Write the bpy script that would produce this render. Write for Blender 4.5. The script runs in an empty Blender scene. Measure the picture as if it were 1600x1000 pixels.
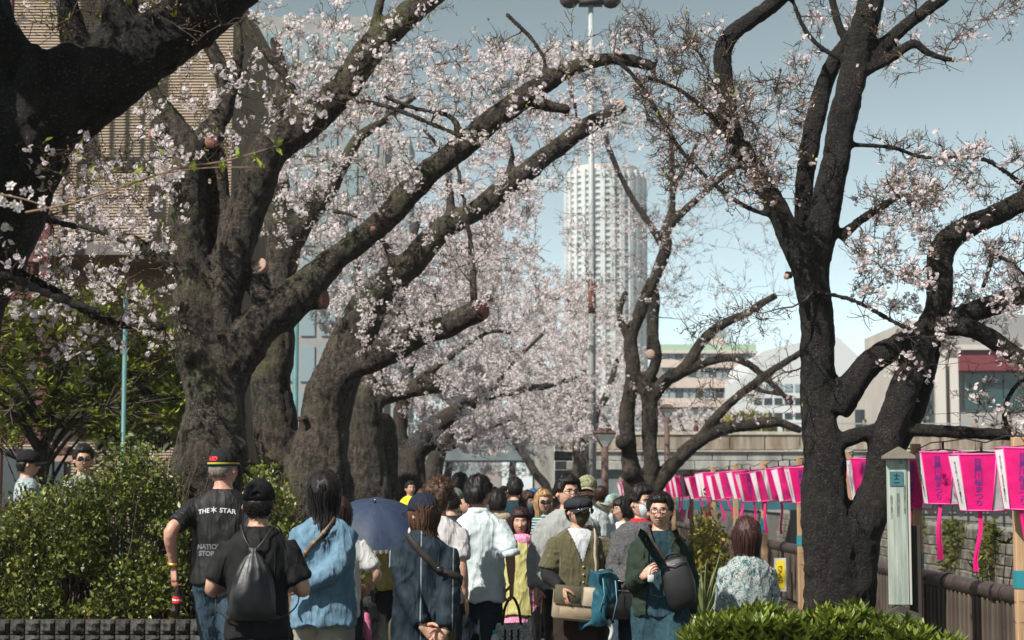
import bpy, bmesh, math, random
import numpy as np
from mathutils import Vector, Matrix
from mathutils.bvhtree import BVHTree

# ------------------------------------------------------------------ camera, sky, sun, exposure
SC = bpy.context.scene
COL = SC.collection
FPX = 2889.0                      # focal length in pixels of the 1600 px wide frame (65 mm)
CAMH = 1.65
TILT = math.atan(265.0 / FPX)
CT, ST = math.cos(TILT), math.sin(TILT)
cam = bpy.data.cameras.new('camera')
cam.sensor_width = 36.0
cam.lens = FPX * 36.0 / 1600.0
cam.clip_start = 0.1
cam.clip_end = 8000
cam.dof.use_dof = True
cam.dof.focus_distance = 12.5
cam.dof.aperture_fstop = 5.0
camo = bpy.data.objects.new('camera', cam)
COL.objects.link(camo)
camo.location = (0, 0, CAMH)
camo.rotation_euler = (math.pi / 2 + TILT, 0, 0)
SC.camera = camo

SUN = Vector((-0.60, -0.58, 0.88)).normalized()      # towards the sun: high, behind the camera's left shoulder
world = bpy.data.worlds.new('World')
SC.world = world
world.use_nodes = True
wn = world.node_tree.nodes
wl = world.node_tree.links
wn.clear()
w_out = wn.new('ShaderNodeOutputWorld')
w_bg = wn.new('ShaderNodeBackground')
w_sky = wn.new('ShaderNodeTexSky')
w_sky.sky_type = 'NISHITA'
w_sky.sun_disc = False
w_sky.sun_elevation = math.asin(SUN.z)
w_sky.sun_rotation = math.atan2(SUN.x, SUN.y)
w_sky.air_density = 0.7
w_sky.dust_density = 0.25
w_sky.ozone_density = 3.0
w_hsv = wn.new('ShaderNodeHueSaturation')
w_hsv.inputs['Hue'].default_value = 0.447
w_hsv.inputs['Saturation'].default_value = 0.26
w_hsv.inputs['Value'].default_value = 0.44
w_bg.inputs['Strength'].default_value = 0.050
wl.new(w_sky.outputs[0], w_hsv.inputs['Color'])
w_gam = wn.new('ShaderNodeGamma')                 # clear, contrasty spring air: deep teal aloft, pale at the horizon
w_gam.inputs['Gamma'].default_value = 2.3
wl.new(w_hsv.outputs[0], w_gam.inputs['Color'])
wl.new(w_gam.outputs[0], w_bg.inputs['Color'])
wl.new(w_bg.outputs[0], w_out.inputs['Surface'])

sl = bpy.data.lights.new('sun', 'SUN')
sl.energy = 5.0
sl.angle = math.radians(0.5)
sl.color = (1.0, 0.95, 0.87)
so = bpy.data.objects.new('sun', sl)
COL.objects.link(so)
so.rotation_euler = SUN.to_track_quat('Z', 'Y').to_euler()
so.location = (0, 0, 40)

SC.view_settings.view_transform = 'Standard'
SC.view_settings.look = 'None'
SC.view_settings.gamma = 1.0
SC.view_settings.exposure = 0.70
SC.render.engine = 'CYCLES'
SC.cycles.use_denoising = True
SC.cycles.max_bounces = 6
SC.cycles.diffuse_bounces = 3
SC.cycles.glossy_bounces = 2
SC.cycles.transmission_bounces = 4
SC.cycles.transparent_max_bounces = 6
SC.cycles.caustics_reflective = False
SC.cycles.caustics_refractive = False

random.seed(11)
RNG = np.random.default_rng(11)

# ------------------------------------------------------------------ helpers
def P(u, v, Y):
    """the point at distance Y down the path that a position (u, v) of the photograph shows"""
    xr = (u - 800.0) / FPX
    yr = -(v - 500.0) / FPX
    d = Y / (CT - yr * ST)
    return np.array((xr * d, Y, CAMH + (ST + yr * CT) * d))

def PXM(Y):
    return FPX / Y                # pixels per metre

def norm(a):
    a = np.asarray(a, float)
    return a / np.maximum(np.linalg.norm(a, axis=-1, keepdims=True), 1e-9)

def vnoise(p, scale=1.0, seed=0):
    """value noise in -1..1, vectorised"""
    q = np.asarray(p, float) * scale + seed * 17.31
    i = np.floor(q).astype(np.int64)
    f = q - i
    f = f * f * (3 - 2 * f)
    def h(x, y, z):
        n = (x * 374761393 + y * 668265263 + z * 2147483647 + seed * 974711) & 0x7fffffff
        n = ((n ^ (n >> 13)) * 1274126177) & 0x7fffffff
        n = (n ^ (n >> 16)) & 0xffff
        return n / 32767.5 - 1.0
    x, y, z = i[..., 0], i[..., 1], i[..., 2]
    fx, fy, fz = f[..., 0], f[..., 1], f[..., 2]
    def lx(a, b, t): return a + (b - a) * t
    c00 = lx(h(x, y, z), h(x + 1, y, z), fx)
    c10 = lx(h(x, y + 1, z), h(x + 1, y + 1, z), fx)
    c01 = lx(h(x, y, z + 1), h(x + 1, y, z + 1), fx)
    c11 = lx(h(x, y + 1, z + 1), h(x + 1, y + 1, z + 1), fx)
    return lx(lx(c00, c10, fy), lx(c01, c11, fy), fz)

def fbm(p, scale, seed=0, octv=3):
    s = 0; a = 1.0; t = 0
    for o in range(octv):
        s = s + a * vnoise(p, scale * 2 ** o, seed + o * 7)
        t += a; a *= 0.5
    return s / t

class MB:
    """collects vertices and faces of one mesh"""
    def __init__(self):
        self.v = []; self.q = []; self.t = []; self.n = 0
        self.qm = []; self.tm = []; self.c = []
    def add(self, V, F, mi=0, col=None):
        V = np.asarray(V, float).reshape(-1, 3)
        if isinstance(F, np.ndarray): Fs = [F]
        else:
            Fs = []
            q = [f for f in F if len(f) == 4]; t = [f for f in F if len(f) == 3]
            for f in F:
                if len(f) > 4:
                    for k in range(1, len(f) - 1): t.append((f[0], f[k], f[k + 1]))
            if q: Fs.append(np.array(q, int))
            if t: Fs.append(np.array(t, int))
        for A in Fs:
            if A.size == 0: continue
            if A.shape[1] == 4: self.q.append(A + self.n); self.qm.append(np.full(len(A), mi))
            else: self.t.append(A + self.n); self.tm.append(np.full(len(A), mi))
        self.v.append(V); self.n += len(V)
        if col is not None:
            c = np.asarray(col, float)
            if c.ndim == 1: c = np.tile(c, (len(V), 1))
            self.c.append(c)
        else: self.c.append(np.full((len(V), 3), -1.0))
        return self
    def merge(self, o, M=None):
        V = np.concatenate(o.v) if o.v else np.zeros((0, 3))
        if M is not None: V = xf(M, V)
        base = self.n
        for A, m in zip(o.q, o.qm): self.q.append(A + base); self.qm.append(m)
        for A, m in zip(o.t, o.tm): self.t.append(A + base); self.tm.append(m)
        self.v.append(V); self.c.append(np.concatenate(o.c) if o.c else np.zeros((0, 3))); self.n += len(V)
        return self
    def verts(self): return np.concatenate(self.v)
    def mesh(self, name, smooth=True):
        me = bpy.data.meshes.new(name)
        V = np.concatenate(self.v) if self.v else np.zeros((0, 3))
        Q = np.concatenate(self.q) if self.q else np.zeros((0, 4), int)
        T = np.concatenate(self.t) if self.t else np.zeros((0, 3), int)
        me.vertices.add(len(V))
        me.vertices.foreach_set('co', V.astype(np.float32).ravel())
        me.loops.add(len(Q) * 4 + len(T) * 3)
        me.loops.foreach_set('vertex_index', np.concatenate([Q.ravel(), T.ravel()]).astype(np.int32))
        me.polygons.add(len(Q) + len(T))
        st = np.concatenate([np.arange(len(Q)) * 4, len(Q) * 4 + np.arange(len(T)) * 3]).astype(np.int32)
        me.polygons.foreach_set('loop_start', st)
        mi = np.concatenate(self.qm + self.tm).astype(np.int32) if (self.qm or self.tm) else np.zeros(0, np.int32)
        me.polygons.foreach_set('material_index', mi)
        me.polygons.foreach_set('use_smooth', np.full(len(Q) + len(T), smooth))
        me.update(calc_edges=True)
        C = np.concatenate(self.c) if self.c else np.zeros((0, 3))
        if len(C) and C.max() >= 0:
            at = me.color_attributes.new('Col', 'FLOAT_COLOR', 'POINT')
            cc = np.ones((len(V), 4), np.float32); cc[:, :3] = np.where(C < 0, 0.5, C)
            at.data.foreach_set('color', cc.ravel())
        return me
    def obj(self, name, mats, parent=None, smooth=True, loc=None, kind=None):
        me = self.mesh(name, smooth)
        return mkobj(name, me, mats, parent, loc, kind)

def mkobj(name, me, mats=None, parent=None, loc=None, kind=None):
    o = bpy.data.objects.new(name, me)
    COL.objects.link(o)
    if mats is not None and me is not None:
        for m in (mats if isinstance(mats, (list, tuple)) else [mats]):
            me.materials.append(m)
    if parent is not None: o.parent = parent
    if loc is not None: o.location = loc
    if kind: o['kind'] = kind
    return o

def empty(name, loc, label=None, cat=None, group=None, rz=0.0):
    o = bpy.data.objects.new(name, None)
    o.empty_display_size = 0.2
    COL.objects.link(o)
    o.location = loc; o.rotation_euler = (0, 0, rz)
    tag(o, label, cat, group)
    return o

def tag(o, label=None, cat=None, group=None, kind=None):
    if label: o['label'] = label
    if cat: o['category'] = cat
    if group: o['group'] = group
    if kind: o['kind'] = kind
    return o

def xf(M, V):
    M = np.array(M)
    return V @ M[:3, :3].T + M[:3, 3]

def TR(loc=(0, 0, 0), rot=(0, 0, 0), sc=(1, 1, 1)):
    M = Matrix.Translation(Vector(loc)) @ Matrix.Rotation(rot[2], 4, 'Z') @ Matrix.Rotation(rot[1], 4, 'Y') @ Matrix.Rotation(rot[0], 4, 'X')
    return np.array(M) @ np.diag([sc[0], sc[1], sc[2], 1.0])

BOXF = np.array([(0, 1, 3, 2), (4, 6, 7, 5), (0, 4, 5, 1), (2, 3, 7, 6), (0, 2, 6, 4), (1, 5, 7, 3)])
def box(mb, lo, hi, mi=0, M=None, col=None):
    x0, y0, z0 = lo; x1, y1, z1 = hi
    V = np.array([(x, y, z) for x in (x0, x1) for y in (y0, y1) for z in (z0, z1)], float)
    if M is not None: V = xf(M, V)
    mb.add(V, BOXF, mi, col)
    return mb

def bevbox(mb, lo, hi, b=0.01, mi=0, M=None):
    """box with chamfered edges (24 vertices)"""
    lo = np.array(lo, float); hi = np.array(hi, float)
    bm = bmesh.new()
    bmesh.ops.create_cube(bm, size=1.0)
    for v in bm.verts:
        v.co = Vector([(lo[i] + hi[i]) / 2 + v.co[i] * (hi[i] - lo[i]) for i in range(3)])
    bmesh.ops.bevel(bm, geom=list(bm.edges), offset=b, segments=1, affect='EDGES')
    V = np.array([v.co[:] for v in bm.verts]); F = [[v.index for v in f.verts] for f in bm.faces]
    bm.verts.ensure_lookup_table()
    bm.free()
    if M is not None: V = xf(M, V)
    mb.add(V, F, mi)
    return mb

def frames(path):
    path = np.asarray(path, float)
    n = len(path)
    T = np.zeros_like(path)
    T[1:-1] = path[2:] - path[:-2]
    T[0] = path[1] - path[0]; T[-1] = path[-1] - path[-2]
    T = norm(T)
    ref = np.array((0, 0, 1.0)) if abs(T[0][2]) < 0.9 else np.array((0, 1.0, 0))
    N = np.zeros_like(path)
    N[0] = norm(np.cross(T[0], ref))
    for i in range(1, n):
        v = N[i - 1] - T[i] * np.dot(N[i - 1], T[i])
        N[i] = norm(v)
    B = np.cross(T, N)
    return T, N, B

def tube(mb, path, rad, sides=8, cap=True, mi=0, col=None, flat=None, nref=None):
    """round (or flattened: flat=(a,b) factors) tube along a path"""
    path = np.asarray(path, float); n = len(path)
    rad = np.broadcast_to(np.asarray(rad, float), (n,))
    T, N, B = frames(path)
    if nref is not None:
        nr = np.asarray(nref, float)
        N = norm(nr - T * (T @ nr)[:, None]); B = np.cross(T, N)
    a = np.arange(sides) * 2 * math.pi / sides
    fa, fb = flat if flat is not None else (1, 1)
    V = path[:, None, :] + rad[:, None, None] * (np.cos(a)[None, :, None] * fa * N[:, None, :] + np.sin(a)[None, :, None] * fb * B[:, None, :])
    V = V.reshape(-1, 3)
    k = np.arange(n - 1)[:, None] * sides + np.arange(sides)[None, :]
    k2 = np.arange(n - 1)[:, None] * sides + (np.arange(sides)[None, :] + 1) % sides
    F = np.stack([k, k2, k2 + sides, k + sides], -1).reshape(-1, 4)
    if not cap:
        mb.add(V, F, mi, col); return mb
    V = np.concatenate([V, path[:1], path[-1:]])
    c0 = n * sides; c1 = c0 + 1
    s = np.arange(sides); s2 = (s + 1) % sides
    F2 = np.concatenate([np.stack([s2, s, np.full(sides, c0)], -1), np.stack([s + (n - 1) * sides, s2 + (n - 1) * sides, np.full(sides, c1)], -1)])
    base = mb.n
    mb.add(V, F, mi, col)
    mb.t.append(F2 + base); mb.tm.append(np.full(len(F2), mi))
    return mb

def tubes(mb, paths, rads, sides=3, mi=0):
    """many thin tubes at once: paths (B,N,3), rads (B,N)"""
    paths = np.asarray(paths, float)
    if len(paths) == 0: return mb
    Bn, n, _ = paths.shape
    T = np.zeros_like(paths)
    T[:, 1:-1] = paths[:, 2:] - paths[:, :-2]; T[:, 0] = paths[:, 1] - paths[:, 0]; T[:, -1] = paths[:, -1] - paths[:, -2]
    T = norm(T)
    ref = np.array((0.31, 0.83, 0.47))
    N = norm(np.cross(T, ref)); Bv = np.cross(T, N)
    a = np.arange(sides) * 2 * math.pi / sides
    V = paths[:, :, None, :] + rads[:, :, None, None] * (np.cos(a)[None, None, :, None] * N[:, :, None, :] + np.sin(a)[None, None, :, None] * Bv[:, :, None, :])
    V = V.reshape(-1, 3)
    k = np.arange(n - 1)[:, None] * sides + np.arange(sides)[None, :]
    k2 = np.arange(n - 1)[:, None] * sides + (np.arange(sides)[None, :] + 1) % sides
    F = np.stack([k, k2, k2 + sides, k + sides], -1).reshape(-1, 4)
    F = (F[None] + (np.arange(Bn) * n * sides)[:, None, None]).reshape(-1, 4)
    mb.add(V, F, mi)
    return mb

def loft(mb, rings, cap=True, mi=0, col=None):
    """rings: list of (m,3) arrays"""
    m = len(rings[0]); n = len(rings)
    V = np.concatenate(rings)
    k = np.arange(n - 1)[:, None] * m + np.arange(m)[None, :]
    k2 = np.arange(n - 1)[:, None] * m + (np.arange(m)[None, :] + 1) % m
    F = np.stack([k, k2, k2 + m, k + m], -1).reshape(-1, 4)
    base = mb.n
    if cap:
        V = np.concatenate([V, rings[0].mean(0)[None], rings[-1].mean(0)[None]])
        s = np.arange(m); s2 = (s + 1) % m
        F2 = np.concatenate([np.stack([s2, s, np.full(m, n * m)], -1), np.stack([s + (n - 1) * m, s2 + (n - 1) * m, np.full(m, n * m + 1)], -1)])
    mb.add(V, F, mi, col)
    if cap:
        mb.t.append(F2 + base); mb.tm.append(np.full(len(F2), mi))
    return mb

def ell(cx, cy, z, hw, hd, m=20, p=2.3):
    a = np.arange(m) * 2 * math.pi / m
    c, s = np.cos(a), np.sin(a)
    return np.stack([cx + hw * np.sign(c) * np.abs(c) ** (2 / p), cy + hd * np.sign(s) * np.abs(s) ** (2 / p), np.full(m, z)], -1)

def smooth_path(pts, n):
    """Catmull-Rom through the points (any columns)"""
    p = np.asarray(pts, float)
    if len(p) == 2:
        t = np.linspace(0, 1, n)[:, None]
        return p[0] * (1 - t) + p[1] * t
    q = np.concatenate([[2 * p[0] - p[1]], p, [2 * p[-1] - p[-2]]])
    seg = np.linalg.norm(np.diff(p[:, :3], axis=0), axis=1)
    cum = np.concatenate([[0], np.cumsum(seg)])
    out = []
    for s in np.linspace(0, cum[-1], n):
        i = min(int(np.searchsorted(cum, s, side='right')) - 1, len(p) - 2)
        i = max(i, 0)
        t = (s - cum[i]) / max(seg[i], 1e-9)
        a, b, c, d = q[i], q[i + 1], q[i + 2], q[i + 3]
        out.append(0.5 * ((2 * b) + (c - a) * t + (2 * a - 5 * b + 4 * c - d) * t * t + (3 * b - a - 3 * c + d) * t ** 3))
    return np.array(out)

def remesh(mb, voxel, name='tmp', smooth_it=0):
    """fuse overlapping closed shapes into one continuous surface; returns V, list of quads"""
    me = mb.mesh(name)
    o = bpy.data.objects.new(name, me); COL.objects.link(o)
    m = o.modifiers.new('r', 'REMESH'); m.mode = 'VOXEL'; m.voxel_size = voxel; m.adaptivity = 0.0
    if smooth_it:
        s = o.modifiers.new('s', 'SMOOTH'); s.factor = 0.5; s.iterations = smooth_it
    dg = bpy.context.evaluated_depsgraph_get()
    ev = o.evaluated_get(dg)
    em = ev.to_mesh()
    V = np.empty(len(em.vertices) * 3, np.float32); em.vertices.foreach_get('co', V)
    N = np.empty(len(em.vertices) * 3, np.float32); em.vertices.foreach_get('normal', N)
    tot = np.empty(len(em.polygons), np.int32); em.polygons.foreach_get('loop_total', tot)
    L = np.empty(len(em.loops), np.int32); em.loops.foreach_get('vertex_index', L)
    st = np.empty(len(em.polygons), np.int32); em.polygons.foreach_get('loop_start', st)
    Q = np.stack([L[st[tot == 4] + k] for k in range(4)], -1) if (tot == 4).any() else np.zeros((0, 4), int)
    T3 = np.stack([L[st[tot == 3] + k] for k in range(3)], -1) if (tot == 3).any() else np.zeros((0, 3), int)
    ev.to_mesh_clear()
    bpy.data.objects.remove(o); bpy.data.meshes.remove(me)
    return V.reshape(-1, 3).astype(float), N.reshape(-1, 3).astype(float), Q, T3

# ------------------------------------------------------------------ materials
MATS = {}
def mat(name, color, rough=0.7, spec=0.3, metal=0.0, var=0.0, vscale=8.0, bump=0.0, bscale=40.0, var2=None, coords='Object',
        trans=0.0, attr=False, sheen=0.0, alpha=None, obj_var=0.0, bdist=0.02, stretch=None):
    if name in MATS: return MATS[name]
    m = bpy.data.materials.new(name); MATS[name] = m
    m.use_nodes = True
    n = m.node_tree.nodes; l = m.node_tree.links
    b = n['Principled BSDF']
    b.inputs['Roughness'].default_value = rough
    b.inputs['Specular IOR Level'].default_value = spec
    b.inputs['Metallic'].default_value = metal
    if sheen: b.inputs['Sheen Weight'].default_value = sheen
    c4 = tuple(color) + (1,)
    b.inputs['Base Color'].default_value = c4
    tc = n.new('ShaderNodeTexCoord')
    vec = tc.outputs[coords]
    if stretch is not None:
        mp = n.new('ShaderNodeMapping'); mp.inputs['Scale'].default_value = stretch
        l.new(vec, mp.inputs['Vector']); vec = mp.outputs[0]
    colsock = None
    if attr:
        a = n.new('ShaderNodeVertexColor'); a.layer_name = 'Col'
        colsock = a.outputs[0]
    if var > 0:
        nz = n.new('ShaderNodeTexNoise'); nz.inputs['Scale'].default_value = vscale; nz.inputs['Detail'].default_value = 5
        nz.inputs['Roughness'].default_value = 0.6
        l.new(vec, nz.inputs['Vector'])
        rp = n.new('ShaderNodeValToRGB')
        c2 = var2 if var2 is not None else tuple(x * (1 - var) for x in color)
        rp.color_ramp.elements[0].position = 0.32; rp.color_ramp.elements[1].position = 0.68
        rp.color_ramp.elements[0].color = tuple(c2) + (1,)
        rp.color_ramp.elements[1].color = tuple(min(1, x * (1 + var * 0.35)) for x in color) + (1,)
        l.new(nz.outputs['Fac'], rp.inputs['Fac'])
        if colsock is None: colsock = rp.outputs[0]
        else:
            mx = n.new('ShaderNodeMix'); mx.data_type = 'RGBA'; mx.blend_type = 'MULTIPLY'; mx.inputs[0].default_value = 1
            rp.color_ramp.elements[0].color = (1 - var, 1 - var, 1 - var, 1); rp.color_ramp.elements[1].color = (1, 1, 1, 1)
            l.new(colsock, mx.inputs[6]); l.new(rp.outputs[0], mx.inputs[7]); colsock = mx.outputs[2]
    if obj_var > 0:
        oi = n.new('ShaderNodeObjectInfo')
        hs = n.new('ShaderNodeHueSaturation')
        mr = n.new('ShaderNodeMapRange'); mr.inputs['To Min'].default_value = 1 - obj_var; mr.inputs['To Max'].default_value = 1 + obj_var
        l.new(oi.outputs['Random'], mr.inputs['Value']); l.new(mr.outputs[0], hs.inputs['Value'])
        if colsock is None: hs.inputs['Color'].default_value = c4
        else: l.new(colsock, hs.inputs['Color'])
        colsock = hs.outputs[0]
    if colsock is not None: l.new(colsock, b.inputs['Base Color'])
    if bump > 0:
        bz = n.new('ShaderNodeTexNoise'); bz.inputs['Scale'].default_value = bscale; bz.inputs['Detail'].default_value = 6
        l.new(vec, bz.inputs['Vector'])
        bp = n.new('ShaderNodeBump'); bp.inputs['Strength'].default_value = bump; bp.inputs['Distance'].default_value = bdist
        l.new(bz.outputs['Fac'], bp.inputs['Height']); l.new(bp.outputs[0], b.inputs['Normal'])
    if trans > 0:
        tr = n.new('ShaderNodeBsdfTranslucent'); ms = n.new('ShaderNodeMixShader'); ms.inputs[0].default_value = trans
        if colsock is not None: l.new(colsock, tr.inputs['Color'])
        else: tr.inputs['Color'].default_value = c4
        l.new(b.outputs[0], ms.inputs[1]); l.new(tr.outputs[0], ms.inputs[2])
        l.new(ms.outputs[0], n['Material Output'].inputs['Surface'])
    return m

def crease_bump(n, l, b, vec, weave_scale, weave, amt):
    """cloth relief: long ridged creases in two directions over a fine weave"""
    prev = None
    hs = []
    for (rot, st, sc) in (((0.2, 0.5, 0.6), (1.0, 1.0, 0.30), 9.0), ((-0.3, -0.6, -0.4), (1.0, 1.0, 0.26), 12.0), ((0.1, 1.3, 0.2), (1.0, 1.0, 0.35), 15.0)):
        mp = n.new('ShaderNodeMapping'); mp.inputs['Rotation'].default_value = rot; mp.inputs['Scale'].default_value = st
        l.new(vec, mp.inputs['Vector'])
        t = n.new('ShaderNodeTexNoise'); t.inputs['Scale'].default_value = sc; t.inputs['Detail'].default_value = 1.5; t.inputs['Distortion'].default_value = 0.5
        l.new(mp.outputs[0], t.inputs['Vector'])
        a = n.new('ShaderNodeMath'); a.operation = 'SUBTRACT'; a.inputs[1].default_value = 0.5; l.new(t.outputs['Fac'], a.inputs[0])
        c = n.new('ShaderNodeMath'); c.operation = 'ABSOLUTE'; l.new(a.outputs[0], c.inputs[0])
        d = n.new('ShaderNodeMapRange'); d.inputs['From Min'].default_value = 0.0; d.inputs['From Max'].default_value = 0.16; d.inputs['To Min'].default_value = 1.0; d.inputs['To Max'].default_value = 0.0
        l.new(c.outputs[0], d.inputs['Value'])
        e = n.new('ShaderNodeMath'); e.operation = 'POWER'; e.inputs[1].default_value = 1.8; l.new(d.outputs[0], e.inputs[0]); hs.append(e.outputs[0])
    s1 = n.new('ShaderNodeMath'); s1.operation = 'ADD'; l.new(hs[0], s1.inputs[0]); l.new(hs[1], s1.inputs[1])
    s2 = n.new('ShaderNodeMath'); s2.operation = 'MULTIPLY_ADD'; s2.inputs[1].default_value = 0.5; l.new(hs[2], s2.inputs[0]); l.new(s1.outputs[0], s2.inputs[2])
    bp = n.new('ShaderNodeBump'); bp.inputs['Strength'].default_value = 1.0; bp.inputs['Distance'].default_value = amt
    l.new(s2.outputs[0], bp.inputs['Height'])
    wv = n.new('ShaderNodeTexNoise'); wv.inputs['Scale'].default_value = weave_scale; wv.inputs['Detail'].default_value = 3; l.new(vec, wv.inputs['Vector'])
    b2 = n.new('ShaderNodeBump'); b2.inputs['Strength'].default_value = weave; b2.inputs['Distance'].default_value = 0.002
    l.new(wv.outputs['Fac'], b2.inputs['Height']); l.new(bp.outputs[0], b2.inputs['Normal']); l.new(b2.outputs[0], b.inputs['Normal'])

def leafmat(name, cols, rough=0.45, spec=0.4, trans=0.25, scale=3.0):
    """foliage: colour differs from clump to clump (position noise) between the given tones"""
    m = bpy.data.materials.new(name); MATS[name] = m
    m.use_nodes = True
    n = m.node_tree.nodes; l = m.node_tree.links
    b = n['Principled BSDF']; b.inputs['Roughness'].default_value = rough; b.inputs['Specular IOR Level'].default_value = spec
    geo = n.new('ShaderNodeNewGeometry')
    ad = n.new('ShaderNodeMath'); ad.operation = 'ADD'
    tc = n.new('ShaderNodeTexCoord'); nz = n.new('ShaderNodeTexNoise'); nz.inputs['Scale'].default_value = scale; nz.inputs['Detail'].default_value = 3
    l.new(tc.outputs['Object'], nz.inputs['Vector'])
    mul = n.new('ShaderNodeMath'); mul.operation = 'MULTIPLY'; mul.inputs[1].default_value = 0.55
    l.new(geo.outputs['Random Per Island'], mul.inputs[0])
    l.new(mul.outputs[0], ad.inputs[0])
    mul2 = n.new('ShaderNodeMath'); mul2.operation = 'MULTIPLY'; mul2.inputs[1].default_value = 0.5
    l.new(nz.outputs['Fac'], mul2.inputs[0]); l.new(mul2.outputs[0], ad.inputs[1])
    rp = n.new('ShaderNodeValToRGB')
    els = rp.color_ramp.elements
    while len(els) < len(cols): els.new(0.5)
    for i, c in enumerate(cols):
        els[i].position = 0.1 + 0.8 * i / (len(cols) - 1); els[i].color = tuple(c) + (1,)
    l.new(ad.outputs[0], rp.inputs['Fac'])
    l.new(rp.outputs[0], b.inputs['Base Color'])
    tr = n.new('ShaderNodeBsdfTranslucent'); ms = n.new('ShaderNodeMixShader'); ms.inputs[0].default_value = trans
    l.new(rp.outputs[0], tr.inputs['Color'])
    l.new(b.outputs[0], ms.inputs[1]); l.new(tr.outputs[0], ms.inputs[2])
    l.new(ms.outputs[0], n['Material Output'].inputs['Surface'])
    return m

def barkmat(name, dark, light, moss=0.0, lich=0.3, rings=0.6, speck=0.5):
    m = bpy.data.materials.new(name); MATS[name] = m
    m.use_nodes = True
    n = m.node_tree.nodes; l = m.node_tree.links
    b = n['Principled BSDF']; b.inputs['Roughness'].default_value = 0.78; b.inputs['Specular IOR Level'].default_value = 0.35
    tc = n.new('ShaderNodeTexCoord')
    def noise(scale, det=6, rough=0.65, st=None):
        x = n.new('ShaderNodeTexNoise'); x.inputs['Scale'].default_value = scale; x.inputs['Detail'].default_value = det; x.inputs['Roughness'].default_value = rough
        if st:
            mp = n.new('ShaderNodeMapping'); mp.inputs['Scale'].default_value = st; l.new(tc.outputs['Object'], mp.inputs['Vector']); l.new(mp.outputs[0], x.inputs['Vector'])
        else: l.new(tc.outputs['Object'], x.inputs['Vector'])
        return x
    def ramp(sock, p0, p1, c0, c1):
        r = n.new('ShaderNodeValToRGB'); r.color_ramp.elements[0].position = p0; r.color_ramp.elements[1].position = p1
        r.color_ramp.elements[0].color = tuple(c0) + (1,); r.color_ramp.elements[1].color = tuple(c1) + (1,)
        l.new(sock, r.inputs['Fac']); return r
    def mix(a, c, f):
        x = n.new('ShaderNodeMix'); x.data_type = 'RGBA'
        l.new(f, x.inputs[0]); l.new(a, x.inputs[6]); l.new(c, x.inputs[7]); return x.outputs[2]
    hmain = noise(13.0, 9, 0.74, (1.4, 1.4, 0.6))
    base = ramp(hmain.outputs['Fac'], 0.42, 0.62, dark, light).outputs[0]  # hollows of the bump painted darker: crevice shade put into the colour
    pat = ramp(noise(1.1, 3).outputs['Fac'], 0.35, 0.65, (0.55, 0.55, 0.58), (1.15, 1.1, 1.05))
    mm_ = n.new('ShaderNodeMix'); mm_.data_type = 'RGBA'; mm_.blend_type = 'MULTIPLY'; mm_.inputs[0].default_value = 1; l.new(base, mm_.inputs[6]); l.new(pat.outputs[0], mm_.inputs[7]); base = mm_.outputs[2]
    ringn = noise(16.0, 5, 0.6, (0.8, 0.8, 2.4))           # horizontal lenticels
    rr = ramp(ringn.outputs['Fac'], 0.58, 0.66, (0, 0, 0), (rings, rings, rings))
    lc = n.new('ShaderNodeRGB'); lc.outputs[0].default_value = (light[0] * 1.7, light[1] * 1.6, light[2] * 1.5, 1)
    base = mix(base, lc.outputs[0], rr.outputs[0])
    if lich > 0:
        v = n.new('ShaderNodeTexVoronoi'); v.inputs['Scale'].default_value = 42; l.new(tc.outputs['Object'], v.inputs['Vector'])
        sp = ramp(v.outputs['Distance'], 0.10, 0.34, (1, 1, 1), (0, 0, 0))
        pn = ramp(noise(2.6, 4).outputs['Fac'], 0.46, 0.62, (0, 0, 0), (lich, lich, lich))
        mm = n.new('ShaderNodeMath'); mm.operation = 'MULTIPLY'; l.new(sp.outputs[0], mm.inputs[0]); l.new(pn.outputs[0], mm.inputs[1])
        gc = n.new('ShaderNodeRGB'); gc.outputs[0].default_value = (0.22, 0.21, 0.18, 1)
        base = mix(base, gc.outputs[0], mm.outputs[0])
    spk = ramp(noise(75.0, 3, 0.6, (1, 1, 1.5)).outputs['Fac'], 0.60, 0.70, (0, 0, 0), (speck, speck, speck))
    sc_ = n.new('ShaderNodeRGB'); sc_.outputs[0].default_value = (0.24, 0.20, 0.165, 1)
    base = mix(base, sc_.outputs[0], spk.outputs[0])
    if moss > 0:
        mn = ramp(noise(1.5, 7, 0.75).outputs['Fac'], 0.5, 0.68, (0, 0, 0), (moss, moss, moss))
        mc = n.new('ShaderNodeRGB'); mc.outputs[0].default_value = (0.085, 0.095, 0.035, 1)
        base = mix(base, mc.outputs[0], mn.outputs[0])
    l.new(base, b.inputs['Base Color'])
    h1 = hmain; h2 = ringn
    ad = n.new('ShaderNodeMath'); ad.operation = 'ADD'; l.new(h1.outputs['Fac'], ad.inputs[0])
    ml = n.new('ShaderNodeMath'); ml.operation = 'MULTIPLY'; ml.inputs[1].default_value = 0.35; l.new(h2.outputs['Fac'], ml.inputs[0]); l.new(ml.outputs[0], ad.inputs[1])
    bp = n.new('ShaderNodeBump'); bp.inputs['Strength'].default_value = 1.0; bp.inputs['Distance'].default_value = 0.07
    l.new(ad.outputs[0], bp.inputs['Height']); l.new(bp.outputs[0], b.inputs['Normal'])
    return m
# ------------------------------------------------------------------ the setting: ground, path, river, banks, bridge
RAILX = 4.12          # river railing
WATX0, WATX1 = 4.6, 16.0

def groundmat():
    return mat('earth', (0.085, 0.066, 0.045), 0.95, 0.1, var=0.5, vscale=3.0, bump=0.5, bscale=30)

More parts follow.
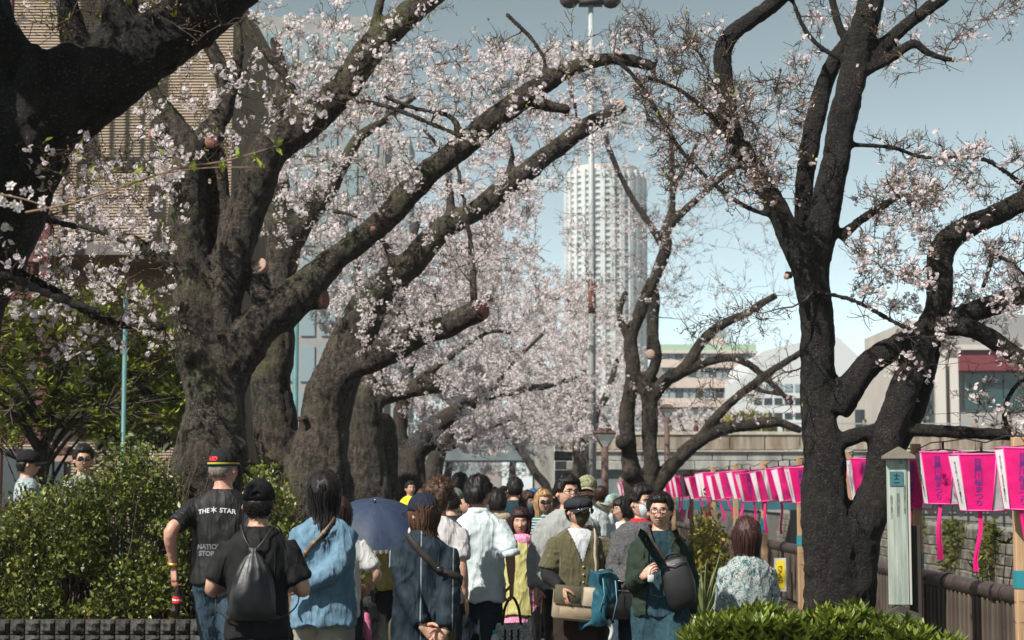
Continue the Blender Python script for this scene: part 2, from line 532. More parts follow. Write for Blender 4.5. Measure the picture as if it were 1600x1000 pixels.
def asphalt():
    m = bpy.data.materials.new('asphalt'); m.use_nodes = True
    n = m.node_tree.nodes; l = m.node_tree.links; b = n['Principled BSDF']
    b.inputs['Roughness'].default_value = 0.9; b.inputs['Specular IOR Level'].default_value = 0.2
    tc = n.new('ShaderNodeTexCoord')
    a = n.new('ShaderNodeTexNoise'); a.inputs['Scale'].default_value = 220; a.inputs['Detail'].default_value = 4; l.new(tc.outputs['Object'], a.inputs['Vector'])
    c = n.new('ShaderNodeTexNoise'); c.inputs['Scale'].default_value = 0.8; c.inputs['Detail'].default_value = 6; l.new(tc.outputs['Object'], c.inputs['Vector'])
    ad = n.new('ShaderNodeMath'); ad.operation = 'ADD'; l.new(a.outputs['Fac'], ad.inputs[0]); l.new(c.outputs['Fac'], ad.inputs[1])
    r = n.new('ShaderNodeValToRGB'); r.color_ramp.elements[0].position = 0.35; r.color_ramp.elements[1].position = 1.0
    mr = n.new('ShaderNodeMath'); mr.operation = 'MULTIPLY'; mr.inputs[1].default_value = 0.65; l.new(ad.outputs[0], mr.inputs[0])
    r.color_ramp.elements[0].color = (0.055, 0.052, 0.05, 1); r.color_ramp.elements[1].color = (0.17, 0.16, 0.155, 1)
    l.new(mr.outputs[0], r.inputs['Fac']); l.new(r.outputs[0], b.inputs['Base Color'])
    bp = n.new('ShaderNodeBump'); bp.inputs['Strength'].default_value = 0.5; bp.inputs['Distance'].default_value = 0.006
    l.new(a.outputs['Fac'], bp.inputs['Height']); l.new(bp.outputs[0], b.inputs['Normal'])
    return m

def sheet(name, x0, x1, y0, y1, z, m, kind='structure'):
    mb = MB(); mb.add([(x0, y0, z), (x1, y0, z), (x1, y1, z), (x0, y1, z)], [(0, 1, 2, 3)])
    o = mb.obj(name, m, smooth=False); o['kind'] = kind
    return o

sheet('ground', -4000, WATX0, -60, 7000, 0.0, groundmat())
sheet('ground', WATX1 + 0.9, 4000, -60, 7000, 0.30, mat('far_ground', (0.16, 0.15, 0.14), 0.9, var=0.3, vscale=0.5))
path_o = sheet('path', -2.25, 2.15, -60, 400, 0.006, asphalt())

wm = mat('water', (0.045, 0.055, 0.05), 0.08, 0.5, bump=0.25, bscale=1.5, var=0.3, vscale=0.3)
sheet('river', WATX0 + 0.1, WATX1 + 2.5, -60, 7000, -3.6, wm)

# kerb between the path and the planting strip
mb = MB()
for i in range(60):
    bevbox(mb, (2.15, 6 + i * 1.0, 0), (2.29, 6 + i * 1.0 + 0.985, 0.12), 0.012)
k = mb.obj('kerb', mat('kerb_stone', (0.26, 0.25, 0.23), 0.9, var=0.35, vscale=6, bump=0.4), smooth=False); k['kind'] = 'structure'

# near quay wall under the railing
mb = MB(); box(mb, (WATX0 - 0.25, -60, -4.5), (WATX0 + 0.12, 1500, 0.10))
q = mb.obj('quay_wall', mat('quay', (0.22, 0.21, 0.19), 0.9, var=0.4, vscale=2, bump=0.4), smooth=False)
tag(q, 'concrete quay edge below the brown river railing', 'wall')

# opposite bank: battered stone wall of large blocks
conc = mat('bank_blocks', (0.20, 0.18, 0.15), 0.92, 0.15, var=0.55, vscale=1.4, bump=0.5, bscale=14, var2=(0.06, 0.055, 0.045), obj_var=0.22, stretch=(1, 1, 0.3), coords='Object', bdist=0.04)
bank = empty('bank_wall', (WATX1, 90, -4.2), 'battered grey block wall of the far river bank with green creepers', 'wall')
mb = MB()
def batter(z): return (0.3 - z) * 0.16
mb.add([(WATX1 - 0 - 4.5 * 0.16 + 0.12, -60, -4.2), (WATX1 - 4.5 * 0.16 + 0.12, 2000, -4.2), (WATX1 + 0.12, 2000, 0.3), (WATX1 + 0.12, -60, 0.3)], [(0, 1, 2, 3)])
mb.v[-1] = mb.v[-1] - np.array((WATX1, 90, -4.2))
mb.obj('wall_core', mat('bank_core', (0.10, 0.095, 0.085), 0.95, var=0.4, vscale=3), bank, smooth=False)
mb = MB(); box(mb, (WATX1 - 0.05, -60, 0.28), (WATX1 + 0.9, 2000, 0.42)); mb.v[-1] = mb.v[-1] - np.array((WATX1, 90, -4.2))
mb.obj('coping', mat('coping', (0.30, 0.29, 0.26), 0.9, var=0.4, vscale=2, bump=0.3), bank, smooth=False)
blk = []
for s in range(3):
    mb = MB(); bevbox(mb, (-0.10, -0.60, -0.17), (0.10, 0.60, 0.17), 0.03)
    V = mb.v[0]; V += vnoise(V, 3.0, s)[:, None] * 0.02
    blk.append(mb.mesh('block', False)); blk[-1].materials.append(conc)
cnt = 0
rest = MB()
for r in range(8):
    z = 0.10 - r * 0.36
    for i in range(46):
        y = 54 + i * 1.24 + (0.6 if r % 2 else 0)
        x = WATX1 - batter(z) + 0.05
        if cnt < 290 and y < 100:
            o = mkobj('block', blk[(i * 7 + r * 3) % 3], None, bank)
            o.location = (x - WATX1 + random.uniform(-0.015, 0.015), y - 90, z + 4.2); cnt += 1
        else:
            bevbox(rest, (x - WATX1 - 0.10, y - 90 - 0.6, z + 4.2 - 0.17), (x - WATX1 + 0.10, y - 90 + 0.6, z + 4.2 + 0.17), 0.03)
if rest.n: rest.obj('block_courses', conc, bank, smooth=False, kind='stuff')

# iron railing along the far bank with hanging cloth swags
fr = empty('bank_railing', (WATX1 + 0.3, 90, 0.42), 'dark low railing along the top of the far bank wall', 'railing')
ironm = mat('dark_iron', (0.018, 0.018, 0.02), 0.6, 0.4)
mb = MB()
box(mb, (-0.03, -40, 0.75), (0.03, 60, 0.82)); box(mb, (-0.025, -40, 0.08), (0.025, 60, 0.13))
mb.obj('rail', ironm, fr, smooth=False)
for i in range(34):
    mb = MB(); box(mb, (-0.035, -0.035, 0), (0.035, 0.035, 0.9))
    o = mb.obj('post', ironm, fr, smooth=False); o.location = (0, -38 + i * 2.4, 0)
mb = MB()
for i in range(34):
    for j in range(9):
        t0, t1 = j / 9, (j + 1) / 9
        f = lambda t: 0.75 - 0.10 - 0.42 * (1 - (2 * t - 1) ** 2)
        y0 = -38 + i * 2.4
        mb.add([(0.02, y0 + t0 * 2.4, 0.76), (0.02, y0 + t1 * 2.4, 0.76), (0.02, y0 + t1 * 2.4, f(t1)), (0.02, y0 + t0 * 2.4, f(t0))], [(0, 1, 2, 3)])
mb.obj('netting', mat('dark_net', (0.03, 0.03, 0.035), 0.8), fr, smooth=False)

# ---- bridge over the path and the river
BY = 95.0
br = empty('bridge', (2.0, BY, 0.0), 'grey concrete bridge crossing over the path and the river', 'bridge')
bgrey = mat('bridge_grey', (0.16, 0.19, 0.20), 0.8, var=0.35, vscale=0.9, bump=0.2, bscale=8)
bconc = mat('bridge_concrete', (0.33, 0.32, 0.29), 0.9, var=0.45, vscale=1.1, bump=0.3, bscale=9, stretch=(1, 1, 0.25), var2=(0.13, 0.125, 0.115), obj_var=0.12)
brust = mat('bridge_rust', (0.30, 0.27, 0.22), 0.9, var=0.6, vscale=2.2, stretch=(1.2, 1, 0.15), var2=(0.12, 0.075, 0.045), obj_var=0.15)
bteal = mat('bridge_teal', (0.03, 0.11, 0.14), 0.55, var=0.2, vscale=2)
def bpart(name, lo, hi, m, bev=None):
    mb = MB(); lo = np.array(lo) - (2.0, BY, 0); hi = np.array(hi) - (2.0, BY, 0)
    (bevbox(mb, lo, hi, bev) if bev else box(mb, lo, hi))
    return mb.obj(name, m, br, smooth=False)
bpart('deck', (-30, BY + 0.5, 3.25), (46, BY + 9, 3.6), bgrey)
bpart('girder', (-9, BY + 0.1, 3.15), (1.15, BY + 0.5, 4.3), bgrey)
bpart('girder_flange', (-9, BY - 0.1, 3.05), (1.15, BY + 0.5, 3.147), mat('bridge_dark', (0.02, 0.025, 0.03), 0.6))
bpart('pier', (1.15, BY - 0.6, 0.0), (2.15, BY + 9, 4.6), bconc)
bpart('abutment', (-9, BY - 0.4, 0.0), (-4.4, BY + 9, 3.04), bconc)
for i in range(24):                          # parapet panels of the river span
    x = 2.2 + i * 1.8
    bpart('parapet_panel', (x, BY, 3.68), (x + 1.76, BY + 0.25, 4.45), brust, 0.03)
for r in range(2):
    for i in range(24):
        x = 2.2 + i * 1.8 + (0.9 if r else 0)
        bpart('facing_panel', (x, BY + 0.02, 2.66 + r * 0.46), (x + 1.765, BY + 0.3, 3.10 + r * 0.46), bconc, 0.03)
bpart('parapet_cap', (2.2, BY - 0.08, 4.455), (46, BY + 0.35, 4.62), mat('bridge_cap', (0.42, 0.38, 0.32), 0.85, var=0.3, vscale=2))
bpart('pipe', (2.2, BY - 0.12, 3.585), (46, BY - 0.02, 3.66), mat('bridge_cap', None or (0.4, 0.4, 0.38)))
bpart('river_girder', (2.2, BY + 0.35, 1.1), (46, BY + 0.8, 2.65), bgrey)
bpart('river_girder_flange', (2.2, BY + 0.1, 0.62), (46, BY + 0.9, 1.08), bteal)
bpart('river_pier', (15.4, BY + 0.9, -4), (16.4, BY + 8, 3.2), bconc)
# handrail on the bridge
mb = MB()
for i in range(60):
    x = -28 + i * 1.2
    box(mb, (x - 2, 0.12, 4.3 if x < 2 else 4.6), (x - 2 + 0.05, 0.17, 5.0))
box(mb, (-30, 0.11, 5.0), (44, 0.18, 5.06))
mb.obj('handrail', mat('bridge_handrail', (0.25, 0.27, 0.27), 0.5), br, smooth=False)

# ------------------------------------------------------------------ buildings
def part(root, name, lo, hi, m, bev=None, kind=None):
    """box part given in world coordinates"""
    c = np.array(root.location)
    mb = MB(); lo = np.array(lo, float) - c; hi = np.array(hi, float) - c
    (bevbox(mb, lo, hi, bev) if bev else box(mb, lo, hi))
    return mb.obj(name, m, root, smooth=False, kind=kind)

glass_dark = mat('window_glass', (0.03, 0.045, 0.05), 0.12, 0.6)
glass_pale = mat('window_glass_pale', (0.20, 0.26, 0.28), 0.35, 0.6)

# the tan building with fine horizontal siding on the left
tb = empty('tan_building', (-9.0, 33, 0), 'tan building with fine horizontal siding and an overhanging upper floor', 'building')
tanm = mat('tan_siding', (0.30, 0.235, 0.175), 0.8, var=0.22, vscale=1.2, bump=0.1)
tand = mat('tan_wall', (0.20, 0.15, 0.105), 0.85, var=0.2, vscale=1.5)
part(tb, 'wall', (-14.5, 32.06, 5.72), (-4.92, 38, 10.6), tand)
part(tb, 'lower_wall', (-14.5, 34.06, 0), (-5.1, 38, 5.7), tand)
for (x0, x1, yf, z0, z1, nm) in ((-14.5, -7.9, 32.0, 5.95, 10.6, 'siding'), (-7.86, -4.92, 32.0, 5.95, 10.6, 'siding'), (-14.5, -5.1, 34.0, 0.0, 5.7, 'lower_siding')):
    mb = MB()
    z = z0
    while z < z1 - 0.01:                      # each board a thin lapped wedge
        mb.add(np.array([(x0, yf + 0.07, z), (x1, yf + 0.07, z), (x1, yf + 0.03, z), (x0, yf + 0.03, z), (x0, yf + 0.055, z + 0.05), (x1, yf + 0.055, z + 0.05)]) - np.array(tb.location),
               [(0, 1, 2, 3), (3, 2, 5, 4)])
        z += 0.052
    mb.obj(nm, tanm, tb, smooth=False, kind='stuff')
part(tb, 'eave_beam', (-14.5, 31.93, 5.72), (-4.9, 32.06, 5.94), mat('eave_grey', (0.14, 0.13, 0.12), 0.7))
part(tb, 'corner_trim', (-7.91, 31.95, 5.95), (-7.85, 32.02, 10.6), mat('tan_trim', (0.16, 0.12, 0.09), 0.7))
for x in (-13.2, -11.4, -7.4, -5.9):
    w = part(tb, 'window', (x - 0.34, 33.93, 3.9), (x + 0.42, 34.0, 5.0), glass_dark)
    f = part(tb, 'window_sill', (x - 0.4, 33.86, 3.82), (x + 0.48, 34.0, 3.9), mat('sill', (0.25, 0.23, 0.2), 0.7))
part(tb, 'doorway', (-9.6, 33.93, 0), (-8.2, 34.0, 2.4), glass_dark)
# maroon steel lattice stair frame in front of it
ml = empty('steel_frame', (-8.8, 30, 0), 'maroon steel lattice frame standing before the tan building', 'steel frame')
mar = mat('maroon_steel', (0.135, 0.045, 0.048), 0.55, var=0.25, vscale=3)
for x in (-9.6, -8.33, -7.62):
    part(ml, 'column', (x - 0.08, 29.9, 0), (x + 0.08, 30.06, 14 if x < -8 else 6.2), mar)
for z in (2.4, 4.75, 5.35, 6.2, 10.4, 13.2):
    part(ml, 'beam', (-9.6, 29.92, z), (-7.6 if z < 6.5 else -8.3, 30.04, z + 0.09), mar)
for k in range(6):
    part(ml, 'baluster', (-9.35 + k * 0.3, 29.95, 4.84), (-9.31 + k * 0.3, 30.0, 6.2), mar)
for k in range(5):
    part(ml, 'baluster', (-9.45 + k * 0.27, 29.95, 10.5), (-9.41 + k * 0.27, 30.0, 13.2), mar)

# grey glazed block behind the left trees
gb = empty('grey_building', (-12, 116, 0), 'tall grey glazed block rising behind the left cherry trees', 'building')
part(gb, 'wall', (-20, 115, 0), (-8.0, 122, 31.5), mat('grey_wall', (0.27, 0.27, 0.265), 0.8, var=0.2, vscale=0.4))
for r in range(9):
    for c in range(9):
        part(gb, 'window', (-19.6 + c * 1.28, 114.9, 5.5 + r * 2.85), (-18.7 + c * 1.28, 115.0, 7.7 + r * 2.85), glass_pale)

# brown tower blocks far down the river
for (u0, u1, v0, Y, col, lab, nm) in ((742, 783, 352, 260, (0.28, 0.24, 0.22), 'slim brown tower block far behind the blossom', 'tower_block'),
                                  (694, 741, 378, 300, (0.30, 0.32, 0.32), 'pale grey block beside the slim brown tower', 'tower_block'),
                                  (560, 640, 210, 320, (0.30, 0.31, 0.31), 'tall grey slab far behind the left trees', 'tower_block')):
    a = P(u0, v0, Y); b = P(u1, v0, Y)
    t = empty(nm, (a[0], Y, 0), lab, 'building')
    part(t, 'wall', (a[0], Y, 0), (b[0], Y + 18, a[2]), mat(lab[:12], col, 0.85, var=0.15, vscale=0.3))
    mb = MB(); nc = max(3, int((b[0] - a[0]) / 1.6)); nf = int(a[2] / 3.1)
    for r in range(nf):
        for c in range(nc):
            x = a[0] + (c + 0.2) * (b[0] - a[0]) / nc
            box(mb, (x - a[0], -0.06, r * 3.1 + 1.0), (x - a[0] + 0.6 * (b[0] - a[0]) / nc, 0.02, r * 3.1 + 2.4))
    mb.obj('windows', glass_pale, t, smooth=False, kind='stuff')

# round white high-rise
TY = 900.0
ta = P(884, 262, TY); tbb = P(1014, 262, TY)
tcx = (ta[0] + tbb[0]) / 2; tr_ = (tbb[0] - ta[0]) / 2; tz = ta[2]
hr = empty('round_tower', (tcx, TY + tr_, 0), 'round white high-rise with a grid of square windows', 'tower')
mb = MB(); rings = [ell(0, 0, z, tr_ * 0.955, tr_ * 0.955, 60, 2.0) for z in (0, tz - 1)]
loft(mb, rings); mb.obj('glazing', mat('tower_glass', (0.10, 0.19, 0.21), 0.5, 0.3, var=0.4, vscale=0.4), hr)
tw = mat('tower_white', (0.50, 0.51, 0.50), 0.8, var=0.08, vscale=0.1)
twp = mat('tower_pinkish', (0.58, 0.52, 0.48), 0.8, var=0.08, vscale=0.1)
mb = MB(); mb2 = MB()
nfl = 52; fh = tz / nfl
for i in range(nfl):
    z0 = i * fh
    rr = [ell(0, 0, z0 - 0.02, tr_ * 0.985, tr_ * 0.985, 60, 2.0), ell(0, 0, z0 + fh * 0.46, tr_ * 0.985, tr_ * 0.985, 60, 2.0)]
    loft(mb if i > 26 or i % 2 else mb2, rr)
mb.obj('floor_bands', tw, hr, smooth=False, kind='stuff'); mb2.obj('floor_bands_pink', twp, hr, smooth=False, kind='stuff')
mb = MB()
for k in range(26):
    a = k * 2 * math.pi / 26
    w = 1.15
    box(mb, (-w, -0.9, 0), (w, 0.9, tz * (1.0 if k % 3 else 1.0)), M=TR((math.cos(a) * tr_ * 0.975, math.sin(a) * tr_ * 0.975, 0), (0, 0, a + math.pi / 2)))
mb.obj('columns', tw, hr, smooth=False, kind='stuff')
mb = MB(); loft(mb, [ell(0, 0, z, tr_ * 0.8, tr_ * 0.8, 40, 2.0) for z in (tz - 1, tz + 3)]); mb.obj('roof_drum', twp, hr, smooth=False)

# banded pink office block on the far bank
pk = empty('pink_building', (22, 172, 0.3), 'pale pink office block with dark horizontal window bands', 'building')
pkm = mat('pink_wall', (0.52, 0.43, 0.38), 0.85, var=0.12, vscale=0.5)
Yp = 170.0
def XZ(u, v, Y):
    q = P(u, v, Y); return q[0], q[2]
x0, z0 = XZ(1036, 680, Yp); x1, ztop = XZ(1182, 548, Yp)
part(pk, 'wall', (x0, Yp + 0.4, 0.3), (x1, Yp + 14, ztop), mat('pink_core', (0.20, 0.18, 0.17), 0.8))
levels = [(680, 652), (636, 622), (606, 590), (574, 562), (552, 548)]
for (va, vb) in levels:
    za = XZ(1036, va, Yp)[1]; zb = XZ(1036, vb, Yp)[1]
    part(pk, 'parapet_band', (x0 - 0.15, Yp, za), (x1 + 0.15, Yp + 0.4, zb), pkm)
for (va, vb) in ((652, 636), (622, 606), (590, 574), (562, 552)):
    za = XZ(1036, va, Yp)[1]; zb = XZ(1036, vb, Yp)[1]
    n = 14
    for c in range(n):
        xa = x0 + (x1 - x0) * c / n
        part(pk, 'window', (xa + 0.05, Yp + 0.28, za), (xa + (x1 - x0) / n - 0.05, Yp + 0.4, zb), glass_pale if (c * 7 + int(va)) % 3 else glass_dark)
part(pk, 'roof_edge', (x0 - 0.1, Yp + 0.1, ztop), (x1, Yp + 12, ztop + 0.6), mat('green_roof', (0.30, 0.42, 0.31), 0.8))
xa, za = XZ(1104, 548, Yp + 4); xb, zb = XZ(1134, 527, Yp + 4)
part(pk, 'plant_room', (xa, Yp + 4, ztop + 0.6), (xb, Yp + 9, zb), pkm)
part(pk, 'plant_room_top', (xa - 0.05, Yp + 3.95, zb), (xb + 0.05, Yp + 9, zb + 0.7), mat('slate', (0.22, 0.25, 0.27), 0.6))

# white hall with curved roof
wb = empty('white_hall', (27, 150, 0.3), 'white hall with a curved roof behind the right cherry tree', 'building')
whm = mat('white_wall', (0.50, 0.52, 0.52), 0.7, var=0.06, vscale=0.4)
Yw = 150.0
mb = MB()
prof = [(1168, 690), (1168, 585), (1176, 560), (1192, 549), (1220, 541), (1260, 533), (1310, 527), (1345, 560), (1345, 690)]
pts = np.array([P(u, v, Yw) for u, v in prof]) - np.array(wb.location)
r0 = pts; r1 = pts + np.array((0, 16, 0))
loft(mb, [r1, r0]); mb.obj('hall', whm, wb, smooth=False)
for row, (va, vb, n) in enumerate(((655, 645, 7), (632, 622, 7), (612, 600, 5))):
    for c in range(n):
        ua = 1178 + c * 16
        a = P(ua, va, Yw); b = P(ua + 12, vb, Yw)
        part(wb, 'window', (a[0], Yw - 0.06, a[2]), (b[0], Yw + 0.02, b[2]), glass_dark if row < 2 else glass_pale)
part(wb, 'canopy', (P(1172, 0, Yw)[0], Yw - 1.5, P(0, 668, Yw)[2]), (P(1260, 0, Yw)[0], Yw - 0.1, P(0, 660, Yw)[2]), whm)

# beige hall and maroon glazed pavilion on the right
bh = empty('beige_hall', (24, 125, 0.3), 'beige hall with a sloping roof seen between the right trunks', 'building')
bem = mat('beige_wall', (0.40, 0.37, 0.33), 0.85, var=0.15, vscale=0.5)
Yb = 125.0
pts = np.array([P(u, v, Yb) for u, v in [(1318, 692), (1318, 630), (1340, 600), (1400, 558), (1456, 540), (1456, 692)]]) - np.array(bh.location)
mb = MB(); loft(mb, [pts + np.array((0, 14, 0)), pts]); mb.obj('hall', bem, bh, smooth=False)
for k in range(4):
    a = P(1336 + k * 26, 668, Yb); b = P(1350 + k * 26, 640, Yb)
    part(bh, 'window', (a[0], Yb - 0.05, a[2]), (b[0], Yb + 0.02, b[2]), glass_dark)
gl = empty('glazed_pavilion', (28, 112, 0.3), 'pavilion with maroon roof band, pale columns and green glass', 'building')
Yg = 110.0
def gpart(name, u0, v0, u1, v1, m, d0=0.0, d1=0.3):
    a = P(u0, v0, Yg); b = P(u1, v1, Yg)
    return part(gl, name, (a[0], Yg + d0, min(a[2], b[2])), (b[0], Yg + d1, max(a[2], b[2])), m)
gpart('wall', 1424, 692, 1700, 500, bem, 0.3, 14)
gpart('roof_band', 1496, 580, 1700, 548, mat('maroon_band', (0.15, 0.035, 0.045), 0.6), -0.6, 0.28)
gpart('roof_edge', 1490, 548, 1700, 540, mat('pale_edge', (0.45, 0.42, 0.38), 0.7), -0.8, 0.28)
gpart('upper_wall', 1460, 539, 1700, 492, mat('grey_upper', (0.24, 0.235, 0.23), 0.8), -0.3, 0.28)
for k in range(6):
    gpart('glazing', 1508 + k * 31, 640, 1508 + k * 31 + 28, 584, mat('green_glass', (0.02, 0.055, 0.055), 0.1, 0.6), 0.1, 0.28)
for u in (1466, 1486): gpart('column', u, 692, u + 9, 560, mat('pale_column', (0.52, 0.49, 0.44), 0.8), -0.3, 0.28)
for k in range(3): gpart('slit_window', 1436 + k * 9, 668, 1441 + k * 9, 596, glass_dark, 0.2, 0.28)
gpart('terrace_wall', 1496, 692, 1700, 645, mat('terrace', (0.30, 0.29, 0.27), 0.85), -0.2, 0.28)

# ------------------------------------------------------------------ spring haze
mb = MB(); box(mb, (-900, -60, -6), (900, 1010, 172))
hm = bpy.data.materials.new('haze_air'); hm.use_nodes = True; hn = hm.node_tree.nodes
hn.remove(hn['Principled BSDF']); hv = hn.new('ShaderNodeVolumePrincipled'); hv.inputs['Color'].default_value = (0.86, 0.93, 0.96, 1); hv.inputs['Density'].default_value = 0.00026
hm.node_tree.links.new(hv.outputs[0], hn['Material Output'].inputs['Volume'])
hz_ = mb.obj('haze', hm, smooth=False); hz_['kind'] = 'stuff'; tag(hz_, 'thin pale spring haze over the whole scene')
# ------------------------------------------------------------------ cherry trees
bark_a = barkmat('bark_old', (0.006, 0.0045, 0.004), (0.095, 0.074, 0.058), moss=0.7, lich=0.6, rings=0.5, speck=0.3)
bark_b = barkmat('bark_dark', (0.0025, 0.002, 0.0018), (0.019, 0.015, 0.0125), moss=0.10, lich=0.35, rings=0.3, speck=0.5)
bark_c = barkmat('bark_far', (0.014, 0.011, 0.009), (0.062, 0.047, 0.038), moss=0.3, lich=0.3, rings=0.4)
twigm = mat('twig_bark', (0.075, 0.052, 0.042), 0.75, 0.3, var=0.45, vscale=9)
def petalmat():
    m = bpy.data.materials.new('petals'); m.use_nodes = True
    n = m.node_tree.nodes; l = m.node_tree.links; b = n['Principled BSDF']
    b.inputs['Roughness'].default_value = 0.7; b.inputs['Specular IOR Level'].default_value = 0.15
    a = n.new('ShaderNodeVertexColor'); a.layer_name = 'Col'
    l.new(a.outputs[0], b.inputs['Base Color'])
    t = n.new('ShaderNodeBsdfTranslucent'); l.new(a.outputs[0], t.inputs['Color'])
    ms = n.new('ShaderNodeMixShader'); ms.inputs[0].default_value = 0.5
    l.new(b.outputs[0], ms.inputs[1]); l.new(t.outputs[0], ms.inputs[2]); l.new(ms.outputs[0], n['Material Output'].inputs['Surface'])
    return m
petal = petalmat()
budm = mat('bud_scales', (0.20, 0.085, 0.055), 0.65, 0.3, var=0.5, vscale=20, var2=(0.16, 0.12, 0.035))
youngleaf = leafmat('young_leaf', [(0.16, 0.13, 0.03), (0.22, 0.24, 0.04), (0.30, 0.34, 0.06)], 0.5, 0.3, 0.35)
cutm = mat('cut_wood', (0.26, 0.12, 0.10), 0.85, 0.1, var=0.5, vscale=26, bump=0.3)
cutpale = mat('cut_wood_pale', (0.36, 0.25, 0.19), 0.85, 0.1, var=0.4, vscale=14, bump=0.3)

def rot_to(nrm, spin):
    """batch rotation matrices whose z axis is nrm"""
    z = norm(nrm); ref = np.where(np.abs(z[:, 2:3]) < 0.9, np.array((0, 0, 1.0)), np.array((1.0, 0, 0)))
    x = norm(np.cross(ref, z)); y = np.cross(z, x)
    c, s = np.cos(spin)[:, None], np.sin(spin)[:, None]
    return np.stack([x * c + y * s, -x * s + y * c, z], -1)

def scatter(mb, tv, tf, pos, nrm, size, spin=None, mi=0, tcol=None, tint=None):
    pos = np.asarray(pos, float)
    B = len(pos)
    if B == 0: return
    if spin is None: spin = RNG.uniform(0, 2 * math.pi, B)
    R = rot_to(np.asarray(nrm, float), spin)
    V = np.einsum('bij,kj->bki', R, tv) * np.asarray(size, float).reshape(B, 1, 1) + pos[:, None, :]
    F = (np.asarray(tf)[None] + (np.arange(B) * len(tv))[:, None, None]).reshape(-1, np.asarray(tf).shape[1])
    col = None
    if tcol is not None:
        col = np.tile(tcol[None], (B, 1, 1))
        if tint is not None: col = col * tint[:, None, :]
        col = np.clip(col.reshape(-1, 3), 0, 1)
    mb.add(V.reshape(-1, 3), F, mi, col)

def flower_template():
    v = []; f = []; c = []
    for k in range(5):
        a = k * 2 * math.pi / 5
        def pt(r, da, z): return (r * math.cos(a + da), r * math.sin(a + da), z)
        i = len(v)
        v += [pt(0.06, 0, 0), pt(0.66, -0.50, 0.20), pt(1.0, 0, 0.30), pt(0.66, 0.50, 0.20)]
        f.append((i, i + 1, i + 2, i + 3))
        c += [(0.76, 0.58, 0.56), (0.92, 0.905, 0.895), (0.94, 0.93, 0.925), (0.92, 0.905, 0.895)]
    return np.array(v), np.array(f), np.array(c)
FLV, FLF, FLC = flower_template()
def flower_light(n):
    v = [(0, 0, 0)]; c = [(0.80, 0.64, 0.62)]; f = []
    h = math.pi / n * 0.80
    for k in range(n):
        a = k * 2 * math.pi / n; i = len(v)
        v += [(0.96 * math.cos(a - h), 0.96 * math.sin(a - h), 0.28), (0.96 * math.cos(a + h), 0.96 * math.sin(a + h), 0.28)]
        c += [(0.92, 0.90, 0.895)] * 2; f.append((0, i, i + 1))
    return np.array(v, float), np.array(f), np.array(c)
FL5 = flower_light(5); FL3 = flower_light(3)
BUDV = np.array([(0, 0, 0), (0.35, 0, 0.5), (-0.17, 0.3, 0.5), (-0.17, -0.3, 0.5), (0, 0, 1.3)])
BUDF = np.array([(0, 1, 4), (0, 2, 4), (0, 3, 4)])
LEAFV = np.array([(0, 0, 0), (0.22, -0.02, 0.4), (0, 0.10, 0.5), (-0.22, -0.02, 0.4), (0, 0.22, 1.0)])
LEAFF = np.array([(0, 1, 2), (0, 2, 3), (1, 4, 2), (2, 4, 3)])

def in_poly(p, poly):
    x, y = p; c = False; n = len(poly)
    for i in range(n):
        x0, y0 = poly[i]; x1, y1 = poly[(i + 1) % n]
        if (y0 > y) != (y1 > y) and x < (x1 - x0) * (y - y0) / (y1 - y0) + x0: c = not c
    return c

def sample_region(poly, Y0, Y1, count):
    us = [p[0] for p in poly]; vs = [p[1] for p in poly]
    out = []
    while len(out) < count:
        u = random.uniform(min(us), max(us)); v = random.uniform(min(vs), max(vs))
        if in_poly((u, v), poly): out.append(P(u, v, random.uniform(Y0, Y1)))
    return np.array(out)

def limb_path(pts, Y):
    q = []
    for t in pts:
        dY = t[3] if len(t) > 3 else 0.0
        w = P(t[0], t[1], Y + dY)
        q.append((w[0], w[1], w[2], 0.5 * t[2] / PXM(Y + dY)))
    q = np.array(q)
    L = np.linalg.norm(np.diff(q[:, :3], axis=0), axis=1).sum()
    return smooth_path(q, max(6, int(L / 0.07)))

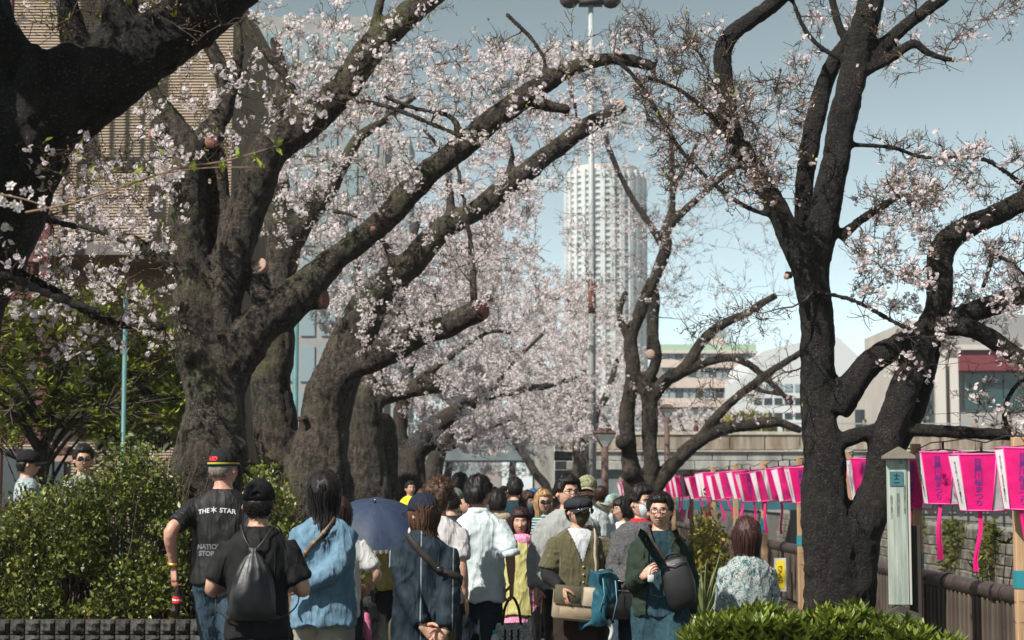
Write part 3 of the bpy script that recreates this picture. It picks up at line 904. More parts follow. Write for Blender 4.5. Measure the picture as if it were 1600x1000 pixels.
def make_tree(name, label, Y, limbs, bark, voxel=0.03, regions=(), burls=(), cuts=(), group=None, amp=0.10, bark_amp=0.010,
              flower=0.7, fsize=0.019, per_cluster=4, twiglets=5, leaf_share=0.05, twig_r=1.0, buds=0.6, fl_pink=0.0, base_z=0.0, cat='cherry tree', slim=0.88):
    base = limb_path(limbs[0], Y)[0]
    root = empty(name, (base[0], base[1], base_z), label, cat, group)
    c0 = np.array((base[0], base[1], base_z))
    mb = MB(); sk = []
    for li, lb in enumerate(limbs):
        path = limb_path(lb, Y)
        j = 1 + 0.05 * np.sin(np.arange(len(path)) * 0.35 + li) * RNG.uniform(0.3, 1, len(path))
        path[:, 3] = np.maximum(path[:, 3] * slim, voxel * 0.95)
        path[:, :3] += (np.stack([vnoise(path[:, :3], 2.2, 3 + li), vnoise(path[:, :3], 2.2, 31 + li), vnoise(path[:, :3], 2.2, 61 + li)], -1)) * np.minimum(path[:, 3:4] * 0.35, 0.06)
        tube(mb, path[:, :3], path[:, 3] * j, 14)
        sk.append(path)
    for (u, v, w, dY) in burls:
        q = P(u, v, Y + dY); r = 0.42 * w / PXM(Y)
        tube(mb, [q + (0, 0, -r * 0.9), q + (0, 0, -r * 0.5), q, q + (0, 0, r * 0.5), q + (0, 0, r * 0.9)], [r * 0.3, r * 0.85, r, r * 0.85, r * 0.3], 10)
    S = np.concatenate(sk)
    V, N, Q, T3 = remesh(mb, voxel, smooth_it=2)
    from mathutils.kdtree import KDTree
    kd = KDTree(len(S))
    for i, s in enumerate(S): kd.insert(s[:3], i)
    kd.balance()
    rr = np.array([S[kd.find(v)[1], 3] for v in V])
    st = np.array((1, 1, 0.45))
    d = amp * np.minimum(rr, 0.45) * (fbm(V * st, 1.6 / 0.35, 5, 3) + 0.8 * np.abs(vnoise(V * st, 7.0, 9)))
    low = np.clip(1.0 - (V[:, 2] - base_z) / 2.2, 0, 1)
    d += low * 0.06 * np.abs(fbm(V * np.array((1, 1, 0.6)), 4.0, 15, 4)) * np.clip(rr / 0.3, 0, 1)
    d += 1.3 * bark_amp * np.clip(rr / 0.06, 0.25, 1) * fbm(V * np.array((1, 1, 0.7)), 24.0, 21, 3)
    d += 0.022 * np.clip((rr - 0.05) / 0.25, 0, 1) * fbm(V * np.array((1.0, 1.0, 0.42)), 9.0, 41, 4)
    d -= 0.030 * np.clip((rr - 0.12) / 0.2, 0, 1) * (1 - np.abs(vnoise(V * np.array((1.0, 1.0, 0.16)), 6.0, 51))) ** 5
    V = V + N * d[:, None]
    m2 = MB(); m2.add(V - c0, Q)
    if len(T3): m2.t.append(T3); m2.tm.append(np.zeros(len(T3)))
    m2.obj('trunk', bark, root)
    for (u, v, w, dY, direc, pale) in cuts:
        q = P(u, v, Y + dY) - c0; r = 0.5 * w / PXM(Y + dY); dd = norm(np.array(direc, float))
        cm = MB()
        r *= 0.86
        tube(cm, [q - dd * r * 0.7, q - dd * 0.004, q + dd * 0.004], [r * 0.96, r, r * 0.93], 20)
        V = cm.v[0]; V += (vnoise(V, 1.2 / r, 4) * r * 0.07)[:, None] * np.cross(dd, np.array((0.3, 0.5, 0.8)))
        cm.obj('cut_face', cutpale if pale else cutm, root)
    # ---- twigs grown greedily from the limbs towards points spread through the crown
    cap_n = len(S) + 40000
    pos = np.zeros((cap_n, 3)); rad = np.zeros(cap_n); n = len(S)
    thin = S[:, 3] < 0.16
    use = S if thin.sum() < 12 else S[thin]
    n = len(use)
    pos[:n] = use[:, :3]; rad[:n] = use[:, 3]
    twigs = []; trad = []; dens = []
    for reg in regions:
        poly, Y0, Y1, cnt = reg[:4]; fd = reg[4] if len(reg) > 4 else 1.0
        tg = sample_region(poly, Y0, Y1, cnt)
        dm = np.array([np.min(np.sum((use[:, :3] - t) ** 2, 1)) for t in tg])
        for t in tg[np.argsort(dm)]:
            dist = np.linalg.norm(pos[:n] - t, axis=1)
            i = int(np.argmin(dist + np.where(t[2] < pos[:n, 2] - 0.2, 0.25, 0.0)))
            L = dist[i]
            if L < 0.05: continue
            s = pos[i]
            perp = RNG.normal(size=3) * 0.10 * L; perp[2] += 0.10 * L
            k = np.linspace(0, 1, 6)[:, None]
            pth = s * (1 - k) + t * k + perp * (k * (1 - k) * 4) * 0.6
            pth[1:-1] += RNG.normal(size=(4, 3)) * 0.022 * min(L, 1.2)
            r0 = min(rad[i] * 0.75, (0.0035 + 0.0075 * math.sqrt(L)) * twig_r); r1 = 0.0022 * twig_r
            rp = r0 + (r1 - r0) * (k[:, 0] ** 0.8)
            twigs.append(pth); trad.append(rp); dens.append(fd)
            pos[n:n + 5] = pth[1:]; rad[n:n + 5] = rp[1:]; n += 5
    if twigs:
        tw = np.array(twigs); tr = np.array(trad); dn = np.array(dens)
        tmb = MB(); (tubes(tmb, tw - c0, tr, 4 if Y < 20 else 3) if Y < 29 else tubes(tmb, tw[:, [0, 2, 4, 5]] - c0, tr[:, [0, 2, 4, 5]], 3))
        # twiglets
        nb = len(tw); K = twiglets
        bi = np.repeat(np.arange(nb), K)
        tt = RNG.uniform(0.25, 1.0, nb * K) * 4.999
        i0 = tt.astype(int); f = (tt - i0)[:, None]
        st_ = tw[bi, i0] * (1 - f) + tw[bi, i0 + 1] * f
        tan = norm(tw[bi, i0 + 1] - tw[bi, i0])
        Ltw = np.linalg.norm(tw[:, -1] - tw[:, 0], axis=1)[bi]
        dirn = norm(tan * 0.7 + RNG.normal(size=tan.shape) * 0.75 + np.array((0, 0, 0.35)))
        ln = RNG.uniform(0.10, 0.38, nb * K) * np.clip(Ltw / 0.8, 0.5, 1.3)
        mid = st_ + dirn * (ln * 0.5)[:, None] + RNG.normal(size=tan.shape) * 0.02
        end = st_ + norm(dirn + np.array((0, 0, 0.15))) * ln[:, None]
        tp = np.stack([st_, mid, end], 1)
        if Y < 20: tubes(tmb, tp - c0, np.tile(np.array([0.0030, 0.0024, 0.0017]) * twig_r, (nb * K, 1)), 3)
        else: tubes(tmb, tp[:, ::2] - c0, np.tile(np.array([0.0030, 0.0019]) * twig_r, (nb * K, 1)), 3)
        tmb.obj('twigs', twigm, root, kind='stuff')
        # flower clusters at twiglet ends, sides and twig ends
        cpos = np.concatenate([end, mid, tw[:, -1], tw[:, 3]]); cd = np.concatenate([dn[bi], dn[bi] * 0.75, dn, dn * 0.5])
        clump = np.clip(0.5 + 1.1 * fbm(cpos, 1.1, 77, 2), 0.12, 1.25)
        isf = RNG.uniform(size=len(cpos)) < flower * cd * clump
        fp = cpos[isf]
        if len(fp):
            cnt = RNG.integers(max(1, per_cluster - 2), per_cluster + 3, len(fp))
            ci = np.repeat(np.arange(len(fp)), cnt)
            off = RNG.normal(size=(len(ci), 3)); off = norm(off) * (fsize * (1.1 + 0.11 * per_cluster) * RNG.uniform(0.5, 1.3, len(ci)))[:, None]
            off[:, 2] -= fsize * 0.5
            fpos = fp[ci] + off
            fmb = MB()
            tint = np.ones((len(ci), 3)); g = RNG.uniform(0.90, 1.05, len(ci)); tint *= g[:, None]
            tint[:, 1] *= 1 - fl_pink - RNG.uniform(0, 0.035, len(ci)); tint[:, 2] *= 1 - fl_pink * 0.7
            fv_, ff_, fc_ = FL5 if Y < 20 else FL3
            scatter(fmb, fv_, ff_, fpos - c0, norm(off + RNG.normal(size=off.shape) * fsize * 0.6), fsize * RNG.uniform(0.8, 1.15, len(ci)), tcol=fc_, tint=tint)
            fmb.obj('blossom', petal, root, kind='stuff')
        bp = np.concatenate([cpos[~isf], fp])
        bp = bp[RNG.uniform(size=len(bp)) < buds]
        if len(bp):
            bp = np.repeat(bp, 3 if Y < 20 else 1, 0)
            o = RNG.normal(size=bp.shape) * 0.014
            bmb = MB(); scatter(bmb, BUDV, BUDF, bp + o - c0, norm(o + np.array((0, 0, 0.008))), RNG.uniform(0.008, 0.015, len(bp)) * max(1, twig_r * 0.8))
            bmb.obj('buds', budm, root, kind='stuff')
        lp = cpos[RNG.uniform(size=len(cpos)) < leaf_share]
        if len(lp):
            lp = np.repeat(lp, 2, 0)
            lmb = MB(); scatter(lmb, LEAFV, LEAFF, lp - c0, norm(RNG.normal(size=lp.shape) + np.array((0, 0, 0.6))), RNG.uniform(0.02, 0.05, len(lp)))
            lmb.obj('young_leaves', youngleaf, root, kind='stuff')
    return root

# ---- left row, first tree: old pollarded trunk with three stems
L1 = [
 [(322, 990, 150), (322, 900, 150), (318, 800, 150), (322, 740, 138), (330, 690, 122), (335, 640, 112), (325, 590, 96), (312, 530, 84), (306, 450, 80), (300, 370, 76), (296, 300, 70), (298, 250, 62), (305, 215, 46)],
 [(345, 640, 90), (360, 570, 84), (395, 520, 78), (440, 478, 76), (478, 448, 66), (520, 410, 48), (560, 378, 44), (600, 345, 43), (632, 302, 44), (670, 268, 44), (715, 235, 42), (760, 197, 42), (805, 165, 42), (850, 128, 38), (890, 105, 28), (940, 93, 23), (985, 96, 23), (1022, 107, 20)],
 [(440, 470, 64), (480, 468, 52), (506, 468, 42)],
 [(345, 560, 70), (350, 480, 62), (365, 410, 66), (382, 340, 70), (402, 270, 72), (425, 228, 66), (470, 195, 58), (520, 152, 58), (560, 100, 54), (610, 48, 50), (660, 5, 46), (720, -45, 40)],
 [(348, 440, 34, 0.1), (345, 370, 32, 0.1), (342, 300, 30, 0.1), (338, 235, 30, 0.1)],
 [(305, 235, 40), (262, 212, 32), (240, 208, 28)],
 [(312, 225, 44), (335, 205, 40), (330, 222, 26, -0.25)],
 [(300, 220, 34), (262, 175, 26), (240, 140, 22), (232, 100, 18), (245, 50, 14), (260, 0, 10)],
 [(318, 205, 36), (350, 165, 34), (348, 110, 30), (320, 60, 26), (300, 20, 22), (290, -30, 18)],
 [(345, 190, 26), (365, 140, 18), (375, 80, 14), (370, 20, 11), (360, -30, 9)],
 [(820, 158, 26), (852, 164, 22), (890, 172, 19)],
 [(415, 470, 44), (408, 440, 38), (403, 420, 34)],
 [(285, 420, 34), (250, 400, 26), (205, 375, 22), (160, 360, 18), (120, 352, 9), (60, 330, 6)],
 [(690, 250, 20), (715, 205, 15), (700, 180, 11), (650, 170, 8), (600, 150, 6)],
 [(555, 105, 30), (580, 60, 22), (590, 20, 18), (600, -20, 14)],
 [(470, 195, 24), (455, 140, 18), (430, 100, 15), (405, 70, 12), (380, 20, 9)],
 [(840, 135, 14), (852, 100, 8), (830, 60, 6), (790, 20, 4)],
 [(520, 150, 16, -0.3), (600, 165, 9, -0.5), (690, 200, 7, -0.6), (760, 230, 5, -0.7)],
]
cherry_group = None
make_tree('cherry_tree', 'stout old cherry with pollarded stems and mossy base behind the clipped hedge', 18.0, L1, bark_a, voxel=0.028, base_z=0.45,
    burls=[(300, 690, 50, -0.2), (282, 740, 56, 0.0), (368, 700, 46, -0.2), (295, 560, 30, -0.2), (388, 745, 54, 0.0), (275, 790, 60, -0.1)],
    cuts=[(240, 210, 24, -0.02, (-0.3, -1, 0.1), False), (331, 221, 26, -0.28, (0.1, -1, 0), False), (509, 468, 34, 0, (1, -0.35, 0), False), (402, 415, 36, -0.05, (-0.4, -0.8, 0.55), True), (583, 358, 11, -0.16, (0.2, -1, 0), False), (1023, 108, 17, 0, (1, -0.2, -0.2), True)],
    regions=[([(200, -40), (640, -40), (720, 20), (560, 160), (430, 200), (300, 330), (200, 200)], 16.6, 19.5, 210, 0.75),
             ([(420, 80), (900, 60), (990, 120), (900, 200), (760, 260), (560, 360), (430, 330)], 16.8, 19.8, 190, 1.0),
             ([(690, 60), (1010, 0), (1060, 120), (940, 160), (720, 200)], 17.0, 19.0, 50, 0.4),
             ([(20, 310), (280, 200), (280, 560), (60, 480)], 16.8, 19.0, 150, 0.9)],
    flower=0.38, per_cluster=8, twiglets=6, leaf_share=0.12, twig_r=1.15, buds=0.55, fsize=0.0205)

L2 = [
 [(505, 960, 130), (502, 860, 128), (500, 780, 124), (502, 720, 110), (508, 670, 96), (512, 630, 88), (525, 585, 84), (545, 535, 76), (572, 490, 68), (605, 440, 56), (645, 402, 50), (690, 366, 44), (730, 335, 40), (780, 298, 38), (830, 262, 36), (880, 226, 34), (930, 192, 31), (974, 164, 26)],
 [(455, 830, 80, 0.3), (440, 740, 78, 0.3), (428, 660, 76, 0.3), (428, 580, 70, 0.3), (434, 500, 66, 0.3), (438, 420, 62, 0.3), (440, 350, 58, 0.3), (432, 280, 50, 0.3), (425, 210, 38, 0.3), (440, 140, 28, 0.3), (430, 60, 20, 0.3)],
 [(445, 400, 44, 0.3), (478, 345, 40, 0.3), (510, 300, 34, 0.3), (535, 255, 28, 0.3), (560, 215, 22, 0.3), (600, 190, 14, 0.3), (650, 150, 10, 0.3)],
 [(515, 610, 70, -0.15), (540, 578, 52, -0.2), (580, 560, 46, -0.2), (630, 540, 44, -0.5), (680, 515, 42, -0.7), (720, 498, 41, -0.9), (752, 484, 38, -1.0)],
 [(742, 486, 15, -0.95), (740, 440, 14, -0.8), (736, 390, 12, -0.2), (728, 330, 10, -0.2), (718, 280, 9, -0.2), (706, 225, 7, -0.2)],
 [(700, 360, 20), (705, 300, 14), (690, 240, 10), (660, 200, 7)],
 [(790, 290, 16), (800, 240, 10), (780, 190, 7), (770, 140, 5)],
 [(620, 425, 18), (600, 380, 12), (560, 340, 8), (520, 330, 6)],
 [(880, 226, 12), (900, 180, 7), (890, 130, 5), (905, 70, 3)],
]
make_tree('cherry_tree', 'leaning cherry behind the blue parasol with a sawn-off red limb end', 24.5, L2, bark_a, voxel=0.036, base_z=0.45,
    burls=[(520, 592, 56, -0.2), (455, 770, 50, -0.2), (470, 655, 22, -0.3)],
    cuts=[(754, 484, 37, -1.02, (0.8, -0.8, 0.1), False), (975, 163, 24, 0, (1, 0, 0.5), True)],
    regions=[([(430, 150), (700, 60), (900, 60), (1000, 180), (880, 300), (760, 400), (620, 520), (520, 480), (400, 380)], 22.5, 27.5, 560, 1.2),
             ([(480, 430), (760, 300), (860, 300), (800, 480), (700, 560), (560, 560)], 23, 27, 230, 1.2)],
    flower=0.52, per_cluster=9, twiglets=6, leaf_share=0.07, twig_r=1.4, fsize=0.023, buds=0.35)

L3 = [
 [(573, 900, 92), (572, 800, 90), (570, 740, 84), (566, 690, 78), (568, 640, 70), (575, 600, 50), (590, 550, 34), (620, 480, 24), (640, 400, 16), (660, 320, 10)],
 [(570, 640, 50), (600, 618, 38), (640, 606, 34), (695, 598, 30)],
 [(598, 850, 56, 2), (600, 760, 54, 2), (600, 700, 48, 2), (598, 665, 40, 2), (596, 650, 26, 2)],
 [(560, 620, 24), (540, 540, 18), (560, 440, 13), (540, 360, 8)],
 [(640, 605, 16), (700, 560, 12), (760, 520, 9), (800, 520, 8)],
]
make_tree('cherry_tree', 'thick knobbly cherry directly behind the parasol with a blunt limb', 34.0, L3, bark_a, voxel=0.045, base_z=0.35,
    burls=[(545, 760, 40, -0.2)],
    cuts=[(697, 598, 26, 0, (1, -0.4, 0), True), (368 + 232, 650, 14, 1.6, (0.2, -1, 0.6), False)],
    regions=[([(470, 330), (640, 260), (830, 330), (880, 480), (800, 640), (640, 620), (500, 600)], 30, 38, 440, 1.2)],
    flower=0.62, per_cluster=9, twiglets=6, leaf_share=0.04, twig_r=1.7, fsize=0.027, buds=0.25)

L4 = [
 [(640, 860, 64), (640, 780, 62), (640, 740, 54), (650, 705, 44), (675, 668, 36), (715, 640, 30), (760, 618, 24), (810, 606, 18), (850, 604, 13), (900, 590, 8)],
 [(640, 740, 40), (625, 690, 30), (630, 620, 24), (650, 540, 18), (680, 460, 12)],
 [(660, 690, 20), (700, 700, 14), (760, 672, 9), (800, 655, 6)],
 [(760, 618, 14), (800, 570, 9), (850, 520, 6)],
]
make_tree('cherry_tree', 'cherry with a long low limb reaching over the walkers towards the bridge', 44.0, L4, bark_c, voxel=0.055, base_z=0.3,
    regions=[([(580, 420), (740, 330), (900, 440), (940, 600), (880, 690), (700, 690), (620, 640)], 39, 50, 480, 1.3), ([(600, 570), (900, 560), (960, 680), (860, 716), (640, 704)], 40, 48, 260, 1.4)],
    flower=0.95, per_cluster=6, twiglets=6, leaf_share=0.02, twig_r=2.0, fsize=0.032, buds=0.2)
L5 = [
 [(672, 840, 40), (674, 770, 38), (680, 720, 30), (700, 680, 20), (730, 640, 12), (760, 590, 8)],
 [(680, 720, 16), (660, 660, 12), (670, 600, 8)],
 [(700, 690, 12), (760, 690, 8), (800, 684, 5)],
]
make_tree('cherry_tree', 'slimmer cherry farthest down the left row, near the bridge opening', 62.0, L5, bark_c, voxel=0.05, base_z=0.2,
    regions=[([(620, 480), (720, 400), (880, 470), (900, 600), (820, 690), (660, 690)], 56, 70, 420, 1.4)],
    flower=0.95, per_cluster=6, twiglets=6, leaf_share=0.02, twig_r=2.4, fsize=0.040, buds=0.2)

# ---- right row: forked dark cherry by the lanterns
R1 = [
 [(1308, 1040, 118), (1306, 960, 116), (1302, 880, 110), (1293, 800, 98), (1287, 720, 82), (1281, 640, 72), (1276, 560, 68), (1270, 480, 66), (1268, 420, 72), (1278, 370, 66), (1290, 315, 60), (1305, 250, 58), (1322, 180, 56), (1338, 110, 55), (1354, 40, 55), (1368, -30, 52)],
 [(1264, 440, 60), (1248, 390, 56), (1222, 338, 48), (1190, 285, 44), (1160, 232, 42), (1140, 185, 40), (1130, 135, 37), (1128, 85, 36), (1142, 55, 35), (1175, 30, 33), (1220, -5, 32), (1260, -45, 30)],
 [(1268, 400, 44, 0.3), (1256, 340, 40, 0.4), (1256, 275, 38, 0.4), (1268, 205, 38, 0.4), (1285, 145, 38, 0.4), (1305, 95, 34, 0.3), (1325, 60, 20, 0.3)],
 [(1312, 372, 24), (1345, 345, 19), (1375, 325, 17), (1412, 300, 13)],
 [(1352, 100, 34), (1380, 72, 30), (1420, 38, 28), (1470, 0, 26), (1510, -30, 24)],
 [(1348, 112, 24), (1385, 95, 22), (1415, 75, 20), (1432, 66, 18), (1446, 80, 15), (1470, 90, 13), (1489, 93, 12)],
 [(1318, 92, 14), (1285, 75, 11), (1258, 45, 10), (1238, 0, 9), (1230, -20, 9)],
 [(1326, 75, 18), (1312, 40, 17), (1302, 5, 16), (1295, -30, 15)],
 # second stem leaning right
 [(1325, 1000, 92), (1330, 920, 84), (1337, 860, 78), (1354, 800, 74), (1376, 745, 74), (1394, 690, 66), (1406, 630, 60), (1425, 575, 56), (1448, 525, 54), (1462, 475, 52), (1462, 425, 50), (1470, 385, 50), (1505, 358, 46), (1550, 336, 43), (1600, 312, 42), (1660, 285, 38), (1760, 235, 30), (1850, 200, 20), (1930, 140, 9)],
 [(1372, 740, 50, 0.35), (1410, 680, 44, 0.4), (1436, 620, 40, 0.4), (1452, 560, 38, 0.4), (1462, 510, 36, 0.3)],
 [(1310, 640, 60), (1335, 600, 56), (1368, 562, 50), (1410, 535, 44), (1452, 512, 40), (1500, 495, 42), (1550, 478, 42), (1600, 462, 40), (1660, 440, 36), (1770, 420, 28), (1880, 370, 17), (1960, 350, 8)],
 [(1462, 512, 40, -0.2), (1505, 515, 38, -0.3), (1540, 528, 35, -0.3), (1580, 552, 34, -0.3), (1640, 580, 31, -0.3), (1740, 585, 24, -0.4), (1850, 540, 14, -0.5), (1930, 520, 7, -0.5)],
 [(1310, 690, 34), (1345, 678, 30), (1400, 670, 28), (1460, 672, 26), (1520, 674, 25), (1582, 679, 24)],
 [(1575, 675, 13), (1568, 640, 11), (1590, 600, 8), (1620, 590, 7)],
 [(1312, 226, 12), (1345, 228, 9), (1395, 232, 7), (1440, 245, 6), (1500, 246, 5), (1545, 252, 4), (1600, 290, 4)],
 [(1540, 380, 9), (1560, 400, 8), (1580, 410, 9), (1600, 430, 9), (1640, 450, 8)],
 [(1552, 385, 8), (1545, 420, 6), (1535, 450, 5)],
 [(1240, 430, 16, -0.3), (1228, 430, 14, -0.35)],
 [(1270, 455, 8, -0.2), (1330, 468, 6, -0.3), (1390, 500, 5, -0.4), (1440, 525, 4, -0.4)],
 [(1220, 340, 9), (1170, 325, 7), (1120, 290, 6), (1060, 230, 5), (1000, 130, 4), (960, 90, 3)],
 [(1150, 225, 8, -0.2), (1110, 180, 6, -0.3), (1060, 140, 5, -0.3), (1010, 120, 4, -0.4)],
]
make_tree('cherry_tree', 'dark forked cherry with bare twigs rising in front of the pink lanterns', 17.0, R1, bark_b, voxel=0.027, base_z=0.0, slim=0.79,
    burls=[(1270, 890, 40, -0.1), (1340, 920, 44, -0.1)],
    cuts=[(1490, 93, 11, 0, (1, 0, -0.1), True), (1584, 679, 20, 0, (1, -0.2, 0), False), (1228, 432, 11, -0.36, (-0.8, -0.6, 0), True)],
    regions=[([(1360, 210), (1600, 230), (1640, 330), (1500, 340), (1400, 330)], 15.8, 18.2, 110, 0.7),
             ([(1330, 300), (1480, 280), (1460, 420), (1340, 480)], 15.8, 18.2, 80, 0.7),
             ([(1320, 440), (1500, 420), (1640, 420), (1640, 700), (1480, 660), (1400, 620)], 15.6, 18.0, 90, 1.1),
             ([(1480, 340), (1640, 340), (1640, 480), (1500, 480)], 16, 18.2, 50, 0.9),
             ([(1090, 130), (1270, 120), (1250, 330), (1130, 330)], 15.8, 18.4, 170, 0.3),
             ([(960, 40), (1130, 20), (1200, 300), (1040, 300)], 16.0, 18.4, 250, 0.3),
             ([(1230, -20), (1460, -20), (1480, 110), (1380, 140), (1240, 120)], 16, 18.4, 40, 0.7),
             ([(1440, -20), (1600, 0), (1590, 70), (1480, 140)], 16, 18.4, 26, 0.4),
             ([(1640, 100), (1960, 60), (1980, 560), (1640, 620)], 15.8, 18.2, 90, 0.7),
             ([(1040, 480), (1260, 480), (1240, 660), (1100, 640)], 16, 18.4, 26, 0.2)],
    flower=0.62, per_cluster=4, twiglets=6, leaf_share=0.04, twig_r=1.45, fsize=0.021, buds=0.55, fl_pink=0.03)

R2 = [
 [(990, 860, 42), (988, 780, 40), (984, 720, 36), (978, 660, 32), (985, 615, 30), (990, 570, 30), (986, 530, 28), (1000, 482, 26), (1020, 440, 25), (1036, 395, 25), (1044, 352, 22), (1050, 320, 14), (1050, 260, 11), (1047, 200, 10), (1045, 160, 9)],
 [(1014, 860, 40), (1016, 780, 34), (1016, 700, 32), (1016, 650, 34), (1012, 610, 34), (1000, 580, 28)],
 [(1000, 830, 44), (1020, 770, 34), (1050, 728, 32), (1085, 695, 30), (1125, 673, 27), (1170, 664, 24), (1215, 660, 20), (1252, 672, 14)],
 [(1015, 625, 30), (1040, 595, 28), (1066, 582, 26), (1086, 552, 23), (1108, 520, 21), (1145, 498, 18), (1180, 480, 16), (1213, 462, 13)],
 [(1050, 592, 20), (1090, 572, 18), (1130, 558, 16), (1165, 566, 15), (1196, 590, 13), (1240, 630, 10)],
 [(1092, 690, 20), (1120, 652, 20), (1160, 612, 18), (1205, 580, 16), (1255, 548, 13)],
 [(1040, 360, 20), (1068, 330, 17), (1100, 302, 14), (1135, 272, 12), (1190, 240, 8)],
 [(1048, 330, 12), (1058, 285, 11), (1080, 245, 10), (1096, 208, 7)],
 [(1040, 392, 18), (1016, 352, 15), (990, 312, 12), (965, 265, 12), (948, 222, 12), (952, 195, 10), (965, 160, 7)],
 [(1010, 600, 24), (1026, 560, 24), (1020, 520, 20)],
 [(1020, 450, 24, 1.0), (1022, 500, 24, 1.0), (1020, 560, 26, 1.0)],
 [(985, 540, 16), (968, 490, 14), (978, 455, 12)],
 [(1170, 600, 10), (1195, 612, 9), (1240, 620, 6)],
]
make_tree('cherry_tree', 'slim many-stemmed cherry with a low arching limb beside the lantern row', 40.0, R2, bark_c, voxel=0.036, base_z=0.0, slim=0.76,
    burls=[(975, 690, 34, -0.2), (985, 740, 34, -0.2)],
    cuts=[(1016, 553, 17, -0.6, (-0.1, -1, 0.1), True), (1213, 462, 11, 0, (1, 0, 0.4), False)],
    regions=[([(890, 190), (1100, 150), (1200, 240), (1100, 360), (960, 340)], 37, 43, 280, 0.4),
             ([(870, 330), (1090, 330), (1080, 480), (900, 540)], 37, 43, 260, 0.8),
             ([(1040, 360), (1240, 330), (1240, 620), (1080, 640)], 37, 43, 170, 0.3),
             ([(960, 600), (1080, 600), (1240, 640), (1180, 690), (1040, 680)], 37, 43, 50, 0.5)],
    flower=0.7, per_cluster=4, twiglets=5, leaf_share=0.02, twig_r=1.5, fsize=0.026, buds=0.8)

R3 = [
 [(908, 840, 30), (908, 770, 28), (906, 720, 26), (905, 680, 24), (895, 640, 18), (875, 600, 14), (850, 575, 9), (820, 550, 6)],
 [(918, 840, 24), (920, 760, 22), (922, 700, 22), (930, 650, 18), (950, 610, 13), (965, 560, 8)],
 [(906, 680, 16), (915, 620, 12), (912, 560, 8), (918, 510, 6)],
 [(880, 610, 10), (840, 620, 7), (810, 640, 5)],
 [(925, 690, 10), (960, 670, 7)],
]
make_tree('cherry_tree', 'far cherry with twin trunks behind the inverted street lamp', 78.0, R3, bark_c, voxel=0.05, base_z=0.0,
    regions=[([(780, 480), (860, 430), (960, 440), (1000, 560), (990, 690), (880, 690), (800, 660)], 72, 86, 600, 1.3)],
    flower=0.95, per_cluster=6, twiglets=6, leaf_share=0.02, twig_r=2.6, fsize=0.048, buds=0.2)
R4 = [
 [(862, 800, 16), (856, 768, 16), (835, 735, 15), (812, 700, 13), (796, 676, 10), (770, 640, 7)],
 [(812, 700, 8), (840, 670, 6), (870, 640, 5)],
]
make_tree('cherry_tree', 'thin cherry slanting left across the bridge pier', 84.0, R4, bark_c, voxel=0.05, base_z=0.0,
    regions=[([(740, 580), (830, 560), (900, 620), (880, 700), (800, 690), (750, 660)], 78, 90, 300, 1.3)],
    flower=0.9, per_cluster=6, twiglets=6, leaf_share=0.0, twig_r=2.8, fsize=0.042, buds=0.2)
# beyond the bridge, and on the far bank
for (u, Y, wdt, lab, reg, cnt) in (
     (700, 128, 16, 'blossoming cherry seen through the bridge opening, left one', [(630, 640), (760, 620), (770, 748), (640, 752)], 260),
     (800, 140, 14, 'blossoming cherry seen through the bridge opening, beside the pier', [(750, 640), (860, 640), (850, 748), (745, 752)], 220),
     (1075, 128, 14, 'pale cherry on the far bank before the pink office block', [(1010, 640), (1160, 632), (1200, 668), (1010, 690)], 160),
     (960, 118, 16, 'cherry crowd of blossom behind the slim many-stemmed tree', [(860, 560), (1000, 540), (1060, 640), (1040, 740), (890, 750)], 300)):
    make_tree('cherry_tree', lab, Y, [[(u, 790, wdt), (u, 740, wdt * 0.9), (u + 4, 700, wdt * 0.7), (u - 12, 660, wdt * 0.4), (u - 20, 640, wdt * 0.25)], [(u + 2, 710, wdt * 0.5), (u + 22, 675, wdt * 0.3), (u + 40, 650, wdt * 0.2)]],
        bark_c, voxel=0.07, regions=[(reg, Y - 5, Y + 5, cnt, 1.2)], flower=0.95, per_cluster=6, twiglets=6, leaf_share=0, twig_r=3.5, fsize=0.058, buds=0.15, base_z=0.0)

# ---- nearest tree: huge limb entering from the upper left
FG = [
 [(-300, 1300, 260), (-260, 1000, 250), (-200, 750, 240), (-130, 520, 235), (-50, 330, 225), (30, 215, 190), (110, 158, 138), (185, 108, 118), (255, 62, 106), (320, 15, 98), (400, -50, 90)],
 [(-60, 320, 210), (-20, 200, 190), (0, 130, 150), (-30, 60, 130), (-70, -40, 120)],
 [(130, 120, 70), (118, 70, 52), (110, 30, 44), (100, -30, 38)],
 [(185, 90, 80), (188, 40, 66), (180, -10, 60), (172, -60, 54)],
 [(-30, 330, 20, 0.2), (20, 338, 16, 0.3), (70, 345, 13, 0.5), (120, 352, 10, 0.8)],
 [(-70, -40, 120), (-160, -160, 110, -0.4), (-260, -330, 95, -0.9), (-330, -520, 80, -1.4), (-380, -700, 60, -1.8)],  # this and the next two: unseen limbs added to shade the big limb
 [(-160, -160, 80, -0.4), (-330, -220, 70, -1.0), (-520, -330, 60, -1.6), (-700, -460, 44, -2.0)],
 [(-180, -200, 70, -0.5), (-120, -380, 60, -1.0), (-60, -560, 50, -1.4), (20, -720, 36, -1.6)],
 [(-40, 400, 12), (60, 440, 9), (160, 500, 7), (260, 512, 4)],
 [(-30, 425, 10, -1), (20, 432, 8, -1), (80, 460, 6, -1), (160, 488, 5, -1)],
]
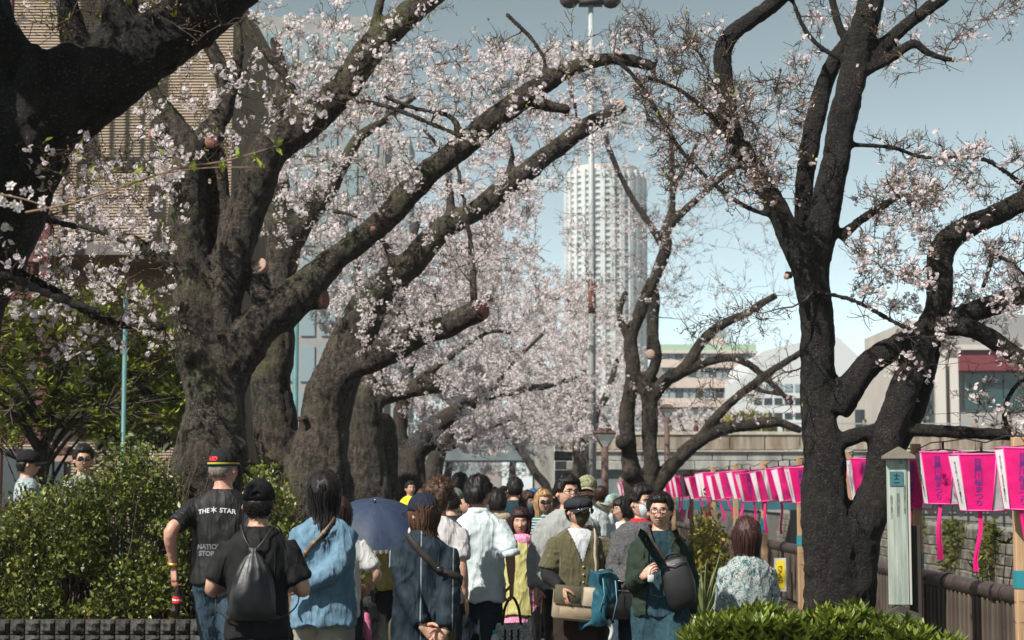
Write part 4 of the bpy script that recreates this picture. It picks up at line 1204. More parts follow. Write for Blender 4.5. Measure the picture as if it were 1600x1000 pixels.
fg_root = make_tree('cherry_tree', 'huge shaded cherry limb entering from the upper left, nearest of all', 8.6, FG, bark_b, voxel=0.024, base_z=0.0, slim=0.97, amp=0.16, bark_amp=0.012,
    burls=[(50, 90, 60, -0.1), (100, 95, 70, -0.1), (60, 120, 70, -0.15)],
    regions=[([(0, 380), (120, 400), (280, 480), (270, 600), (100, 590), (0, 540)], 8.0, 9.2, 44, 0.8),
             ([(0, -20), (120, -20), (300, 0), (420, 40), (360, 90), (200, 20), (60, 60)], 8.0, 9.0, 26, 0.5),
             ([(40, 260), (150, 200), (250, 250), (230, 340), (60, 340)], 8.0, 9.0, 22, 0.9),
             ([(-760, -700), (120, -760), (260, -420), (40, -60), (-300, 60), (-760, -200)], 6.3, 8.6, 300, 1.6)],  # unseen crown outside the frame, added for its dappled shade
    flower=0.6, per_cluster=3, twiglets=4, leaf_share=0.10, twig_r=0.8, fsize=0.017, buds=0.8, fl_pink=0.02)

# fresh sprig of that tree: green young leaves and the nearest, largest blossoms one by one
c0 = np.array(fg_root.location)
sprigs = [([(40, 332), (110, 318), (180, 296), (250, 272), (330, 262), (400, 262)], 7.2), ([(200, 290), (280, 262), (350, 252), (440, 226)], 7.25), ([(-20, 300), (40, 312), (90, 330)], 6.9)]
lmb = MB(); lmb.add(LEAFV, LEAFF); lme = lmb.mesh('leaf'); lme.materials.append(mat('sprig_leaf', (0.27, 0.33, 0.05), 0.5, 0.3, trans=0.35, obj_var=0.25))
fmb = MB(); fmb.add(FLV, FLF, 0, FLC); fme = fmb.mesh('blossom'); fme.materials.append(petal)
def put(me, nm, pos, nrm, size):
    R = rot_to(np.array([nrm]), np.array([random.uniform(0, 6.28)]))[0]
    o = mkobj(nm, me, None, fg_root); M4 = Matrix.Identity(4)
    for a_ in range(3):
        for b_ in range(3): M4[a_][b_] = R[a_, b_] * size
    M4.translation = Vector(pos - c0); o.matrix_local = M4
for pts, Y in sprigs:
    pth = smooth_path(np.array([P(u, v, Y) for u, v in pts]), 16); mb = MB(); tube(mb, pth - c0, np.linspace(0.005, 0.0022, 16), 6); mb.obj('sprig', mat('sprig_bark', (0.20, 0.13, 0.08), 0.7), fg_root)
for (u, v, n_) in ((205, 285, 5), (222, 262, 5), (238, 272, 5), (300, 268, 3), (345, 262, 4), (398, 246, 4), (410, 262, 3), (432, 228, 4), (370, 248, 3), (262, 240, 2)):
    q = P(u, v, 7.2)
    for k in range(n_): put(lme, 'leaf', q + RNG.normal(size=3) * 0.008, norm(RNG.normal(size=3) + np.array((0.3, -0.2, 0.8))), random.uniform(0.025, 0.05))
for (u, v, n_) in ((8, 312, 4), (24, 322, 4), (40, 300, 3), (70, 318, 3), (96, 306, 3), (18, 296, 3), (282, 274, 2), (122, 300, 2)):
    q = P(u, v, 6.95)
    for k in range(n_): d_ = norm(RNG.normal(size=3) + np.array((0, -0.7, 0))); put(fme, 'blossom', q + d_ * 0.020, d_, random.uniform(0.018, 0.022))
# ------------------------------------------------------------------ street furniture, lanterns, planting
def text_mesh(s, size, bold=0.0, extrude=0.0, align='CENTER', spacing=1.0):
    cu = bpy.data.curves.new('t', 'FONT'); cu.body = s; cu.size = size; cu.offset = bold; cu.extrude = extrude
    cu.align_x = align; cu.align_y = 'CENTER'; cu.resolution_u = 3; cu.space_line = spacing
    o = bpy.data.objects.new('t', cu); COL.objects.link(o)
    dg = bpy.context.evaluated_depsgraph_get(); ev = o.evaluated_get(dg); em = ev.to_mesh()
    V = np.array([v.co[:] for v in em.vertices]).reshape(-1, 3)
    F = [list(p.vertices) for p in em.polygons]
    ev.to_mesh_clear(); bpy.data.objects.remove(o); bpy.data.curves.remove(cu)
    return V, F

# ---- railing along the river
rl = empty('river_railing', (RAILX, 20, 0), 'dark brown metal railing with a round top rail along the river', 'railing')
railm = mat('rail_brown', (0.055, 0.040, 0.036), 0.42, 0.5, var=0.4, vscale=5, bump=0.1, bscale=60)
slatm = mat('slat_brown', (0.105, 0.082, 0.062), 0.6, 0.35, var=0.35, vscale=4, obj_var=0.18, stretch=(3, 3, 0.6))
RH = 0.86
mb = MB(); tube(mb, [(0, y - 20, RH - 0.075) for y in np.linspace(4, 92, 45)], 0.075, 14); mb.obj('top_rail', railm, rl)
mb = MB()
for y in np.arange(5, 90, 2.1): tube(mb, [(0, y - 20 - 0.03, RH - 0.075), (0, y - 20 + 0.03, RH - 0.075)], 0.081, 14)
mb.obj('rail_joints', mat('rail_joint', (0.03, 0.022, 0.02), 0.5), rl, kind='stuff')
mb = MB(); box(mb, (-0.015, 4 - 20, 0.09), (0.015, 92 - 20, 0.13)); box(mb, (-0.015, 4 - 20, RH - 0.17), (0.015, 92 - 20, RH - 0.135)); mb.obj('rails', railm, rl, smooth=False)
mb = MB(); bevbox(mb, (-0.055, -0.045, 0), (0.055, 0.045, RH - 0.10), 0.008); pm = mb.mesh('post', False); pm.materials.append(railm)
for y in np.arange(5, 90, 2.1):
    o = mkobj('post', pm, None, rl); o.location = (0, y - 20, 0)
mb = MB(); bevbox(mb, (-0.022, -0.026, 0.05), (0.022, 0.026, RH - 0.14), 0.006); sm = mb.mesh('slat', False); sm.materials.append(slatm)
stf = MB(); c = 0
for y in np.arange(11.5, 90, 0.082):
    ph = (y - 5) % 2.1
    if ph < 0.09 or ph > 2.03: continue
    if c < 290:
        o = mkobj('slat', sm, None, rl); o.location = (-0.03 if c % 2 else -0.008, y - 20, 0); c += 1
    else: box(stf, (-0.05, y - 20 - 0.026, 0.05), (-0.01, y - 20 + 0.026, RH - 0.14))
stf.obj('slats', slatm, rl, smooth=False, kind='stuff')

# yellow notice tied to the railing
nt = empty('notice', (RAILX - 0.14, 27.2, 0.0), 'yellow notice in clear film hung on the river railing', 'notice')
q = P(1216, 897, 27.2); c = np.array((q[0], 27.0, q[2]))
nt.location = tuple(c)
mb = MB(); box(mb, (-0.085, 0.0, -0.24), (0.085, 0.004, 0.24)); mb.obj('film', mat('clear_film', (0.55, 0.55, 0.50), 0.25, 0.6), nt, smooth=False)
mb = MB(); pts = [(-0.06, -0.20), (0.06, -0.20), (0.075, 0), (0.06, 0.20), (-0.06, 0.20), (-0.06, 0)]
mb.add([(x, -0.004, z) for x, z in pts], [(0, 1, 2, 3, 4, 5)]); mb.obj('sheet', mat('notice_yellow', (0.75, 0.56, 0.02), 0.6), nt, smooth=False)
V, F = text_mesh('さ\nく\nら', 0.10, 0.001, 0, spacing=0.85)
mb = MB(); mb.add(np.stack([V[:, 0], np.full(len(V), -0.008), V[:, 1]], -1), F); mb.obj('lettering', mat('ink_black', (0.015, 0.015, 0.015), 0.7), nt, smooth=False)

# ---- pink paper lanterns on wooden poles
pinkm = mat('lantern_pink', (0.66, 0.005, 0.165), 0.55, 0.3, var=0.25, vscale=4, trans=0.25, obj_var=0.14, bump=0.5, bscale=9, bdist=0.012)
pinkb = mat('lantern_border', (0.72, 0.10, 0.30), 0.55, 0.3)
whitep = mat('lantern_white', (0.74, 0.73, 0.73), 0.6, 0.3, var=0.15, vscale=4, trans=0.2, obj_var=0.10, bump=0.5, bscale=9, bdist=0.012)
inkp = mat('ink_purple', (0.055, 0.018, 0.16), 0.6)
inkk = MATS['ink_black']
ribm = mat('ribbon_pink', (0.66, 0.01, 0.18), 0.45, 0.4, trans=0.3)
woodm = mat('pole_wood', (0.42, 0.27, 0.155), 0.75, 0.2, var=0.35, vscale=5, stretch=(4, 4, 0.4), obj_var=0.15)
tealtape = mat('teal_tape', (0.03, 0.22, 0.26), 0.45)
TXV, TXF = text_mesh('目\n黒\n川\n桜\nま\nつ\nり', 0.062, 0.0006, 0, spacing=0.95)
TXV[:, 1] -= (TXV[:, 1].max() + TXV[:, 1].min()) / 2
TXV *= 0.40 / (TXV[:, 1].max() - TXV[:, 1].min()) * np.array((1.25, 1, 1))
SXV, SXF = text_mesh('き\nら\nめ\nく\n水\n辺\nの\n春\n灯\nり', 0.03, 0.0003, 0, spacing=0.95)
SXV[:, 1] -= (SXV[:, 1].max() + SXV[:, 1].min()) / 2
SXV *= 0.36 / (SXV[:, 1].max() - SXV[:, 1].min())
LH = 0.47
def hexring(z):
    t = z / LH                                        # wide top, narrow foot
    a = 0.105 + 0.055 * t; s = 0.085 + 0.045 * t      # half front width, half depth
    e = a + 0.085 + 0.035 * t
    return np.array([(-a, -s, z), (a, -s, z), (e, 0, z), (a, s, z), (-a, s, z), (-e, 0, z)])
def lantern_meshes():
    lo, hi = hexring(0.0), hexring(LH)
    out = {}
    for nm, ids in (('pink_panel', (0, 3)), ('white_panel', (1, 2, 4, 5))):
        for i in ids:
            mb = MB(); j = (i + 1) % 6
            mb.add([lo[i], lo[j], hi[j], hi[i]], [(0, 1, 2, 3)])
            me = mb.mesh(nm, False); me.materials.append(pinkm if nm[0] == 'p' else whitep)
            out.setdefault(nm, []).append(me)
    mb = MB()
    for i in range(6):                                # border laths
        j = (i + 1) % 6
        tube(mb, [lo[i], hi[i]], 0.0055, 5)
    for r_ in (lo, hi):
        for i in range(6): tube(mb, [r_[i], r_[(i + 1) % 6]], 0.006 if r_ is lo else 0.008, 5)
    me = mb.mesh('frame'); me.materials.append(pinkb); out['frame'] = me
    c = hi.mean(0); mb = MB()
    for i in range(0, 6): tube(mb, [hi[i], c + (0, 0, 0.03)], 0.004, 4)
    tube(mb, [c + (0, 0, 0.02), c + (0, 0, 0.10)], 0.012, 6); tube(mb, [c + (0, 0, -0.12), c + (0, 0, 0.0)], 0.03, 8)
    me = mb.mesh('hanger'); me.materials.append(mat('wire_black', (0.02, 0.02, 0.02), 0.5)); out['hanger'] = me
    # lettering on the front and back pink panels and small script on one white panel
    def lay(V, p0, p1, p2, p3, off):
        o_ = (p0 + p1 + p2 + p3) / 4; ux = norm(p1 - p0); uz = norm((p2 + p3) / 2 - (p0 + p1) / 2); n = norm(np.cross(ux, uz))
        return o_ + V[:, :1] * ux + V[:, 1:2] * uz + n * off
    mb = MB(); mb.add(lay(TXV, lo[0], lo[1], hi[1], hi[0], 0.003), TXF)
    mb.add(lay(TXV, lo[3], lo[4], hi[4], hi[3], 0.003), TXF)
    me = mb.mesh('lettering', False); me.materials.append(inkp); out['lettering'] = me
    mb = MB(); mb.add(lay(SXV, lo[5], lo[0], hi[0], hi[5], 0.003), SXF); mb.add(lay(SXV, lo[2], lo[3], hi[3], hi[2], 0.003), SXF)
    me = mb.mesh('small_script', False); me.materials.append(inkk); out['small_script'] = me
    return out
LM = lantern_meshes()
def ribbon_mesh(seed, L):
    r = random.Random(seed); n = 9; mb = MB(); pts = []
    sway = r.uniform(-0.5, 0.5); ph = r.uniform(0, 6); amp = r.uniform(0.01, 0.045)
    for k in range(n):
        t = k / (n - 1); pts.append((sway * t * 0.16 + amp * math.sin(ph + t * 5) * t, 0.02 * math.sin(ph + 3 * t), -L * t))
    for dx in (0, 0.016):
        V = []
        for k, p in enumerate(pts):
            tw = 0.4 * math.sin(ph + k * 0.6 + dx * 40); w = 0.017
            V += [(p[0] + dx * (k / n) * 1.5 - w * math.cos(tw), p[1] - w * math.sin(tw) + dx * 0.2, p[2]), (p[0] + dx * (k / n) * 1.5 + w * math.cos(tw), p[1] + w * math.sin(tw) + dx * 0.2, p[2])]
        mb.add(V, np.array([(2 * k, 2 * k + 1, 2 * k + 3, 2 * k + 2) for k in range(n - 1)]))
    me = mb.mesh('ribbon'); me.materials.append(ribm); return me
RIB = [ribbon_mesh(i, 0.36 + 0.05 * (i % 4)) for i in range(9)]
LX = 4.0
ordn = ['first', 'second', 'third', 'fourth', 'fifth', 'sixth', 'seventh', 'eighth', 'ninth', 'tenth', 'eleventh', 'twelfth', 'thirteenth', 'fourteenth', 'fifteenth', 'sixteenth', 'seventeenth', 'eighteenth', 'nineteenth', 'twentieth'] + ['twenty-' + x for x in ('first', 'second', 'third', 'fourth', 'fifth', 'sixth', 'seventh', 'eighth', 'ninth')] + ['thirtieth', 'thirty-first', 'thirty-second', 'thirty-third', 'thirty-fourth', 'thirty-fifth', 'thirty-sixth']
yl = 14.35; i = 0
lantern_pts = []
while yl < 66:
    bz = 1.50 + (0.03 if i == 0 else 0.0) + random.uniform(-0.04, 0.03)
    if i < 4:
        lab = ['pink festival lantern at the right edge of the picture, largest in the row', 'pink festival lantern second from the right edge, ribbon hanging free', 'pink festival lantern third from the right edge, its grey side showing', 'pink festival lantern partly behind the white gabled post'][i]
    elif yl < 24.6: lab = 'pink festival lantern behind the dark forked trunk, %s going away from the camera' % ordn[i - 4]
    elif i < 44: lab = 'pink festival lantern left of the dark forked trunk, %s from that trunk' % ordn[max(0, i - 8)]
    else: lab = 'small far pink lantern beyond the arching limb'
    L = empty('festival_lantern', (LX + random.uniform(-0.05, 0.05), yl, bz), lab, 'lantern', 'pink lanterns strung along the river railing', rz=-math.radians(random.uniform(12, 24)) - math.atan2(LX, yl))
    L.rotation_euler[0] = math.radians(random.uniform(-5, 6)); L.rotation_euler[1] = math.radians(random.uniform(-6, 6))
    for me in LM['pink_panel'] + LM['white_panel']: mkobj(me.name.split('.')[0], me, None, L)
    mkobj('frame', LM['frame'], None, L); mkobj('hanger', LM['hanger'], None, L)
    if yl < 46: mkobj('lettering', LM['lettering'], None, L)
    if yl < 26: mkobj('small_script', LM['small_script'], None, L)
    rb = mkobj('ribbon', RIB[(i * 5 + 2) % 9], None, L); rb.location = (random.uniform(-0.06, 0.06), -0.05, 0.0); rb.rotation_euler = (0, 0, random.uniform(-0.5, 0.5))
    lantern_pts.append((LX, yl, bz + LH + 0.10))
    yl += 1.36 + random.uniform(-0.08, 0.08) + (0.004 * yl if yl > 30 else 0); i += 1
# string carrying the lanterns
mb = MB(); ln = np.array(lantern_pts)
sp = []
for a, b in zip(ln[:-1], ln[1:]):
    for t in (0, 0.5): sp.append(a * (1 - t) + b * t + np.array((0, 0, 0.03 * (1 if t else 0))))
sp.append(ln[-1]); sp = np.array([(4.0, 12.0, 2.16)] + list(sp)); tube(mb, sp, 0.006, 5)
s = mb.obj('lantern_cable', MATS['wire_black']); tag(s, 'black cable carrying the pink lanterns above the railing', 'cable')
yp = 14.62; k = 0
while yp < 70:
    plab = {0: 'wooden lantern pole at the right edge of the picture', 1: 'wooden lantern pole just behind the white gabled post', 2: 'wooden lantern pole hidden behind the dark forked trunk', 3: 'wooden lantern pole touching the left side of the dark trunk', 4: 'wooden lantern pole right behind the patterned shirt, with teal tape', 5: 'wooden lantern pole left of the patterned shirt'}.get(k, 'far wooden lantern pole beyond the patterned shirt, %s from the right edge' % ordn[k])
    pl = empty('lantern_pole', (RAILX - 0.13, yp, 0), plab, 'pole', 'wooden poles of the lantern row')
    mb = MB(); bevbox(mb, (-0.045, -0.045, 0), (0.045, 0.045, 2.10 if k else 2.06), 0.006); mb.obj('pole', woodm, pl, smooth=False)
    mb = MB()
    for z in (0.62, 0.78): tube(mb, [(0.053 * x, 0.053 * y, z) for x, y in ((1, 1), (1, -1), (-1, -1), (-1, 1), (1, 1))], 0.004, 4)
    mb.obj('wire_tie', MATS['wire_black'], pl)
    if k in (0, 1, 3, 4, 5):
        mb = MB(); box(mb, (-0.05, -0.05, 0.88 if k != 4 else 0.98), (0.05, 0.05, 1.02 if k != 4 else 1.2)); mb.obj('tape', tealtape, pl, smooth=False)
    yp += 3.70 if k < 6 else 4.5; k += 1

# ---- white gabled marker post
q = P(1412, 965, 15.6)
wp = empty('marker_post', (q[0] - 0.02, 15.6, 0), 'white wooden marker post with a small gabled cap beside the dark trunk', 'post', rz=math.radians(-8))
wpm = mat('weathered_white', (0.34, 0.37, 0.32), 0.8, 0.2, var=0.5, vscale=5, stretch=(5, 5, 0.35), var2=(0.17, 0.21, 0.19), bump=0.2, bscale=30)
z1 = P(0, 712, 15.6)[2]; z0 = P(0, 945, 15.6)[2]
mb = MB(); bevbox(mb, (-0.100, -0.03, z0), (0.068, 0.03, z1), 0.004); mb.obj('board', wpm, wp, smooth=False)
mb = MB(); bevbox(mb, (0.071, -0.02, z0), (0.093, 0.045, z1), 0.003); mb.obj('edge_lath', mat('weathered_edge', (0.40, 0.41, 0.37), 0.8), wp, smooth=False)
mb = MB()
hw = 0.135; pr = [(-hw, z1 - 0.002), (0, z1 + 0.075), (hw, z1 - 0.002), (hw, z1 - 0.025), (-hw, z1 - 0.025)]
loft(mb, [np.array([(x, 0.10, z) for x, z in pr]), np.array([(x, -0.10, z) for x, z in pr])]); mb.obj('gable_cap', mat('cap_wood', (0.19, 0.17, 0.13), 0.8, var=0.3, vscale=8), wp, smooth=False)
mb = MB(); bevbox(mb, (0.08, 0.05, 0), (0.18, 0.15, P(0, 822, 15.6)[2]), 0.006); mb.obj('support', mat('support_dark', (0.035, 0.028, 0.024), 0.8), wp, smooth=False)
bz = P(0, 938, 15.6)[2]
mb = MB(); pr = [(-0.13, 0), (-0.13, bz - 0.10), (-0.03, bz - 0.04), (0.15, bz - 0.11), (0.15, 0)]
loft(mb, [np.array([(x, 0.14, z) for x, z in pr]), np.array([(x, -0.16, z) for x, z in pr])]); mb.obj('stone_foot', mat('foot_stone', (0.06, 0.058, 0.045), 0.9, var=0.5, vscale=9, bump=0.5), wp, smooth=False)
zt = P(0, 748, 15.6)[2]
mb = MB(); box(mb, (-0.075, -0.038, zt - 0.06), (0.035, -0.031, zt + 0.06)); mb.obj('teal_plate', mat('plate_teal', (0.04, 0.13, 0.15), 0.5), wp, smooth=False)
V, F = text_mesh('十\n二', 0.05, 0.001, 0, spacing=0.8)
mb = MB(); mb.add(np.stack([V[:, 0] - 0.02, np.full(len(V), -0.041), V[:, 1] + zt], -1), F); mb.obj('lettering', inkk, wp, smooth=False)
mb = MB()
for cx, n_, sz, top in ((-0.065, 12, 0.022, zt - 0.14), (-0.01, 10, 0.026, zt - 0.12), (0.045, 16, 0.02, zt - 0.05), (-0.065, 3, 0.02, zt + 0.2), (0.02, 2, 0.03, zt + 0.17)):
    V, F = text_mesh('\n'.join(('目黒川沿いの桜並木について記す里'[:n_])), sz, 0.0003, 0, spacing=0.75)
    V[:, 1] -= V[:, 1].max()
    mb.add(np.stack([V[:, 0] + cx, np.full(len(V), -0.033), V[:, 1] + top], -1), F)
mb.obj('script', mat('ink_faded', (0.12, 0.13, 0.12), 0.8), wp, smooth=False)
# small stone figure at its foot
q = P(1408, 975, 14.6)
mb = MB(); mb2 = MB()
tube(mb, [(0, 0, 0), (0, 0, 0.25), (0, 0, 0.45), (0, 0, 0.52), (0, 0, 0.56)], [0.11, 0.10, 0.085, 0.06, 0.045], 12); 
tube(mb, [(0, 0, 0.54), (0, 0, 0.57), (0, 0, 0.62), (0, 0, 0.67), (0, 0, 0.69)], [0.03, 0.055, 0.065, 0.045, 0.01], 12)
tube(mb, [(-0.07, 0, 0.46), (-0.11, -0.05, 0.36), (-0.03, -0.1, 0.32)], [0.035, 0.03, 0.025], 8); tube(mb, [(0.07, 0, 0.46), (0.11, -0.05, 0.36), (0.03, -0.1, 0.32)], [0.035, 0.03, 0.025], 8)
V, N, Qf, T3 = remesh(mb, 0.012, smooth_it=2)
mb = MB(); mb.add(V, Qf); o = mb.obj('stone_figure', mat('figure_stone', (0.13, 0.14, 0.145), 0.9, var=0.4, vscale=10, bump=0.4)); o.location = (q[0], 14.6, 0.0)
tag(o, 'small grey stone figure at the foot of the white post', 'statue')

# ---- lamps
def street_lamp(u, v, Y, w, lab):
    px = PXM(Y); q = P(u, v, Y)
    s = empty('street_lamp', (q[0], Y, 0), lab, 'street lamp')
    hw = 0.5 * w / px; lh = 0.95 * hw * 1.25
    zb = q[2]
    brown = mat('lamp_brown', (0.10, 0.062, 0.05), 0.6, var=0.2, vscale=4)
    mb = MB(); tube(mb, [(0, 0, 0), (0, 0, 0.5), (0, 0, 0.55), (0, 0, zb)], [0.10, 0.10, 0.075, 0.07], 10); mb.obj('post', brown, s)
    sq = lambda h, z: np.array([(-h, -h, z), (h, -h, z), (h, h, z), (-h, h, z)])
    mb = MB(); loft(mb, [sq(0.28 * hw, zb), sq(hw * 0.96, zb + lh)]); mb.obj('diffuser', mat('lamp_glass', (0.80, 0.82, 0.80), 0.35, 0.4), s, smooth=False)
    mb = MB(); loft(mb, [sq(hw * 1.02, zb + lh + 0.002), sq(hw * 1.08, zb + lh + 0.03), sq(hw * 0.5, zb + lh + 0.12)]); mb.obj('hood', brown, s, smooth=False)
    mb = MB()
    for a in range(4):
        tube(mb, [sq(0.28 * hw, zb)[a], sq(hw, zb + lh)[a]], 0.012, 5)
    mb.obj('frame', brown, s)
street_lamp(945, 698, 36, 32, 'brown post lamp with an inverted pyramid head behind the capped bearded man')
street_lamp(1042, 652, 47, 22, 'post lamp with tapered head half hidden by the many-stemmed cherry')

fl = empty('floodlight_mast', (P(925, 500, 46)[0], 46, 0), 'tall thin grey floodlight mast beside the round tower', 'mast')
ztop = P(925, 2, 46)[2]
grey = mat('mast_grey', (0.36, 0.38, 0.38), 0.5, 0.4, var=0.2, vscale=2)
mb = MB(); tube(mb, [(0, 0, 0), (0, 0, ztop * 0.5), (0, 0, ztop)], [0.10, 0.085, 0.06], 12); mb.obj('pole', grey, fl)
zz = P(0, 490, 46)[2]; z2 = P(0, 440, 46)[2]
mb = MB(); tube(mb, [(0, 0, zz), (0, 0, z2)], 0.096, 12); mb.obj('rust_band', mat('rust', (0.20, 0.085, 0.05), 0.85, var=0.4, vscale=5), fl)
mb = MB(); tube(mb, [(-0.65, 0, ztop), (0.65, 0, ztop)], 0.05, 8); box(mb, (-0.3, -0.2, ztop - 0.1), (0.3, 0.2, ztop + 0.05)); mb.obj('crossarm', mat('dark_fitting', (0.05, 0.05, 0.05), 0.6), fl)
for x in (-0.55, 0.5):
    mb = MB(); tube(mb, [(x, 0.18, ztop + 0.1), (x, 0, ztop + 0.08), (x, -0.2, ztop + 0.02)], [0.1, 0.2, 0.26], 12); mb.obj('floodlight', mat('flood_head', (0.07, 0.06, 0.06), 0.5, 0.5), fl)
for (u, Y, v0, w, lab) in ((197, 22.6, 455, 7.5, 'slim teal pole standing beside the broad-leaved tree'), (463, 31, 480, 9, 'teal pole glimpsed between the two left cherry trunks')):
    q = P(u, v0, Y)
    mb = MB(); tube(mb, [(0, 0, 0), (0, 0, 0.3), (0, 0, 0.32), (0, 0, q[2])], [0.5 * w / PXM(Y) * 1.5, 0.5 * w / PXM(Y) * 1.5, 0.5 * w / PXM(Y), 0.5 * w / PXM(Y)], 10)
    o = mb.obj('teal_pole', mat('teal_paint', (0.07, 0.17, 0.17), 0.5, 0.4, var=0.2, vscale=5)); o.location = (q[0], Y, 0); tag(o, lab, 'pole')

# ---- raised bed on the left with split-faced blocks
bw = empty('block_wall', (-3.6, 16.4, 0), 'low wall of small split-faced grey blocks holding the hedge bed', 'wall')
blockm = mat('split_block', (0.065, 0.062, 0.056), 0.95, 0.1, var=0.5, vscale=9, bump=0.9, bscale=35, obj_var=0.25, bdist=0.03)
bms = []
for s in range(4):
    bm = bmesh.new(); bmesh.ops.create_cube(bm, size=1); bmesh.ops.subdivide_edges(bm, edges=list(bm.edges), cuts=3, use_grid_fill=True)
    V = np.array([v.co[:] for v in bm.verts]); F = [[v.index for v in f.verts] for f in bm.faces]; bm.free()
    V = V * np.array((0.122, 0.10, 0.122))
    fr_ = V[:, 1] < -0.045
    edge = np.maximum(np.abs(V[:, 0]), np.abs(V[:, 2])) > 0.055
    V[fr_ & ~edge, 1] -= 0.022 + 0.018 * vnoise(V[fr_ & ~edge], 40.0, s)
    V[fr_ & edge, 1] += 0.004
    mb = MB(); mb.add(V, F); me = mb.mesh('block', False); me.materials.append(blockm); bms.append(me)
for r in range(4):
    for i in range(26):
        o = mkobj('block', bms[(i * 3 + r * 5) % 4], None, bw); o.location = (-2.35 - i * 0.131 + 3.6, -0.05, 0.065 + r * 0.131)
    for i in range(34):
        o = mkobj('block', bms[(i * 3 + r * 7 + 1) % 4], None, bw); o.rotation_euler = (0, 0, math.pi / 2); o.location = (-2.33 + 3.6, 0.05 + i * 0.131, 0.065 + r * 0.131)
mb = MB(); box(mb, (-12 + 3.6, 0.0, 0), (-2.38 + 3.6, 40, 0.50)); box(mb, (-12 + 3.6, -0.06, 0.0), (-5.85 + 3.6, -0.001, 0.5)); mb.obj('bed_core', groundmat(), bw, smooth=False)

def leaf_cloud(mb, pts, nrm, sz, tv=LEAFV, tf=LEAFF): scatter(mb, tv, tf, pts, nrm, sz)
LEAF2V = np.array([(0, 0, 0), (0.24, -0.03, 0.45), (0, 0.04, 0.5), (-0.24, -0.03, 0.45), (0, 0.0, 1.0)])
LEAF2V = np.array([(0, 0, 0), (0.24, -0.03, 0.48), (0, 0.05, 1.0), (-0.24, -0.03, 0.48)])
LEAF2F = np.array([(0, 1, 2), (0, 2, 3)])
hedgem = leafmat('hedge_leaf', [(0.02, 0.032, 0.008), (0.055, 0.08, 0.015), (0.13, 0.15, 0.025), (0.25, 0.24, 0.05)], 0.4, 0.5, 0.2, 2.5)
stemm = mat('shrub_stem', (0.10, 0.07, 0.05), 0.8, var=0.3, vscale=9)

def shrub(name, lab, top, Y0, Y1, zb, n_leaf, lsize, m, cat='shrub', stems=60, group=None, jit=0.10, seed=3, deep=0.45):
    """top: list of (u, v) outline of the crown top; the bush fills from there down to zb between depths Y0..Y1"""
    r = np.random.default_rng(seed)
    Ym = (Y0 + Y1) / 2
    T = np.array([P(u, v, Ym) for u, v in top])
    root = empty(name, (T[:, 0].mean(), Ym, zb), lab, cat, group); c0 = np.array(root.location)
    xs = r.uniform(T[0, 0], T[-1, 0], n_leaf); ztop = np.interp(xs, T[:, 0], T[:, 2])
    ys = r.uniform(Y0, Y1, n_leaf)
    edge = 1 - 0.25 * ((ys - Ym) / ((Y1 - Y0) / 2)) ** 2
    hx = (xs - T[0, 0]) / (T[-1, 0] - T[0, 0])
    h = (ztop - zb) * edge + 0.16 * vnoise(np.stack([xs, ys, ys * 0], -1), 2.0, seed) + 0.10 * vnoise(np.stack([xs, ys, ys * 0], -1), 6.0, seed + 1)
    # leaves sit near the outer skin (top or front) more often than inside
    t = 1 - np.abs(r.normal(0, deep, n_leaf)); t = np.clip(t, 0.05, 1.04); sh = r.uniform(size=n_leaf) < 0.05; t = np.where(sh, 1.0 + np.abs(r.normal(0, 0.07, n_leaf)), t)
    front = r.uniform(size=n_leaf) < 0.5
    ys = np.where(front, Y0 + np.abs(r.normal(0, 0.18, n_leaf)) + 0.14 * vnoise(np.stack([xs, ys * 0, t * 2], -1), 2.5, seed + 5), ys)
    t = np.where(front, r.uniform(0.05, 1.0, n_leaf), t)
    zs = zb + h * t + r.normal(0, jit * 0.3, n_leaf)
    pts = np.stack([xs + r.normal(0, 0.03, n_leaf), ys, zs], -1)
    gap = fbm(pts, 2.6, seed + 9, 3)
    keep = gap > -0.22
    pts = pts[keep]
    nr = norm(r.normal(size=pts.shape) * 0.8 + np.array((0, -0.35, 0.6)))
    mb = MB(); leaf_cloud(mb, pts - c0, nr, lsize * np.clip(r.lognormal(0, 0.35, len(pts)), 0.4, 2.0), LEAF2V, LEAF2F)
    mb.obj('leaves', m, root, kind='stuff')
    # woody stems with side shoots
    mb = MB(); n = stems
    bx = r.uniform(T[0, 0], T[-1, 0], n); by = r.uniform(Y0 + 0.15, Y1 - 0.1, n)
    tz = np.interp(bx, T[:, 0], T[:, 2]) + r.normal(0, 0.05, n)
    k = np.linspace(0, 1, 5)
    pth = np.stack([bx[:, None] + r.normal(0, 0.16, (n, 1)) * k + r.normal(0, 0.02, (n, 5)), by[:, None] + r.normal(0, 0.14, (n, 1)) * k + r.normal(0, 0.02, (n, 5)), zb + (tz - zb)[:, None] * k], -1)
    tubes(mb, pth - c0, np.linspace(0.009, 0.003, 5)[None] * np.ones((n, 1)), 4)
    s0 = pth[:, 1:4].reshape(-1, 3); e0 = s0 + r.normal(size=s0.shape) * 0.14 + np.array((0, -0.06, 0.10))
    tubes(mb, np.stack([s0, (s0 + e0) / 2 + r.normal(size=s0.shape) * 0.02, e0], 1) - c0, np.tile(np.array([0.004, 0.003, 0.002]), (len(s0), 1)), 3)
    mb.obj('stems', stemm, root, kind='stuff')
    return root
shrub('clipped_hedge', 'broad olive-green hedge above the block wall on the left', [(-60, 792), (0, 782), (50, 772), (100, 776), (150, 752), (190, 724), (230, 712), (262, 730), (284, 775), (305, 830)], 16.55, 18.0, 0.45, 46000, 0.042, hedgem, 'hedge', 230, seed=4)
